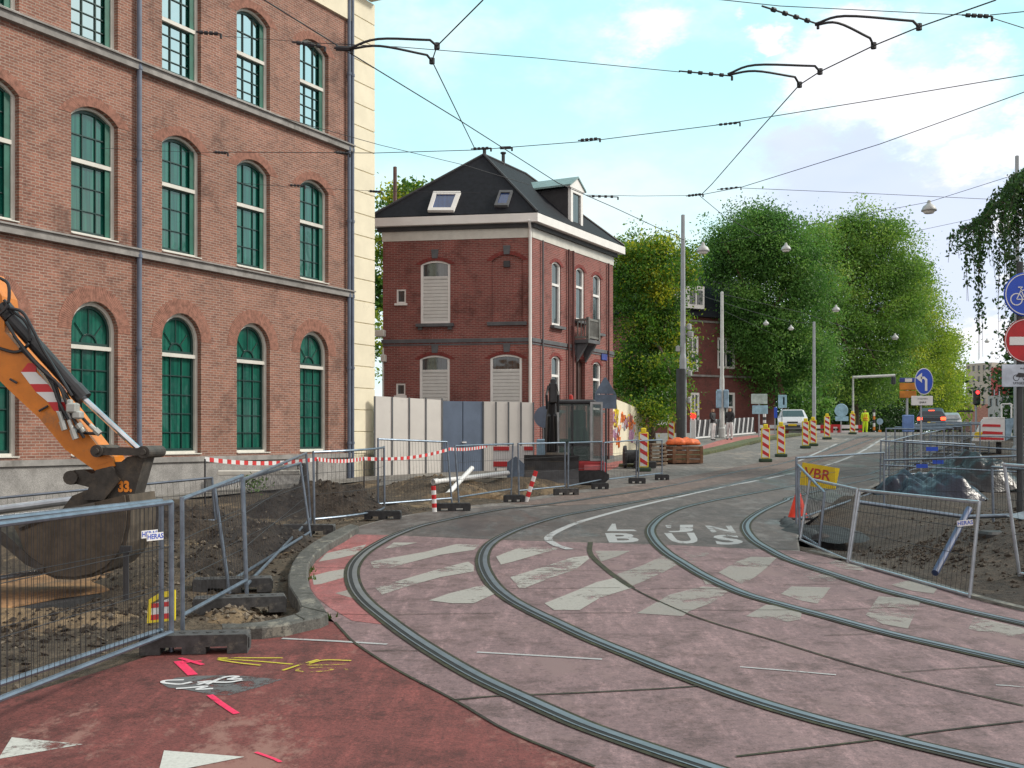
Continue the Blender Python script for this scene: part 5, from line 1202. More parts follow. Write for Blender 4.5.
for s_, nm_ in ((28.35, 'near'), (30.0, 'far')):
    b = MB(); tz = g(28.5) - .02; x0, x1 = P(556, 480, 28.4).x, P(609, 480, 28.4).x
    prof_ = [(x0 + .15, tz), (x1 - .15, tz), (x1, tz + .15), (x1, tz + .26), (x1 - .15, tz + .36), (x0 + .15, tz + .36), (x0, tz + .26), (x0, tz + .15)]
    b.prism(prof_, s_, s_ + .32); b.build('track', M_rubber, mx_, world=True)
b = MB(); X0, X1 = P(524, 470, 27.6).x, P(579, 470, 27.6).x; z1, z0 = P(530, 455, 27.6).z, g(27.6) + .02
rings = []
for x_ in (X0, X1):
    rings.append([Vector((x_, 27.6 + dy, z0 + (z1 - z0) * t_)) for dy, t_ in ((0, 0), (.1, .2), (.15, .5), (.1, .8), (-.02, 1), (.04, 1.0), (.17, .82), (.22, .5), (.17, .18), (.06, 0))])
b.loft(rings); b.build('blade', mat('blade_grey', (.055, .058, .065), .5, var=.3, scale=4, dirt=(.12, .1, .08)), mx_, world=True)
# boom, stick and hoses, seen end on
b = MB()
b.path([P(552, 458, 28.4), P(551, 440, 27.9), P(551, 420, 27.2), P(552, 402, 26.8)], .12, 8, [.17, .16, .13, .1]); b.build('boom', M_dark, mx_, world=True)
b = MB(); b.bev(P(553, 393, 26.7), (.2, .22, .5), .03); b.bev(P(553, 383, 26.7), (.13, .2, .2), .02); b.path([P(547, 409, 26.6), P(546.5, 395, 26.5), P(548.5, 386, 26.6)], .035, 6); b.path([P(558, 412, 26.6), P(558, 395, 26.5), P(556, 384, 26.6)], .035, 6); b.build('stick', M_hydraulic, mx_, world=True)
for dx in (-4, 4):
    b = MB(); b.tube(P(552 + dx, 450, 27.7), P(552 + dx * .8, 415, 26.7), .045, 8); b.build('cylinder', M_hydraulic, mx_, world=True)
b = MB(); b.bev(P(557, 458, 27.9), (.62, .4, .28), .05); b.build('swing_bracket', M_iron, mx_, world=True)
b = MB(); b.bev(P(578, 440, 29.3), (.5, .4, .7), .12); b.bev(P(578, 424, 29.5), (.42, .16, .75), .06); b.bev(P(584, 436, 29.1), (.14, .14, .5), .04); b.bev(P(570, 436, 29.1), (.1, .1, .45), .03); b.build('seat', mat('seat_blue', (.012, .02, .045), .7), mx_, world=True)
# ================================================================ TREES
def leafmat(name, dark, mid, light, trans=.35):
    m, t, b = nt(name)
    at = t.nodes.new('ShaderNodeAttribute'); at.attribute_name = 'tone'
    cr = t.nodes.new('ShaderNodeValToRGB'); L(t, at.outputs['Fac'], cr.inputs[0])
    e = cr.color_ramp.elements; e[0].color = c4(dark); e[1].color = c4(light); n = e.new(.5); n.color = c4(mid)
    L(t, cr.outputs[0], b.inputs['Base Color']); b.inputs['Roughness'].default_value = .6
    tr = t.nodes.new('ShaderNodeBsdfTranslucent'); L(t, cr.outputs[0], tr.inputs[0])
    mx = t.nodes.new('ShaderNodeMixShader'); mx.inputs[0].default_value = trans
    L(t, b.outputs[0], mx.inputs[1]); L(t, tr.outputs[0], mx.inputs[2]); L(t, mx.outputs[0], t.nodes['Material Output'].inputs['Surface'])
    return m
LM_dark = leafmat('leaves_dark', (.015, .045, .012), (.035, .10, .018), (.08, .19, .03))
LM_mid = leafmat('leaves_mid', (.035, .11, .02), (.105, .26, .045), (.26, .44, .09), .45)
LM_mid2 = leafmat('leaves_mid_yellowish', (.045, .12, .018), (.14, .29, .04), (.34, .48, .08), .45)
LM_light = leafmat('leaves_light', (.09, .17, .018), (.28, .41, .035), (.58, .60, .06), .5)
LM_yellow = leafmat('leaves_yellowing', (.035, .10, .012), (.10, .24, .025), (.62, .58, .03), .5)
M_bark = mat('bark', (.10, .075, .055), .95, var=.4, scale=6, bumpk=.6)
M_barklit = mat('bark_lit', (.17, .095, .075), .95, var=.5, scale=6, bumpk=.6)  # redder, paler bark: the light on this trunk is put into its colour
def leaves(pos, tone, size, rng, droop=0.0):
    """mesh of one small folded leaf spray per position"""
    n = len(pos)
    d1 = rng.normal(size=(n, 3)); d1[:, 2] -= droop; d1 /= np.linalg.norm(d1, axis=1)[:, None]
    d2 = rng.normal(size=(n, 3)); d2 -= (d2 * d1).sum(1)[:, None] * d1; d2 /= np.linalg.norm(d2, axis=1)[:, None]
    s = size * (.6 + .8 * rng.random(n))[:, None]
    a = pos - d1 * s * .6; c = pos + d1 * s * .6; b = pos + d2 * s * .33; d = pos - d2 * s * .33
    V = np.stack([a, b, c, d], 1).reshape(-1, 3)
    return V, tone
def leaf_object(name, V, tone, m, parent=None, world=True, origin=None):
    n = len(V) // 4; me = bpy.data.meshes.new(name)
    o = Vector(parent_world(parent)) if parent is not None else Vector(origin or (0, 0, 0))
    V = V - np.array(o)
    me.vertices.add(4 * n); me.vertices.foreach_set('co', V.astype(np.float32).ravel())
    me.loops.add(4 * n); me.loops.foreach_set('vertex_index', np.arange(4 * n, dtype=np.int32))
    me.polygons.add(n); me.polygons.foreach_set('loop_start', np.arange(0, 4 * n, 4, dtype=np.int32)); me.polygons.foreach_set('loop_total', np.full(n, 4, np.int32))
    at = me.attributes.new('tone', 'FLOAT', 'FACE'); at.data.foreach_set('value', np.clip(tone, 0, 1).astype(np.float32))
    me.materials.append(m); me.update(); me.validate()
    ob = bpy.data.objects.new(name, me); COL.objects.link(ob)
    if parent is not None: ob.parent = parent
    else: ob.location = o
    return ob
def tree(label, base, lobes, n, size, m, trunk, seed, cat='tree', group=None, barkm=None, ytop=0.0, limbs=9, name='tree', clump=42, spread=.5):
    """lobes: (centre, radii) world ellipsoids that make up the crown"""
    rng = np.random.default_rng(seed); base = Vector(base)
    t = thing(name, label, cat, tuple(base), 0, group)
    vol = np.array([l[1][0] * l[1][1] * l[1][2] for l in lobes]) ** .67; vol = vol / vol.sum()
    nc = max(20, int(n / clump * 1.6)); P_ = []; T_ = []
    zmin = min(l[0][2] - l[1][2] for l in lobes); zmax = max(l[0][2] + l[1][2] for l in lobes)
    which = rng.choice(len(lobes), size=nc, p=vol)
    for k in range(nc):
        c, r_ = lobes[which[k]]
        v = rng.normal(size=3); v /= np.linalg.norm(v); rad = rng.random() ** .42
        cen = np.array(c) + v * rad * np.array(r_) * (1 + .2 * rng.normal())
        fq = 1.15 / max(.8, spread * 2.2); nz_ = noise.noise(Vector((cen[0] * fq, cen[1] * fq, cen[2] * fq * 1.5 + seed)))
        if nz_ < -.07: continue
        sp_ = spread * (.6 + .8 * rng.random()); q = int(clump * (.5 + rng.random()))
        pts = cen + rng.normal(size=(q, 3)) * np.array([sp_, sp_, sp_ * .6])
        tone = .40 + .6 * noise.noise(Vector((cen[0] * fq * .5 + 9, cen[1] * fq * .5, cen[2] * fq * .7))) + .16 * rng.normal() + .06 * rng.normal(size=q) + ytop * max(0, (cen[2] - zmin) / (zmax - zmin) - .55)
        P_.append(pts); T_.append(tone)
    Pq = np.concatenate(P_); Tq = np.concatenate(T_)
    V, Tq = leaves(Pq, Tq, size, rng, .3)
    leaf_object('crown', V, Tq, m, t)
    b = MB(); rd = random.Random(seed); top = Vector((sum(l[0][0] for l in lobes) / len(lobes), sum(l[0][1] for l in lobes) / len(lobes), (zmin + zmax) / 2 + (zmax - zmin) * .12))
    k1 = base.lerp(top, .35) + Vector((rd.uniform(-.2, .2), 0, 0)); b.path(smooth([base - Vector((0, 0, .3)), base + Vector((0, 0, .4)), k1, top], 4), trunk, 9, [trunk * 1.35] + [trunk * (1.1 - .085 * i) for i in range(12)])
    for i in range(limbs):
        l = lobes[i % len(lobes)]; v = Vector((rd.gauss(0, 1), rd.gauss(0, 1), rd.gauss(.3, .7))).normalized()
        e = Vector(l[0]) + Vector((v.x * l[1][0], v.y * l[1][1], v.z * l[1][2])) * .75; s0 = k1.lerp(top, rd.random() * .7)
        md = s0.lerp(e, .5) + Vector((0, 0, rd.uniform(0, .6))); b.path(smooth([s0, md, e], 3), .1, 6, [trunk * .45 * (1 - .11 * j) for j in range(7)])
    b.build('trunk', barkm or M_bark, t, world=True)
    return t
def lobe(px, py, Y, rx_px, rz_px, ry=None):
    c = P(px, py, Y); s = Y / F; return (tuple(c), (rx_px * s, ry if ry else rx_px * s * .9, rz_px * s))
# tree beside the house
tree('dark green tree with yellowing top just right of the small brick house', tuple(G(652, 446)), [lobe(640, 300, 49, 34, 62), lobe(662, 330, 49, 27, 62), lobe(625, 262, 50, 24, 32), lobe(655, 262, 49, 30, 32), lobe(635, 375, 48, 26, 38), lobe(664, 385, 47, 26, 35), lobe(686, 268, 50, 15, 24), lobe(650, 410, 46, 18, 18)], 60000, .11, LM_yellow, .22, 11, ytop=.42, spread=.30)
tree('tall bushy tree standing over the dark red building', tuple(P(790, 434, 80)), [lobe(733, 252, 80, 30, 38), lobe(765, 250, 80, 38, 42), lobe(795, 285, 80, 36, 60), lobe(748, 312, 79, 22, 45), lobe(765, 340, 80, 40, 48), lobe(800, 360, 81, 34, 34), lobe(760, 225, 81, 22, 20), lobe(715, 262, 80, 16, 24), lobe(755, 385, 82, 16, 24)], 125000, .155, LM_mid, .34, 12, barkm=M_barklit, group='street trees along the far road', spread=.5)
tree('broad lighter green street tree, tallest right of the bushy one', tuple(P(857, 434, 98)), [lobe(850, 262, 96, 34, 48), lobe(880, 262, 98, 38, 50), lobe(838, 318, 95, 34, 50), lobe(880, 330, 98, 42, 50), lobe(860, 375, 97, 44, 36), lobe(905, 290, 100, 26, 46), lobe(862, 232, 97, 26, 20), lobe(826, 250, 95, 18, 28), lobe(820, 290, 88, 26, 56), lobe(812, 240, 88, 16, 24), lobe(818, 370, 93, 26, 34), lobe(846, 226, 96, 12, 12), lobe(893, 232, 99, 16, 14)], 125000, .18, LM_mid2, .36, 13, group='street trees along the far road', ytop=.3, spread=.6)
tree('yellow-green street tree behind the blue arrow sign', tuple(P(905, 436, 120)), [lobe(910, 320, 118, 32, 52), lobe(930, 345, 122, 26, 48), lobe(905, 380, 117, 36, 36), lobe(938, 385, 124, 22, 36), lobe(918, 285, 120, 18, 26)], 52000, .2, LM_light, .36, 14, group='street trees along the far road', spread=.6)
tree('small yellow-green street tree farthest down the road', tuple(P(950, 437, 155)), [lobe(945, 372, 150, 18, 42), lobe(955, 400, 158, 13, 30), lobe(940, 405, 150, 16, 26), lobe(948, 345, 152, 9, 20)], 20000, .28, LM_light, .34, 15, group='street trees along the far road', spread=.7)
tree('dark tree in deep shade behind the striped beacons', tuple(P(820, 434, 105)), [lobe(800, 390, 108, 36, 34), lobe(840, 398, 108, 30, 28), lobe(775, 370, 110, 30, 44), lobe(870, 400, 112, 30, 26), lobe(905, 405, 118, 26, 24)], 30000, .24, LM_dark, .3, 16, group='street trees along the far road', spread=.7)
tree('dark green shrub beside the reddish trunk', tuple(P(808, 433, 78)), [lobe(808, 404, 78, 16, 18), lobe(822, 408, 79, 12, 14), lobe(792, 412, 79, 10, 14)], 3500, .2, LM_mid, .08, 17, cat='shrub', name='shrub', limbs=4, spread=.3)
tree('leafy tree rising behind the roof of the small house, on its left', tuple(P(400, 440, 62)), [lobe(408, 205, 60, 26, 22), lobe(436, 205, 62, 22, 22), lobe(385, 250, 60, 14, 50), lobe(378, 320, 60, 12, 60), lobe(420, 240, 61, 30, 30)], 12000, .2, LM_yellow, .24, 18, ytop=.5, spread=.4)
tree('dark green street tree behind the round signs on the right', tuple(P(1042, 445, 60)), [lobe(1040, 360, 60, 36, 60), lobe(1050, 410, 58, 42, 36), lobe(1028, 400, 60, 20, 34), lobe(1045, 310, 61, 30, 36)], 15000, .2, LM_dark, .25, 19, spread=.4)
# weeping birch: trunk right of the picture, curtains of hanging twigs
bt = thing('weeping_tree', 'weeping birch hanging its twigs in at the upper right edge', 'tree', tuple(G(1180, 470)))
rng = np.random.default_rng(30); rd = random.Random(31); V_ = []; T_ = []; b = MB(); tb = MB()
bb = Vector(bt.location); crown = P(1130, 190, bb.y); BY = bb.y
b.path(smooth([bb - Vector((0, 0, .2)), bb + Vector((0, 0, 2.5)), P(1150, 250, BY), crown], 5), .2, 9, [.26 - .012 * i for i in range(16)])
for i in range(105):
    px = 955 + (i / 105) ** .75 * 165 + rd.uniform(-4, 4); Y = BY + rd.uniform(-1.6, 1.6)
    top = 232 - 36 * min(1, (px - 952) / 60) - rd.uniform(0, 30) * min(1, max(0, (px - 975) / 40)); ln = rd.choice((30, 45, 60, 80)) if px < 1000 else rd.choice((50, 80, 110, 140))
    if abs(px - 981) < 6: ln = 150 if rd.random() < .6 else 60
    s0 = P(px + 6, top, Y); e = P(px + rd.uniform(-4, 4), top + ln, Y)
    md = P(px - rd.uniform(0, 4), top + ln * .3, Y); pth = smooth([P(px + 40, top + 14, Y), P(px + 18, top - 3, Y), s0, md, e], 4); tb.path(pth, .006, 4)
    m_ = int(ln * 2.1); k = rng.random(m_) ** .85
    for q in k:
        j = 6 + q * (len(pth) - 8); a_ = int(j); f_ = j - a_; p = pth[a_].lerp(pth[min(a_ + 1, len(pth) - 1)], f_)
        V_.append((p.x + rng.normal() * .07, p.y + rng.normal() * .08, p.z + rng.normal() * .05)); T_.append(.35 + .3 * rng.normal() + (.1 if q > .6 else 0))
for i in range(12):
    e = P(1000 + i * 9, 205 - 4 * (i % 5), BY + rd.uniform(-1.2, 1.2)); b.path(smooth([P(1145, 235 - 5 * i % 40, BY), e.lerp(crown, .5) + Vector((0, 0, .5)), e], 4), .05, 6, [.07 - .006 * k for k in range(9)])
V, T = leaves(np.array(V_), np.array(T_), .10, rng, 1.2); leaf_object('foliage', V, T, LM_dark, bt); b.build('trunk', M_bark, bt, world=True); tb.build('hanging_twigs', M_bark, bt, world=True)

tree('dark hedge of leaves added to close the bright sky gaps under the street trees', tuple(P(815, 436, 104)), [lobe(x, 424, 104 + (x - 760) * .05, 20, 13, 1.5) for x in range(745, 915, 14)], 26000, .2, LM_dark, .1, 44, cat='infill', name='infill', limbs=2, spread=.4)  # dark foliage added only to block the bright sky between the trunks
# ================================================================ FAR BUILDINGS
bk_ = P(655, 437, 76); f_ = Fr(P(640, 437, 76)[:2], P(775, 437, 82)[:2])
rb_ = thing('red_building', 'dark red brick building with white windows behind the trees', 'building', (f_.o.x, f_.o.y, 1.9))
def fz(py): return EYE + (HY - py) / F * 79
WN = [(1.9, fz(398) , 1.35, fz(378) - fz(398)), (1.9, 4.9, 1.3, 2.0)]
wns = []
for px0, px1, py0, py1 in ((688, 697, 393, 432), (715, 733, 337, 368), (717, 733, 392, 425), (685, 696, 337, 372), (655, 668, 337, 368), (655, 668, 392, 425)):
    u0_, u1_ = [(x - 640) / 135 * f_.len for x in (px0, px1)]; wns.append((u0_, u1_, fz(py1), fz(py0)))
b = MB(); b.sheet([(0, 1.5), (f_.len, 1.5), (f_.len, fz(318)), (0, fz(318))], [[(a, c), (b2, c), (b2, d), (a, d)] for a, b2, c, d in wns], 0, .15)
b.add([(f_.len, 0, 1.5), (f_.len, 9, 1.5), (f_.len, 9, fz(318)), (f_.len, 0, fz(318))], [(0, 1, 2, 3)]); b.add([(0, 0, 1.5), (0, 9, 1.5), (0, 9, fz(318)), (0, 0, fz(318))], [(0, 1, 2, 3)]); b.add([(0, 9, 1.5), (f_.len, 9, 1.5), (f_.len, 9, fz(318)), (0, 9, fz(318))], [(0, 1, 2, 3)])
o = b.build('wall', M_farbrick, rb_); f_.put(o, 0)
for z in (fz(322), fz(376)):
    b = MB(); b.box((f_.len / 2, -.04, z), (f_.len, .1, .14)); o = b.build('string_course', M_stone, rb_); f_.put(o, 0)
for a, b2, c, d in wns:
    w = b2 - a; h = d - c; b = MB(); b.ringplate([(0, 0), (w, 0), (w, h), (0, h)], [(.16, .16), (w - .16, .16), (w - .16, h - .16), (.16, h - .16)], .02, .1); b.box((w / 2, .06, h * .55), (w - .3, .08, .14)); b.box((w / 2, .06, h * .5), (.09, .08, h - .3)); wi = b.build('window', M_white, rb_); f_.put(wi, a, c)
    b = MB(); b.box((w / 2, .12, h / 2), (w - .1, .02, h - .1)); b.build('pane', M_houseglass, wi)
b = MB(); zr = fz(318); b.add([(-.4, -.5, zr), (f_.len + .4, -.5, zr), (f_.len + .4, 9.4, zr), (-.4, 9.4, zr), (1.8, 4, zr + 4.2), (f_.len - 1.8, 4, zr + 4.2)], [(0, 1, 5, 4), (1, 2, 5), (2, 3, 4, 5), (3, 0, 4), (3, 2, 1, 0)]); o = b.build('roof', M_slate, rb_); f_.put(o, 0)
b = MB(); u_ = (691 - 640) / 135 * f_.len; b.box((u_, .5, fz(299)), (1.5, 1.6, 1.6)); dmr = b.build('dormer', M_white, rb_); f_.put(dmr, 0)
b = MB(); b.box((u_ - .32, -.32, fz(299)), (.48, .04, 1.0)); b.box((u_ + .32, -.32, fz(299)), (.48, .04, 1.0)); b.build('pane', M_houseglass, dmr)
def block(label, x0, x1, ytop, Y, m, floors, cols, depth=14, name='apartment_block'):
    p0, p1 = P(x0, 437, Y), P(x1, 437, Y - 6); f_ = Fr(p0[:2], p1[:2]); z1 = P(x0, ytop, Y).z
    t = thing(name, label, 'building', (p0.x, p0.y, .5)); hs = []
    for i in range(floors):
        for j in range(cols):
            cw = f_.len / cols; ch = (z1 - 1) / floors; hs.append((j * cw + cw * .25, j * cw + cw * .75, 1 + i * ch + ch * .3, 1 + i * ch + ch * .8))
    b = MB(); b.sheet([(0, 0), (f_.len, 0), (f_.len, z1), (0, z1)], [[(a, c), (b2, c), (b2, d), (a, d)] for a, b2, c, d in hs], 0, .3); b.add([(0, 0, 0), (0, depth, 0), (0, depth, z1), (0, 0, z1)], [(0, 1, 2, 3)]); b.add([(0, 0, z1), (f_.len, 0, z1), (f_.len, depth, z1), (0, depth, z1)], [(0, 1, 2, 3)]); b.add([(f_.len, 0, 0), (f_.len, depth, 0), (f_.len, depth, z1), (f_.len, 0, z1)], [(0, 1, 2, 3)])
    o = b.build('wall', m, t); f_.put(o, 0)
    for a, b2, c, d in hs:
        b = MB(); b.box(((b2 - a) / 2, .2, (d - c) / 2), (b2 - a, .05, d - c)); o = b.build('window', M_houseglass, t); f_.put(o, a, c)
M_beige = mat('beige_render', (.42, .39, .34), .85, var=.1, scale=.2)
block('pale beige apartment block far down the street', 966, 992, 364, 260, M_beige, 7, 5)
block('narrow red house front beside the beige apartment block', 991, 1001, 368, 230, mat('red_paint_wall', (.38, .05, .05), .8), 4, 2, name='town_house')
block('low pinkish houses at the foot of the beige apartment block', 955, 973, 405, 200, mat('pink_brick', (.32, .17, .14), .85, var=.2), 3, 3, name='town_house')
block('grey town houses at the right end of the street', 988, 1012, 396, 170, mat('grey_render', (.33, .33, .33), .85, var=.15, scale=.4), 3, 4, name='town_house')
block('pale red brick houses behind the parked car row', 930, 956, 408, 230, mat('pale_brick', (.32, .2, .17), .85, var=.2), 2, 4, name='town_house')
# buildings and trees across the street, right of the view (seen in the window glass)
tree('broad green tree across the street, reflected in the lower windows', (38, 33, .9), [((38, 30, 7), (4, 7, 4.5)), ((37, 42, 8), (4, 6, 5)), ((38, 20, 6), (4, 6, 4)), ((39, 52, 7), (4, 6, 5))], 7000, .5, LM_dark, .35, 41, spread=.9)
# graffiti wall
b = MB(); gw0, gw1 = P(608, 437, 42), P(646, 437, 47); fg = Fr(gw0[:2], gw1[:2]); z0 = g(43) - .1
b.prism([(0, 0), (fg.len, 0), (fg.len, 1.6), (fg.len * .7, 2.05), (fg.len * .4, 2.2), (.3, 2.35), (0, 2.2)], 0, .25); gt = thing('graffiti_wall', 'pale wall with colourful graffiti between the small house and the tree', 'wall', (gw0.x, gw0.y, z0), fg.a); b.build('wall_face', M_cream, gt)
rd = random.Random(12)
for i, cl in enumerate(((.7, .18, .03), (.75, .6, .03), (.5, .5, .55), (.35, .12, .1), (.45, .25, .4))):
    b = MB()
    for k in range(5):
        u = rd.random() * (fg.len - .8) + .4; z = .5 + rd.random() * 1.1; b.path(smooth([(u, -.012 - .002 * i, z), (u + .15, -.012 - .002 * i, z + rd.uniform(.2, .5)), (u + .3, -.012 - .002 * i, z - .1), (u + .45, -.012 - .002 * i, z + .3)], 3), .045, 4)
    b.build('graffiti', mat('graffiti_%d' % i, cl, .6), gt)
# ================================================================ STREET FURNITURE
def pole(name, label, cat, px, ybase, ytop, Y, r0, r1, m, lean=0, extra=None, group=None):
    z0 = g(Y) - .05 if ybase is None else P(px, ybase, Y).z; a = P(px, 437, Y); zt = P(px, ytop, Y).z
    t = thing(name, label, cat, (a.x, a.y, z0), 0, group); b = MB()
    h = zt - z0; b.loft([[(r * cos(2 * pi * k / 10), r * sin(2 * pi * k / 10), z) for k in range(10)] for r, z in ((r0 * 1.5, 0), (r0 * 1.5, .5), (r0, .55), (r0, h * .4), ((r0 + r1) / 2, h * .42), (r1, h), (0.001, h + .03))])
    b.build('shaft', m, t); return t, h
M_polegrey = mat('pole_grey', (.33, .36, .39), .5, var=.1); M_poledark = mat('pole_dark', (.035, .04, .045), .5, var=.2); M_polelight = mat('pole_light', (.55, .57, .56), .5, var=.1)
tA, hA = pole('catenary_pole', 'tall grey catenary pole with a dark thick foot, right of the yellowing tree', 'pole', 683, None, 215, 45, .14, .08, M_polegrey)
s_ = 45 / F
b = MB(); b.tube((-.08, 0, 0), (-.08, 0, (455 - 370) * s_), .2, 12); b.build('dark_casing', M_poledark, tA)
b = MB()
for z, r_, x in ((4.9, .13, .3), (5.2, .1, .25), (4.3, .1, -.2), (3.3, .09, .28), (2.2, .08, .25)): b.lathe((x, 0, z), [(0, -.14), (r_, -.1), (r_, .1), (0, .14)], 10); b.tube((0, 0, z), (x, 0, z), .03, 6)
b.build('signal_lamps', mat('lamp_grey', (.4, .42, .42), .5), tA)
t_, h_ = pole('catenary_pole', 'light grey pole with two bluish signal boxes in front of the red building', 'pole', 722, None, 292, 60, .13, .08, M_polelight)
s_ = 60 / F; zb_ = (437 - 398) * s_ + EYE - g(60)
M_bluegrey = mat('box_bluegrey', (.25, .38, .5), .5)
for dx in (-3.6, 3.6):
    b = MB(); b.bev((dx * s_, -.1, zb_), (.26, .3, 1.0), .04); b.build('signal_box', M_bluegrey, t_)
t_, h_ = pole('street_pole', 'grey pole carrying the span wire behind the striped beacons', 'pole', 814, None, 322, 74, .13, .09, M_polegrey)
t_, h_ = pole('signal_mast', 'pale mast with a horizontal arm reaching right towards the arrow sign', 'pole', 853, None, 376, 84, .1, .07, M_polelight)
s_ = 84 / F; b = MB(); b.tube((0, 0, h_ - .1), (42 * s_, 0, h_ + .05), .1, 8); b.build('arm', M_polelight, t_); b = MB(); b.bev((40 * s_, -.1, h_ - .35), (.3, .3, .6), .05); b.build('signal_head', M_poledark, t_)
t_, h_ = pole('tall_pole', 'grey pole standing up above the weeping birch at the right edge', 'pole', 1017, None, 156, 40, .12, .07, M_polegrey)
# pipe behind the house on the left
t_, h_ = pole('chimney_pipe', 'thin brown pipe rising left of the house roof', 'pipe', 395, None, 167, 46, .08, .08, mat('pipe_rust', (.12, .06, .05), .6))
# hanging lamps on span wires
def lamp(label, px, py, Y, wpx, group, warm=False):
    s = Y / F; w = wpx * s; c = P(px, py, Y); t = thing('street_lamp', label, 'lamp', tuple(c), 0, group)
    b = MB(); b.lathe((0, 0, 0), [(.0, w * .55), (w * .1, w * .5), (w * .16, w * .28), (w * .38, w * .12), (w * .5, -.12 * w), (w * .5, -.2 * w), (w * .3, -.24 * w)], 16); b.build('lamp_shade', mat('lamp_grey', (.4, .42, .42), .5), t, smooth_=True)
    b = MB(); b.lathe((0, 0, 0), [(w * .42, -.2 * w), (w * .3, -.36 * w), (0, -.4 * w)], 12); b.build('lamp_glass', M_white, t); return c
lamp('bell-shaped hanging lamp against the cloud, above the right end of the street', 929, 208, 38, 15, 'lamps hung over the street')
lamp('bell-shaped hanging lamp left of the bushy tree top', 703, 249, 44, 13, 'lamps hung over the street')
lamp('hanging lamp in front of the bushy tree crown, upper one', 786, 248, 52, 10, 'lamps hung over the street')
lamp('white lamp left of the pair on the grey pole wire', 766, 323, 74, 6, 'lamps hung over the street')
lamp('white lamp next to the grey pole top', 791, 328, 74, 6, 'lamps hung over the street')
lamp('white lamp in front of the lighter green tree, upper one', 836, 309, 76, 8, 'lamps hung over the street')
lamp('white lamp in front of the lighter green tree, lower right one', 895, 337, 90, 7, 'lamps hung over the street')
lamp('small lamp hanging in the gap above the far buildings, upper one', 987, 341, 110, 5, 'lamps hung over the street')
lamp('small lamp hanging in the gap above the far buildings, lower one', 992, 353, 130, 4, 'lamps hung over the street')
# red-white-yellow beacons
def beacon(label, px, ybase, ytop, first=None):
    c = G(px, ybase)
    if first is None:
        t = thing('striped_beacon', label, 'beacon', tuple(c), 0, 'red and white striped beacons beside the tracks')
        b = MB(); b.bev((0, 0, .06), (.42, .3, .12), .02); b.build('rubber_foot', mat('foot_green', (.03, .06, .035), .8), t)
        b = MB(); b.bev((0, 0, .66), (.30, .05, 1.08), .015); b.build('board', M_beaconyellow, t)
        b = MB(); b.box((0, -.028, .66), (.23, .006, 1.0)); b.build('white_face', M_wsign, t)
        b = MB()
        for k in range(4):
            z = .16 + k * .29
            poly = [(-.114, z + .14), (.114, z - .0), (.114, z + .13), (-.114, z + .27)]; poly = [(x, min(1.155, max(.17, zz))) for x, zz in poly]; b.prism(poly, -.036, -.032)
        b.build('red_stripes', M_red, t)
        b = MB(); b.bev((0, 0, 1.26), (.16, .07, .14), .02); b.build('warning_lamp', M_beaconyellow, t)
        return t
    t = copy_tree(first); t.location = c; t['label'] = label; return t
be = beacon('striped beacon behind the last fence panel, left of the orange stack', 643.5, 471.5, 433)
for lb, px, yb in (('striped beacon partly hidden behind the orange stack', 671, 446), ('striped beacon nearest on the road side, first from the left of the road row', 765.5, 462), ('second striped beacon of the road row', 781, 457),
                   ('third striped beacon of the road row, left one of the close pair', 805.5, 448.5), ('fourth striped beacon of the road row, right one of the close pair', 813, 446), ('fifth striped beacon, in front of the round sign', 827, 439.5), ('striped beacon farthest up the road, left of the hi-vis worker', 852.5, 434.3)):
    beacon(lb, px, yb, 0, be)
be.rotation_euler = (0, 0, .1)
# small striped marker posts by the trench
for lb, bx, by, tx, ty in (('upright red and white marker post in the sandy trench', 434.5, 512, 433.5, 486), ('leaning red and white marker post in front of the blade', 526, 502, 536, 471)):
    a = G(bx, by); e = P(tx, ty, a.y); t = thing('marker_post', lb, 'marker post', tuple(a), 0, 'striped marker posts'); n = 6
    b = MB()
    for k in range(n): b.cur = k % 2; b.tube(a.lerp(e, k / n), a.lerp(e, (k + 1) / n), .045, 10)
    b.build('post_body', [M_wsign, M_red], t, world=True)
# red and white barrier boards
def bboard(label, x0, x1, y0, y1, Y, rows, group, posts=True, n=6):
    a, c = P(x0, y0, Y), P(x1, y1, Y); t = thing('barrier_board', label, 'barrier', (a.x, a.y, g(Y)), 0, group); w = c.x - a.x
    r1, r2 = MB(), MB(); hb_ = (a.z - c.z) / (rows * 1.6 - .6)
    for r_ in range(rows):
        z = a.z - hb_ * (.5 + 1.6 * r_)
        for k in range(n):
            (r2 if k % 4 == 1 else r1).box((a.x + w * (k + .5) / n, Y, z), (w / n, .04, hb_))
    r1.build('white_boards', M_wsign, t, world=True); r2.build('red_boards', M_red, t, world=True)
    b = MB()
    for x in (a.x + .05, c.x - .05): b.tube((x, Y + .05, g(Y)), (x, Y + .05, a.z + .05), .03, 6)
    b.build('posts', M_dark, t, world=True)
t = thing('barrier_board', 'red and white barrier board leaning by the hoarding behind the fence', 'barrier', (P(493, 470, 30.5).x, 30.5, g(30.5)), 0, 'red and white barrier boards')
def bbx(nm_, x0, x1, y0, y1, m_, dy):
    a_, c_ = P(x0, y0, 30.5), P(x1, y1, 30.5); q_ = MB(); q_.box(((a_.x + c_.x) / 2, 30.5 + dy, (a_.z + c_.z) / 2), (c_.x - a_.x, .03, a_.z - c_.z)); q_.build(nm_, m_, t, world=True)
bbx('white_board', 493, 533, 446, 468, M_wsign, 0)
for q4 in ((493.5, 509, 446.5, 450.5), (524, 533, 446.5, 450.5), (493.5, 509, 461.5, 466.5)): bbx('red_strip', *q4, M_red, -.03)
bboard('red and white barrier board in front of the white car', 760, 803, 425, 434, 68, 2, 'red and white barrier boards', n=9)
bboard('red and white barrier board between the beacons and the round sign', 816, 850, 425, 434, 70, 2, 'red and white barrier boards', n=8)
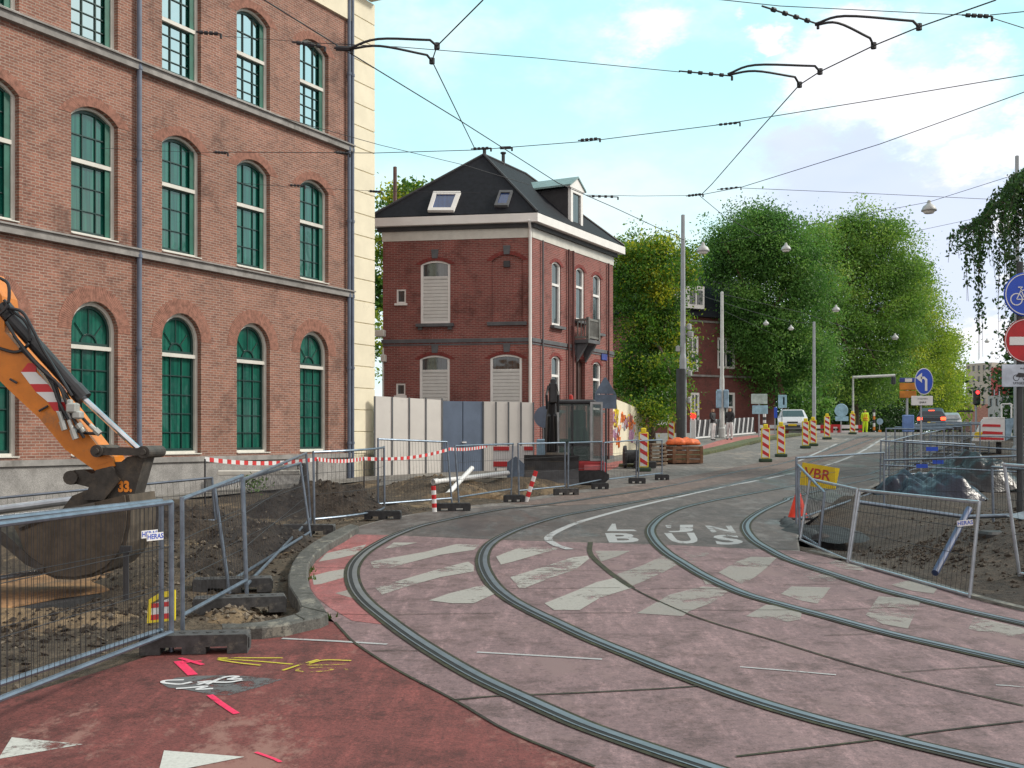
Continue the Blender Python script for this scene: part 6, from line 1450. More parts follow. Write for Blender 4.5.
bboard('red and white barrier board beside the hi-vis worker', 854, 862, 425, 434, 71, 2, 'red and white barrier boards', n=2)
b = MB(); c = P(836, 430, 69.5); b.ringplate([(-.33, -.35), (.33, -.35), (.33, .35), (-.33, .35)], [(-.2, -.2), (.2, -.2), (.2, .2), (-.2, .2)], -.1, .1); tag(b.build('red_barrier', M_red, loc=tuple(c)), 'square red plastic barrier standing before the round sign', 'barrier')
# signs
def panel_sign(name, label, px, ybase, Y, plates, postr=.04, pm=None, ptop=None):
    a = P(px, ybase, Y); top = max(P(px, p[2], Y).z for p in plates) if ptop is None else P(px, ptop, Y).z; zb = g(Y) - .03
    t = thing(name, label, 'sign', (a.x, a.y, zb)); b = MB(); b.tube((0, 0, 0), (0, 0, top - zb), postr, 8); b.build('post', pm or M_polegrey, t)
    for x0, x1, y0, y1, m_, nm in plates:
        q0, q1 = P(x0, y0, Y), P(x1, y1, Y); b = MB(); b.bev(((q0.x + q1.x) / 2 - a.x, -.06, (q0.z + q1.z) / 2 - zb), (q1.x - q0.x, .04, q0.z - q1.z), .012); b.build(nm, m_, t)
    return t, a, zb
M_palegreen = mat('sign_back_pale', (.42, .52, .5), .5); M_paleblue = mat('sign_back_blue', (.3, .5, .62), .5)
panel_sign('direction_sign', 'two stacked pale sign panels on one post left of the white car', 759, 436, 60, [(751, 767, 394, 404, M_palegreen, 'upper_panel'), (752, 767.5, 405.5, 414, M_paleblue, 'lower_panel')])
panel_sign('street_sign', 'small pale sign on a thin post in front of the reddish trunk', 782, 434, 66, [(778, 786.5, 395, 408, M_paleblue, 'plate'), (782.5, 784.5, 397, 405, M_dark, 'dark_symbol')], .03)
panel_sign('street_sign', 'narrow blue sign on a short post left of the white car', 775, 434, 66, [(773.8, 777, 407.5, 418, M_blue, 'plate')], .03)
t, a, zb = panel_sign('round_sign', 'round sign seen from behind, with a small plate below, between the beacons', 841, 434, 68, [(835, 848, 416.5, 421, M_paleblue, 'plate')], .035, ptop=404)
b = MB(); c = P(841, 410.5, 68); b.lathe((0, -.08, c.z - zb), [(0, -.015), (.40, -.015), (.42, 0), (.40, .015), (0, .015)], 24, 'Y'); b.build('disc', M_paleblue, t)
# striped pole with lamp left of first beacon row
def striped_post(label, px, y0, y1, Y, cols, base=None):
    a = P(px, y1, Y); zb = g(Y); zt = P(px, y0, Y).z; t = thing('striped_post', label, 'post', (a.x, a.y, zb), 0, 'striped posts'); n = 7
    for k, (nm_, m_) in enumerate(cols):
        b = MB()
        for i in range(k, n, len(cols)): b.tube((0, 0, (zt - zb) * i / n), (0, 0, (zt - zb) * (i + 1) / n), .09, 10)
        b.build(nm_, m_, t)
striped_post('black and white striped post behind the nearest road beacon', 764.5, 414, 434, 62, (('white_band', M_wsign), ('black_band', M_dark)))
striped_post('black, white and orange striped post right of the hi-vis worker', 874, 409, 433, 84, (('black_band', M_dark), ('orange_band', M_orange), ('white_band', M_wsign)))
t, a, zb = panel_sign('round_sign', 'small round blue-grey sign standing right of the hi-vis worker', 879.5, 434, 82, [(878, 881, 430, 433, M_orange, 'orange_foot')], .03, ptop=421)
b = MB(); c = P(879.5, 421.5, 82); b.lathe((0, -.08, c.z - zb), [(0, -.015), (.24, -.015), (.24, .015), (0, .015)], 18, 'Y'); b.build('disc', M_bluegrey, t)
t = thing('signal_bollard', 'white bollard with a red lamp by the tall catenary pole', 'bollard', tuple(P(693, 438.5, 56))); s_ = 56 / F
b = MB(); b.bev((0, 0, 9.5 * s_), (.27, .25, 19 * s_), .03); b.build('body', M_wsign, t); b = MB(); b.lathe((0, -.05, 23 * s_), [(0, -.16), (.14, -.14), (.16, 0), (.14, .14), (0, .16)], 12); b.build('lamp', mat('lamp_red_lit', (.6, .02, .02), .3, emit=((1, .05, .03), 1.2)), t)
# chevron railing
ra, rb2 = P(692, 436, 57), P(755, 433, 66); fr_ = Fr(ra[:2], rb2[:2]); t = thing('lattice_railing', 'white zigzag railing on dark ground before the red building', 'railing', (ra.x, ra.y, g(57) - .02)); n = 13
b = MB(); L_ = fr_.len
for k in range(n):
    u0_, u1_ = L_ * k / n, L_ * (k + 1) / n; zz = (g(66) - g(57)) * (k / n)
    b.prism([(u0_, .12 + zz), (u0_ + .12, .12 + zz), (u0_ + .42, 1.0 + zz), (u0_ + .30, 1.0 + zz)], -.03, .03)
b.prism([(0, .02), (L_, .02 + g(66) - g(57)), (L_, .1 + g(66) - g(57)), (0, .1)], -.05, .05)
o = b.build('white_lattice', M_wsign, t); fr_.put(o, 0, 0); o.location.z = 0
b = MB(); b.prism([(0, .1), (L_, .1 + g(66) - g(57)), (L_, .98 + g(66) - g(57)), (0, .98)], .06, .1); o = b.build('dark_backing', M_dark, t); fr_.put(o, 0, 0); o.location.z = 0
# triangular sign, blue disc by the small excavator
t = thing('triangular_sign', 'triangular sign seen from behind, right of the small excavator', 'sign', tuple(G(606, 474))); Y = t.location.y; z0 = t.location.z
cx_ = t.location.x
b = MB(); b.tube((0, 0, 0), (0, 0, P(606, 380, Y).z - z0), .03, 8); b.build('post', M_poledark, t)
M_signback = mat('sign_back', (.10, .14, .2), .5)
def rel(pts): return [(P(x, y, Y).x - cx_, P(x, y, Y).z - z0) for x, y in pts]
b = MB(); b.prism(rel([(604, 377.5), (606, 377.5), (616, 394), (594.5, 394)]), -.05, -.035); b.build('triangle', M_signback, t)
b = MB(); b.prism(rel([(594.5, 394.5), (616.3, 394.5), (616.5, 409), (594.5, 408)]), -.05, -.035); b.build('plate', M_signback, t)
Y = 31.0; b = MB(); c = P(545, 417, Y); t = thing('round_sign', 'blue-grey round sign behind the boom of the small excavator', 'sign', (c.x, Y, g(Y))); b.lathe((0, 0, c.z - g(Y)), [(0, -.015), (.31, -.015), (.31, .015), (0, .015)], 24, 'Y'); b.build('disc', M_pipeblue, t); b = MB(); b.tube((0, .04, 0), (0, .04, c.z - g(Y)), .03, 8); b.build('post', M_poledark, t)
b = MB(); c = P(542, 448, 30.5); b.bev((0, 0, 0), (.3, .3, .5), .03); tag(b.build('utility_box', M_bluegrey, loc=tuple(c)), 'light blue box between hoarding and small excavator', 'box')
b = MB(); c = P(515, 478, 27.8); b.prism([(-.2, -.6), (.2, -.6), (.24, .35), (.02, .55), (-.2, .4)], -.15, .15); tag(b.build('fence_hinge_box' if False else 'machine_attachment', M_signback, loc=tuple(c)), 'dark steel attachment standing left of the blade', 'attachment')
# blue arrow sign with plate
Y = 33; t, a, zb = panel_sign('arrow_sign', 'round blue sign with a white arrow bending left, white plate below', 921, 434, Y, [(910.5, 932, 396, 405.5, M_wsign, 'plate')], .03, ptop=372)
c = P(922.7, 381.5, Y); sg = Vector((c.x - a.x, -.1, c.z - zb)); R9, R14 = 9.2 * Y / F, 13.3 * Y / F
def disc_turned(name, m_, rx_, rz_, y): b = MB(); b.prism([(sg.x + rx_ * cos(2 * pi * k / 32), sg.z + rz_ * sin(2 * pi * k / 32)) for k in range(32)], y, y + .012); return b.build(name, m_, t)
disc_turned('white_rim', M_wsign, R9, R14, sg.y); disc_turned('disc', M_blue, R9 * .93, R14 * .93, sg.y - .012)
s_ = Y / F
def A2(pts): return [((x - a.x * 0 - 921) * s_, EYE + (HY - y) * s_ - zb) for x, y in pts]
b = MB(); y_ = sg.y - .022
b.prism(A2([(923.5, 391), (925.8, 391), (925.8, 379.5), (923, 376.8), (919.5, 376.8), (919.5, 379.2), (922.3, 379.2), (923.5, 380.5)]), y_, y_ + .008); b.prism(A2([(914.5, 378), (920.5, 373), (920.5, 383)]), y_, y_ + .008); b.build('arrow', M_wsign, t)
b = MB(); c1 = A2([(921.5, 399)])[0]; text_mb(b, 'UITGEZONDERD', .055, c1, -.085, .0, .75); c1 = A2([(921.5, 402.5)])[0]; text_mb(b, 'LIJNBUS', .07, c1, -.085, .001, .9); b.build('lettering', M_dark, t)
Y = 36; t, a, zb = panel_sign('orange_sign', 'orange information sign with a blue and white top strip', 907, 440, Y, [(899, 915.5, 378, 382.5, mat('strip_blue', (.03, .05, .25), .5), 'blue_strip'), (899, 915.5, 383, 390, mat('sign_orange', (.55, .2, .02), .5), 'orange_field'), (899, 915.5, 390.8, 398, mat('sign_orange', (.55, .2, .02), .5), 'orange_field')], .04)
s_ = Y / F; b = MB(); b.box(((907.5 - 907) * s_, -.09, EYE + (437 - 380.3) * s_ - zb), (7 * s_, .01, 3.4 * s_)); b.build('white_panel', M_wsign, t)
b = MB(); b.bev((0, -.1, EYE + (437 - 423.5) * s_ - zb), (11 * s_, .12, 17 * s_), .02); b.build('blue_box', mat('box_blue', (.12, .22, .48), .5), t)
# traffic light
Y = 60; a = P(976, 437, Y); t = thing('traffic_light', 'traffic light showing red in front of the far buildings', 'traffic light', (a.x, Y, g(Y))); s_ = Y / F
b = MB(); b.tube((0, 0, 0), (0, 0, (437 - 405) * s_ + EYE - g(Y)), .06, 8); b.build('post', M_polegrey, t)
zc = EYE + (437 - 397.5) * s_ - g(Y); b = MB(); b.bev((0, -.1, zc), (.36, .25, .86), .08); b.build('housing', M_dark, t)
for k, (cl, em) in enumerate((((.8, .02, .02), ((1, .03, .03), 4)), ((.05, .04, .02), None), ((.02, .05, .03), None))):
    b = MB(); b.lathe((0, -.24, zc + .27 - .27 * k), [(0, -.02), (.1, 0), (.1, .03), (0, .03)], 14, 'Y'); b.build('lens', mat('lens_%d' % k, cl, .3, emit=em), t)
b = MB(); b.box((-.6, 0, zc - .75), (.9, .05, .1)); b.build('crossbar', M_dark, t)
# right edge signs: bicycle, no entry, plate
Y = 15.0; t = thing('traffic_signs', 'post at the right edge with bicycle sign, no entry sign and white plate', 'sign', (P(1020, 437, Y).x, Y, g(Y))); cx_ = t.location.x; z0 = g(Y)
b = MB(); b.tube((0, 0, 0), (0, 0, P(1020, 262, Y).z - z0), .045, 10); b.build('post', M_poledark, t)
def dz(py): return P(0, py, Y).z - z0
xs_ = P(1023.4, 437, Y).x - cx_
b = MB(); b.lathe((xs_, -.06, dz(295)), [(0, -.012), (.29, -.012), (.298, 0), (.29, .012), (0, .012)], 40, 'Y'); ds = b.build('bicycle_disc', M_blue, t)
b = MB(); n_ = 48
def circ(cx0, cz0, r_, w_, y0, y1, mb): mb.ringplate([(cx0 + (r_ + w_) * cos(2 * pi * k / n_), cz0 + (r_ + w_) * sin(2 * pi * k / n_)) for k in range(n_)], [(cx0 + r_ * cos(2 * pi * k / n_), cz0 + r_ * sin(2 * pi * k / n_)) for k in range(n_)], y0, y1)
circ(xs_, dz(295), .268, .012, -.078, -.073, b)
k_ = Y / F; bz = dz(300)
wl_, wr_ = (xs_ - 9.5 * k_, bz), (xs_ + 9.5 * k_, bz)
for w_ in (wl_, wr_): circ(w_[0], w_[1], 5.2 * k_, 1.0 * k_, -.08, -.074, b)
def bar(p, q, w=.9): 
    d = Vector((q[0] - p[0], 0, q[1] - p[1])); nrm = Vector((-d.z, 0, d.x)).normalized() * w * k_ * .5
    b.prism([(p[0] + nrm.x, p[1] + nrm.z), (q[0] + nrm.x, q[1] + nrm.z), (q[0] - nrm.x, q[1] - nrm.z), (p[0] - nrm.x, p[1] - nrm.z)], -.081, -.075)
st = (xs_ - 5 * k_, bz + 9 * k_); bb_ = (xs_ - 1 * k_, bz); hd = (xs_ + 6.5 * k_, bz + 9.5 * k_)
bar(wl_, st); bar(st, bb_); bar(bb_, wl_); bar(st, hd); bar(bb_, hd); bar(hd, wr_); bar((st[0] + .5 * k_, st[1]), (st[0] - .8 * k_, st[1] + 3 * k_)); bar((st[0] - 3 * k_, st[1] + 3 * k_), (st[0] + 1.5 * k_, st[1] + 3 * k_), 1.2); bar(hd, (hd[0] - .5 * k_, hd[1] + 3 * k_)); bar((hd[0] - .5 * k_, hd[1] + 3 * k_), (hd[0] + 2.5 * k_, hd[1] + 3.5 * k_))
b.build('bicycle_symbol', M_wsign, ds)
b = MB(); b.lathe((xs_ + .01, -.06, dz(341)), [(0, -.012), (.29, -.012), (.298, 0), (.29, .012), (0, .012)], 40, 'Y'); ds = b.build('no_entry_disc', mat('noentry_red', (.42, .008, .015), .4), t)
b = MB(); circ(xs_ + .01, dz(341), .283, .008, -.078, -.073, b); b.bev((xs_ + .01, -.078, dz(341.5)), (.47, .01, .115), .004); b.build('white_bar', M_wsign, ds)
b = MB(); b.bev((xs_ - .01, -.06, dz(376)), (.62, .02, .305), .006); ds = b.build('plate', mat('plate_white', (.5, .56, .66), .45), t)
b = MB(); px_ = xs_ - .13
circ(px_, dz(378), .035, .008, -.074, -.071, b); circ(px_ + .13, dz(378), .035, .008, -.074, -.071, b)
text_mb(b, 'UITGEZONDERD', .045, (xs_ - .0, dz(383.5)), -.073, .0008); text_mb(b, 'm.u.v.', .04, (xs_ - .03, dz(368.5)), -.073, .0008)
b.prism([(px_ - .01, dz(376.8)), (px_ + .03, dz(373)), (px_ + .11, dz(373.6)), (px_ + .14, dz(377)), (px_ + .06, dz(377.6))], -.075, -.071); b.build('lettering', M_dark, ds)

# ================================================================ VEHICLES
def car(label, px, ybase, Y, wpx, rear, body, h=1.5, lng=4.2, rz=0, lit=False, name='parked_car'):
    a = P(px, ybase, Y); w = wpx * Y / F / 2; t = thing(name, label, 'car', (a.x, Y, g(Y) + .0), rz)
    # sections from the face towards the viewer (y = 0) backwards: (y, half width low, z low, z belt, half width belt, z roof, half width roof)
    if rear: S = [(0, .92, .42, .95, .93, .96, .9), (.12, .98, .3, 1.0, .97, 1.02, .8), (.35, 1, .25, 1.0, .98, 1.38, .74), (.7, 1, .24, 1.0, 1, h, .74), (2.4, 1, .24, .98, 1, h, .76), (3.1, 1, .24, .95, .98, 1.05, .8), (lng - .2, .96, .28, .8, .95, .82, .8), (lng, .85, .4, .65, .85, .66, .75)]
    else: S = [(0, .85, .38, .62, .86, .64, .75), (.15, .95, .26, .78, .95, .80, .8), (1.0, 1, .24, .93, .98, 1.0, .82), (1.75, 1, .24, .97, 1, h - .02, .74), (3.3, 1, .24, 1.0, 1, h - .02, .74), (lng - .2, .98, .28, .95, .96, 1.05, .8), (lng, .9, .4, .8, .9, .85, .8)]
    rings = [[(-w * s[1], s[0], s[2]), (w * s[1], s[0], s[2]), (w * s[4] , s[0], s[3]), (w * s[6], s[0], s[5] - .04), (w * s[6] * .8, s[0], s[5]), (-w * s[6] * .8, s[0], s[5]), (-w * s[6], s[0], s[5] - .04), (-w * s[4], s[0], s[3])] for s in S]
    b = MB(); b.loft(rings); b.build('body', body, t)
    b = MB()
    if rear: b.add([(-w * .74, .10, 1.03), (w * .74, .10, 1.03), (w * .66, .52, 1.40), (-w * .66, .52, 1.40)], [(0, 1, 2, 3)])
    else: b.add([(-w * .78, 1.02, 1.02), (w * .78, 1.02, 1.02), (w * .64, 1.66, h - .07), (-w * .64, 1.66, h - .07)], [(0, 1, 2, 3)])
    b.build('windscreen', M_glassdark, t)
    for s_ in (-1, 1):
        for y in (.8, lng - .8):
            b = MB(); b.lathe((s_ * w * .9, y, .32), [(0, -.1), (.3, -.1), (.33, -.07), (.33, .07), (.3, .1), (0, .1)], 18, 'X'); b.build('wheel', M_rubber, t)
    for s_ in (-1, 1):
        b = MB(); z = .88 if rear else .66; b.bev((s_ * w * .78, .0 if rear else .06, z), (w * .34, .12, .2 if rear else .16), .03)
        b.build('tail_light' if rear else 'headlight', mat('brake_light', (.7, .02, .01), .3, emit=((1, .06, .02), 5)) if lit else mat('lamp_clear', (.7, .72, .75), .2), t)
    b = MB(); b.box((0, -.02 if not rear else -.03, .5 if not rear else .62), (.5, .03, .12)); b.build('number_plate', M_yellow, t)
    if rear and lit: b = MB(); b.box((0, .42, 1.42), (.35, .06, .05)); b.build('brake_lamp', mat('brake_light', (.7, .02, .01), .3, emit=((1, .06, .02), 5)), t)
    if not rear: b = MB(); b.box((0, -.005, .42), (w * 1.0, .06, .16)); b.box((0, .02, .66), (w * .7, .06, .1)); b.build('grille', M_dark, t)
    return t
car('white car facing the camera behind the red and white barriers', 792.5, 434, 67, 30, False, mat('car_white', (.6, .62, .66), .25, var=.03), rz=-.25)
car('dark car with lit brake lights driving away up the street', 931.5, 433, 72, 28, True, mat('car_dark', (.03, .04, .055), .25, var=.05), 1.6, rz=-.36, lit=True, name='driving_car')
car('light grey car half hidden right of the dark braking car', 950, 433, 82, 22, True, mat('car_silver', (.3, .32, .34), .3, metal=.4), 1.55, rz=-.37, name='driving_car')
# work trailer with striped tail
Y = 44; t = thing('work_trailer', 'white works trailer with red stripes parked behind the fences on the right', 'trailer', (P(995, 438, Y).x, Y, g(Y)), -.38); cx_ = t.location.x; z0 = g(Y)
def rl(pts, Y=44): return [(P(x, y, Y).x - cx_, P(x, y, Y).z - z0) for x, y in pts]
b = MB(); b.prism(rl([(974, 441), (1004, 441), (1004, 419), (984, 418.5)]), 0, 2.2); b.build('body', M_wsign, t)
b = MB()
for q in ([(984, 424), (1000, 424.5), (1000, 427), (983, 426.5)], [(984, 431), (1002, 432), (1002, 434.5), (983, 434)], [(981, 437), (1003, 438), (1003, 440), (980, 439.5)]): b.prism(rl(q), -.02, -.005)
b.build('red_stripes', M_red, t)
b = MB(); b.prism(rl([(977, 432), (983.5, 432), (982, 437.5), (975, 437.5)]), -.02, -.005); b.build('yellow_corner', M_yellow, t)
b = MB(); b.prism(rl([(1004.5, 441), (1009, 438), (1013, 418), (1004.5, 419)]), .02, 2.1); b.build('blue_side', M_bluegrey, t)
b = MB()
for q in ((1001, 418, 1001, 404), (1010, 418, 1010, 404), (1001, 404, 1010, 404), (984, 418, 1004, 418)):
    p0, p1 = rl([(q[0], q[1]), (q[2], q[3])]); b.tube((p0[0], .05, p0[1]), (p1[0], .05, p1[1]), .03, 6)
b.build('rack', M_wsign, t)
b = MB(); 
for y_ in (.5, 1.7): b.lathe((rl([(990, 441)])[0][0], y_, .2), [(0, -.9), (.28, -.9), (.28, -.75), (0, -.75)], 14, 'X'); b.lathe((rl([(990, 441)])[0][0], y_, .2), [(0, .3), (.28, .3), (.28, .45), (0, .45)], 14, 'X')
b.build('wheels', M_rubber, t)

# ================================================================ THINGS ON THE PAVEMENT AND IN THE PITS
# orange topped stack
c = G(683, 463.5); t = thing('crate_stack', 'brown wooden crate heaped with orange bags by the kerb', 'crate', tuple(c), .25); s_ = c.y / F
b = MB()
for k in range(4): b.bev((0, 0, .08 + .15 * k), (1.15, .8, .12), .015)
for sx in (-.5, 0, .5): b.box((sx, -.41, .3), (.1, .03, .58))
b.build('crate', mat('crate_brown', (.16, .08, .045), .85, var=.35, scale=8), t)
b = MB(); rings = []
for i in range(11):
    x = -.62 + 1.24 * i / 10; rr_ = .3 * (1 - ((i - 5) / 5.4) ** 4) * (1 + .15 * sin(i * 2.3)); rings.append([(x, cos(a_ * pi / 6) * rr_ * 1.3, .66 + (sin(a_ * pi / 6) if sin(a_ * pi / 6) > 0 else .2 * sin(a_ * pi / 6)) * rr_ * .75) for a_ in range(12)])
b.loft(rings); b.build('orange_bags', mat('bag_orange', (.65, .13, .03), .6, var=.3, scale=9, bumpk=.5), t, smooth_=True)
c = G(656, 465); t = thing('plank_stack', 'stack of pale planks and pallets behind the striped beacon', 'planks', tuple(c), .1); b = MB()
for k in range(6): b.bev((.03 * (k % 2), 0, .06 + .125 * k), (.62 - .03 * k, .7, .075), .01)
b.build('planks', mat('plank_pale', (.28, .22, .16), .85, var=.3, scale=7), t); b = MB()
for k in range(5):
    for sx in (-.24, .24): b.box((sx, 0, .12 + .125 * k), (.08, .66, .05))
b.build('bearers', mat('crate_brown', (.16, .08, .045), .85), t)
c = G(633, 468); t = thing('cable_drum', 'black cable drum lying left of the striped beacon', 'drum', tuple(c)); b = MB(); b.lathe((0, 0, .36), [(0, -.3), (.36, -.3), (.36, -.22), (.22, -.2), (.22, .2), (.36, .22), (.36, .3), (0, .3)], 20, 'X'); b.build('drum_body', M_rubber, t); b = MB(); b.bev((.35, -.3, .12), (.7, .3, .22), .03); b.build('skid', M_rubber, t)
# white pipes in the trench
for lb, x0, y0, x1, y1, r_ in (('white plastic pipe lying along the back of the sandy trench', 433, 482, 508, 473, .06), ('short white plastic pipe leaning across the longer one', 445, 497, 472, 468, .055)):
    p0 = P(x0, y0, 25.5 if y1 > 470 else 24.3); p1 = P(x1, y1, 27.5 if y1 > 470 else 25.8); b = MB(); b.tube(p0, p1, r_, 14); b.tube(p0, p0.lerp(p1, .06), r_ + .015, 14); tag(b.build('plastic_pipe', M_wsign, origin=tuple(p0)), lb, 'pipe', 'white pipes in the trench')
# traffic cone, rubber roll, blue pipe, plastic heaps
c = G(798, 519); t = thing('traffic_cone', 'orange-red traffic cone at the tip of the right-hand excavation', 'cone', tuple(c)); b = MB(); b.lathe((0, 0, 0), [(.0, .03), (.17, .03), (.035, .47), (.02, .48), (0, .48)], 20); b.build('cone_body', mat('cone_orange', (.8, .05, .02), .45), t); b = MB(); b.bev((0, 0, .018), (.4, .4, .035), .01); b.build('cone_base', M_dark, t)
p0 = P(791, 530, 18.3); b = MB(); rd = random.Random(3); rings = []
pth = smooth([P(786, 524, 18.6), P(790, 531, 18.0), P(800, 537, 17.2), P(822, 545, 16.0)], 5)
b.path(pth, .16, 12, [.10 + .07 * min(1, i / 3) + .02 * sin(i * 1.7) for i in range(len(pth))]); tag(b.build('rubber_roll', M_rubber, smooth_=True, origin=tuple(p0)), 'black rolled rubber sheet at the left tip of the right-hand excavation', 'roll')
p0, p1 = P(935, 573, 11.9), P(969, 509, 12.8); b = MB(); b.tube(p0, p1, .038, 16); t = b.build('blue_pipe', mat('pipe_blue', (.035, .055, .13), .5), origin=tuple(p0)); tag(t, 'blue pipe leaning out of the earth behind the right fence', 'pipe')
b = MB(); b.tube(P(858, 502, 15.8), P(965, 517, 15.3), .03, 10); b.tube(P(965, 517, 15.3), P(1060, 514, 15.3), .03, 10); tag(b.build('long_pipe', M_steel, origin=tuple(P(858, 502, 15.8))), 'long grey pipe lying across the right-hand excavation', 'pipe')
def plastic(label, cx, cy, rx_, ry_, h, seed, m, base=0.0):
    """crumpled plastic film pulled over a heap"""
    b = MB(); n, k = 60, 26; rings = []
    for j in range(k + 1):
        t_ = j / k; ring = []
        for i in range(n):
            a_ = 2 * pi * i / n; rr_ = t_ * (1 + .2 * noise.noise(Vector((cos(a_) * 2, sin(a_) * 2, seed)))); x, y = cx + rx_ * rr_ * cos(a_), cy + ry_ * rr_ * sin(a_)
            fold = abs(noise.noise(Vector((x * 1.9 + seed, y * 1.2, 1)))) * .5 + abs(noise.noise(Vector((x * 4.2 + seed + y, y * 3, 4)))) * .3
            ring.append((x, y, g(y) + base + h * (1 - t_ ** 2.6) * (.75 + .5 * noise.noise(Vector((x * .8, y * .8, seed)))) + (fold - .12) * (1 - .5 * t_) * min(1, h * 1.5)))
        rings.append(ring)
    b.loft(rings, cap=False); o = b.build('plastic_heap', m, smooth_=True, origin=(cx, cy, g(cy))); bmup(o); tag(o, label, 'plastic sheeting', 'black plastic sheeting on the right-hand site')
def filmmat(name, col, rough):
    m, t, b = nt(name); b.inputs['Base Color'].default_value = c4(col); b.inputs['Roughness'].default_value = rough; b.inputs['Specular IOR Level'].default_value = .4
    tc = t.nodes.new('ShaderNodeTexCoord').outputs['Object']; bump(t, b, noi(t, tc, 3.5, 3, .6), .6, .06); return m
M_mattefilm = filmmat('matte_film', (.008, .008, .01), .75); M_film = filmmat('black_film', (.005, .006, .010), .36); M_filmblue = filmmat('dark_blue_film', (.006, .010, .028), .34)
plastic('crumpled blue-black plastic heap in front, behind the leaning right fence', 8.9, 23.3, 1.15, 1.1, .68, 1, M_filmblue)
plastic('higher black plastic heap behind the blue-black one', 11.3, 27.2, 1.35, 1.3, .85, 5, M_film)
plastic('flat black plastic sheet covering the tip of the right-hand excavation', 4.75, 16.9, .62, 1.3, .08, 8, M_mattefilm, -.02)
plastic('small grey plastic sheet crumpled at the right edge of the excavation', 7.0, 14.4, .5, .4, .12, 11, mat('grey_film', (.2, .22, .26), .35), .46)
b = MB(); c = P(1000, 540, 13.5); b.bev((0, 0, 0), (.5, .3, .22), .03); tag(b.build('black_crate', M_rubber, loc=tuple(c), rz=.2), 'black block lying on the brown earth near the right edge', 'block')
# ================================================================ OVERHEAD WIRES
WI = [0]
def wire(label, pts, h=5.8, r=.0085, hs=None, group='overhead tram wires', sag=0):
    r *= .72
    q = [W(x, y, hs[i] if hs else h) for i, (x, y) in enumerate(pts)]
    if sag and len(q) == 2: q = [q[0].lerp(q[1], k / 8) - Vector((0, 0, sag * 4 * (k / 8) * (1 - k / 8))) for k in range(9)]
    b = MB(); b.path(q, r, 6); o = b.build('overhead_wire', M_wire, origin=tuple(q[0])); return tag(o, label, 'wire', group)
def insul(label, x0, y0, x1, y1, h=5.8, r=.028, forked=False):
    r *= .5
    a, c = W(x0, y0, h), W(x1, y1, h); b = MB(); b.tube(a, c, r * .6, 6)
    for k in (.2, .4, .6, .8):
        p = a.lerp(c, k); d = (c - a).normalized() * .02; b.tube(p - d, p + d, r * 1.6, 8)
    b.tube(c, c + Vector((0, 0, -.05)), r, 6); return tag(b.build('insulator', M_wire, origin=tuple(a)), label, 'insulator', 'insulators on the overhead wires')
def pulloff(label, root, k1, k2, end, h=5.8, drop=True):
    b = MB(); pts = [W(*root, h), W(*k1, h + .02), W(*k2, h + .02), W(*end, h)]; b.path(smooth(pts[:3], 5) + [pts[3]], .013, 8); b.tube(pts[3] - Vector((0, 0, .03)), pts[3] + Vector((0, 0, .03)), .03, 8)
    return tag(b.build('pull_off_arm', M_wire, origin=tuple(pts[0])), label, 'wire arm', 'curved arms pulling the contact wires')
wire('contact wire bending through the upper right sky to the junction above the trees', [(996, 0), (919, 27), (873.6, 45.7), (820, 71.6), (799.5, 84.8), (760, 129), (712, 184), (700, 196)], 5.6, .009)
wire('contact wire bending down from the top of the picture to the house roof peak', [(483, 0), (437, 46), (432, 61), (455, 108), (475, 149)], 5.6, .009)
wire('long diagonal wire from the top over the brick building to the dormer and beyond', [(258, -4), (340, 47), (456, 118), (558, 183), (613, 207), (684, 240)], 5.8, .009)
wire('wire running right from the upper facade windows, high in the left sky', [(318, 43), (400, 47), (537, 58), (680, 72)], 6.2, .006)
wire('nearly level wire over the roof peak, rising to the right edge', [(225, 152), (375, 153), (475, 150), (590, 141), (725, 124), (880, 99), (1030, 74)], 5.9, .0075)
wire('wire sloping from the facade down to the slate roof', [(262, 112), (380, 145), (464, 165), (530, 185)], 5.9, .006)
wire('wire from the second floor string of the facade to the pilaster', [(240, 183), (290, 187), (375, 191), (480, 193)], 6.1, .005)
wire('wire between dormer and junction over the trees', [(586, 195), (640, 196), (697, 195.5)], 5.9, .006)
wire('wire rising from the junction to the right edge below the level wire', [(700, 195), (742, 187), (880, 144), (1030, 90)], 5.9, .0075)
wire('wire from the junction level to the tall pole at the right', [(742, 188), (860, 193), (996, 199.5)], 6.4, .007)
wire('short wire dropping from the junction behind the bushy tree', [(700, 196), (724, 216), (760, 236)], 5.6, .007)
wire('wire leaving the top edge left of the forked insulator', [(705, -2), (780, 6), (860, 10), (963, 15)], 6.2, .006)
wire('wire leaving the long insulator to the upper right corner', [(990, 15), (1030, 11)], 6.2, .007)
wire('lower wire leaving the long insulator to the right edge', [(992, 18), (1030, 30)], 6.2, .007)
wire('lamp span wire sloping from the tall right pole down over the trees', [(1014, 175), (929, 202), (812, 224), (720, 243)], 8.6, .010)
wire('lower lamp span wire ending in the weeping birch', [(1001, 213), (907, 233)], 8.8, .009)
wire('span wire carrying the two white lamps to the grey pole', [(690, 292), (740, 308), (790, 322), (814, 323)], 9.2, .014)
wire('upper thin wire in front of the street trees', [(722, 294), (800, 312), (853, 330)], 9.0, .012)
wire('lower thin wire in front of the street trees', [(722, 310), (790, 342), (890, 352)], 8.6, .012)
wire('thin wire from the facade top edge past the upper windows', [(196, 31), (222, 36), (318, 43)], 6.2, .004)
wire('thin wire across the middle windows of the brick building', [(100, 148), (160, 151), (225, 153)], 6.0, .004)
insul('insulator before the second upper window of the facade', 196, 32, 221, 34, 6.2)
insul('black insulator left of the first pull-off arms', 292, 42, 325, 47, 6.0)
insul('thick black insulator at the root of the first pull-off arms', 334, 48, 352, 49, 5.7, .035)
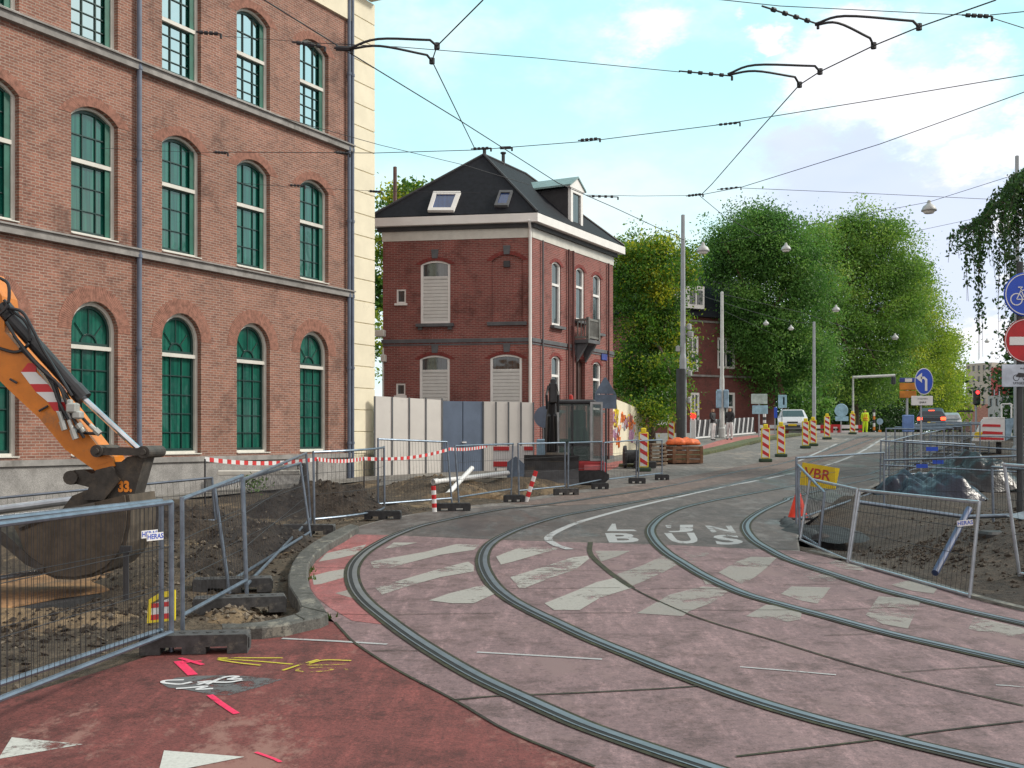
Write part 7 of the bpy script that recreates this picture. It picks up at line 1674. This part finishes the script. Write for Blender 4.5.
insul('small insulator on the facade between the middle windows', 213, 152, 228, 153, 6.0)
insul('insulator in front of the facade drainpipes', 334, 152, 350, 154, 6.0)
insul('insulator on the facade below the middle window arch', 288, 185, 305, 186, 6.1)
insul('insulator on the cream pilaster', 368, 191, 382, 192, 6.1)
insul('insulator at the roof peak of the small house', 471, 149, 491, 148, 5.9)
insul('insulator just right of the roof peak', 499, 148, 512, 147.5, 5.9)
insul('insulator on the level wire halfway across the sky', 578, 140.5, 600, 138.5, 5.9)
insul('row of insulators beside the dormer', 587, 196, 618, 197, 5.9)
insul('insulator at the junction over the trees', 686, 196, 703, 194, 5.9)
insul('link insulator on the level wire left of the bend', 716, 125, 740, 122.5, 5.9, .022)
insul('link insulator on the rising wire near the junction', 717, 189.5, 741, 187, 5.9, .022)
insul('black insulator at the root of the middle pull-off arms', 679, 71, 732, 76, 5.8)
insul('heavy insulator at the top of the picture, root of the right pull-off arms', 762, 6, 818, 24, 5.8, .03)
insul('long insulator near the upper right corner', 962, 15, 992, 16.5, 6.2, .03)
pulloff('upper arm of the first pair, from the facade to the bending contact wire', (350, 48), (378, 39), (430, 40), (437, 46), 5.7)
pulloff('lower arm of the first pair, from the facade to the bending contact wire', (350, 49), (380, 46), (427, 55), (432, 61), 5.7)
pulloff('upper arm of the middle pair in the right sky', (728, 74), (755, 65), (815, 66), (820, 71.6), 5.7)
pulloff('lower arm of the middle pair in the right sky', (728, 75), (755, 71), (795, 77), (799.5, 84.8), 5.7)
pulloff('upper arm of the right pair at the top of the picture', (815, 24), (845, 16), (913, 21), (919, 27), 5.7)
pulloff('lower arm of the right pair at the top of the picture', (815, 25), (838, 23), (870, 38), (873.6, 45.7), 5.7)
# ================================================================ PEOPLE
def person(label, foot_pos, h, pose, mats, facing=0, hair=(.03, .02, .015), name='person', cat='person', bulk=1.0):
    """pose: joint name -> (x, y, z) in units of body height; the body grows as one skinned surface"""
    J = dict(pelvis=(0, 0, .52), waist=(0, 0, .62), chest=(0, .0, .74), neck=(0, 0, .83), headb=(0, -.005, .87), head=(0, -.008, .925), headt=(0, 0, .965),
             shl=(-.105, 0, .80), ell=(-.135, .01, .645), wrl=(-.13, -.03, .50), hal=(-.13, -.045, .455), shr=(.105, 0, .80), elr=(.135, .01, .645), wrr=(.13, -.03, .50), har=(.13, -.045, .455),
             hil=(-.052, 0, .50), knl=(-.06, -.01, .28), anl=(-.062, .01, .045), tol=(-.066, -.07, .02), hir=(.052, 0, .50), knr=(.06, -.01, .28), anr=(.062, .01, .045), tor=(.066, -.07, .02))
    J.update(pose)
    R = dict(pelvis=.075, waist=.066, chest=.08, neck=.032, headb=.04, head=.058, headt=.04, shl=.042, ell=.03, wrl=.021, hal=.024, shr=.042, elr=.03, wrr=.021, har=.024, hil=.06, knl=.04, anl=.027, tol=.024, hir=.06, knr=.04, anr=.027, tor=.024)
    E = [('pelvis', 'waist'), ('waist', 'chest'), ('chest', 'neck'), ('neck', 'headb'), ('headb', 'head'), ('head', 'headt'), ('chest', 'shl'), ('shl', 'ell'), ('ell', 'wrl'), ('wrl', 'hal'), ('chest', 'shr'), ('shr', 'elr'), ('elr', 'wrr'), ('wrr', 'har'), ('pelvis', 'hil'), ('hil', 'knl'), ('knl', 'anl'), ('anl', 'tol'), ('pelvis', 'hir'), ('hir', 'knr'), ('knr', 'anr'), ('anr', 'tor')]
    ks = list(J); me = bpy.data.meshes.new(name); me.from_pydata([tuple(c * h for c in J[k]) for k in ks], [(ks.index(a), ks.index(b)) for a, b in E], [])
    o = bpy.data.objects.new(name, me); COL.objects.link(o)
    sk = o.modifiers.new('skin', 'SKIN'); sk.use_smooth_shade = True
    for i, k in enumerate(ks):
        v = me.skin_vertices[0].data[i]; bk_ = 1 if k in ('neck', 'headb', 'head', 'headt', 'hal', 'har') else bulk; v.radius = (R[k] * h * bk_, R[k] * h * (.72 if k in ('pelvis', 'waist', 'chest') else 1) * bk_); v.use_root = (k == 'pelvis')
    sb = o.modifiers.new('sub', 'SUBSURF'); sb.levels = 2; sb.render_levels = 2
    dg = bpy.context.evaluated_depsgraph_get(); m2 = bpy.data.meshes.new_from_object(o.evaluated_get(dg)); bpy.data.objects.remove(o)
    skin, top, legs, shoes, cap = mats
    for m_ in (skin, top, legs, shoes, cap): m2.materials.append(m_)
    for p in m2.polygons:
        z = p.center.z / h; x = abs(p.center.x) / h
        p.material_index = 4 if (z > .935 or (z > .9 and p.center.y > .02 * h)) else (0 if z > .845 else (3 if z < .05 else (2 if z < .53 and x < .11 else (0 if z < .49 and x > .11 else 1)))); p.use_smooth = True
    ob = bpy.data.objects.new(name, m2); COL.objects.link(ob); ob.location = foot_pos; ob.rotation_euler = (0, 0, facing)
    return tag(ob, label, cat)
M_skin = mat('skin', (.45, .25, .17), .6); M_hivis = mat('hivis_yellow', (.62, .85, .02), .55, var=.08); M_hivor = mat('hivis_orange_red', (.8, .15, .03), .5); M_jacket = mat('black_jacket', (.02, .02, .025), .7); M_trous = mat('white_trousers', (.6, .61, .62), .7); M_hair = mat('hair_brown', (.09, .03, .02), .7)
wk = person('worker in bright yellow hi-vis clothes standing in the road', tuple(Vector((P(865, 433, 82).x, 82, g(82)))), 1.82, dict(hil=(-.06, 0, .5), knl=(-.075, 0, .28), anl=(-.085, .01, .045), tol=(-.09, -.07, .02)), (M_skin, M_hivis, M_hivis, M_dark, M_hivis), bulk=1.45)
b = MB(); 
for z in (1.12, .98): b.lathe((0, 0, z), [(.215, -.03), (.225, 0), (.215, .03)], 14)
for sx in (-.07, .07): b.tube((sx, -.19, 1.15), (sx * 1.1, -.17, 1.42), .02, 6)
b.build('reflective_bands', M_hivor, wk)
person('person in a black jacket and pale trousers standing before the zigzag railing', tuple(Vector((P(709, 437, 56).x, 55, g(55)))), 1.66, dict(ell=(-.15, -.03, .66), wrl=(-.08, -.09, .60), hal=(-.04, -.1, .6)), (M_skin, M_jacket, M_trous, M_dark, M_hair), .9, bulk=1.2)
person('person in dark clothes and pale trousers below the bluish signal boxes', tuple(Vector((P(726, 437, 57).x, 56, g(56)))), 1.68, dict(elr=(.15, -.03, .66), wrr=(.1, -.09, .60), har=(.06, -.1, .6)), (M_skin, M_jacket, M_trous, M_dark, M_hair), -.6, bulk=1.2)
bpy.context.view_layer.update()
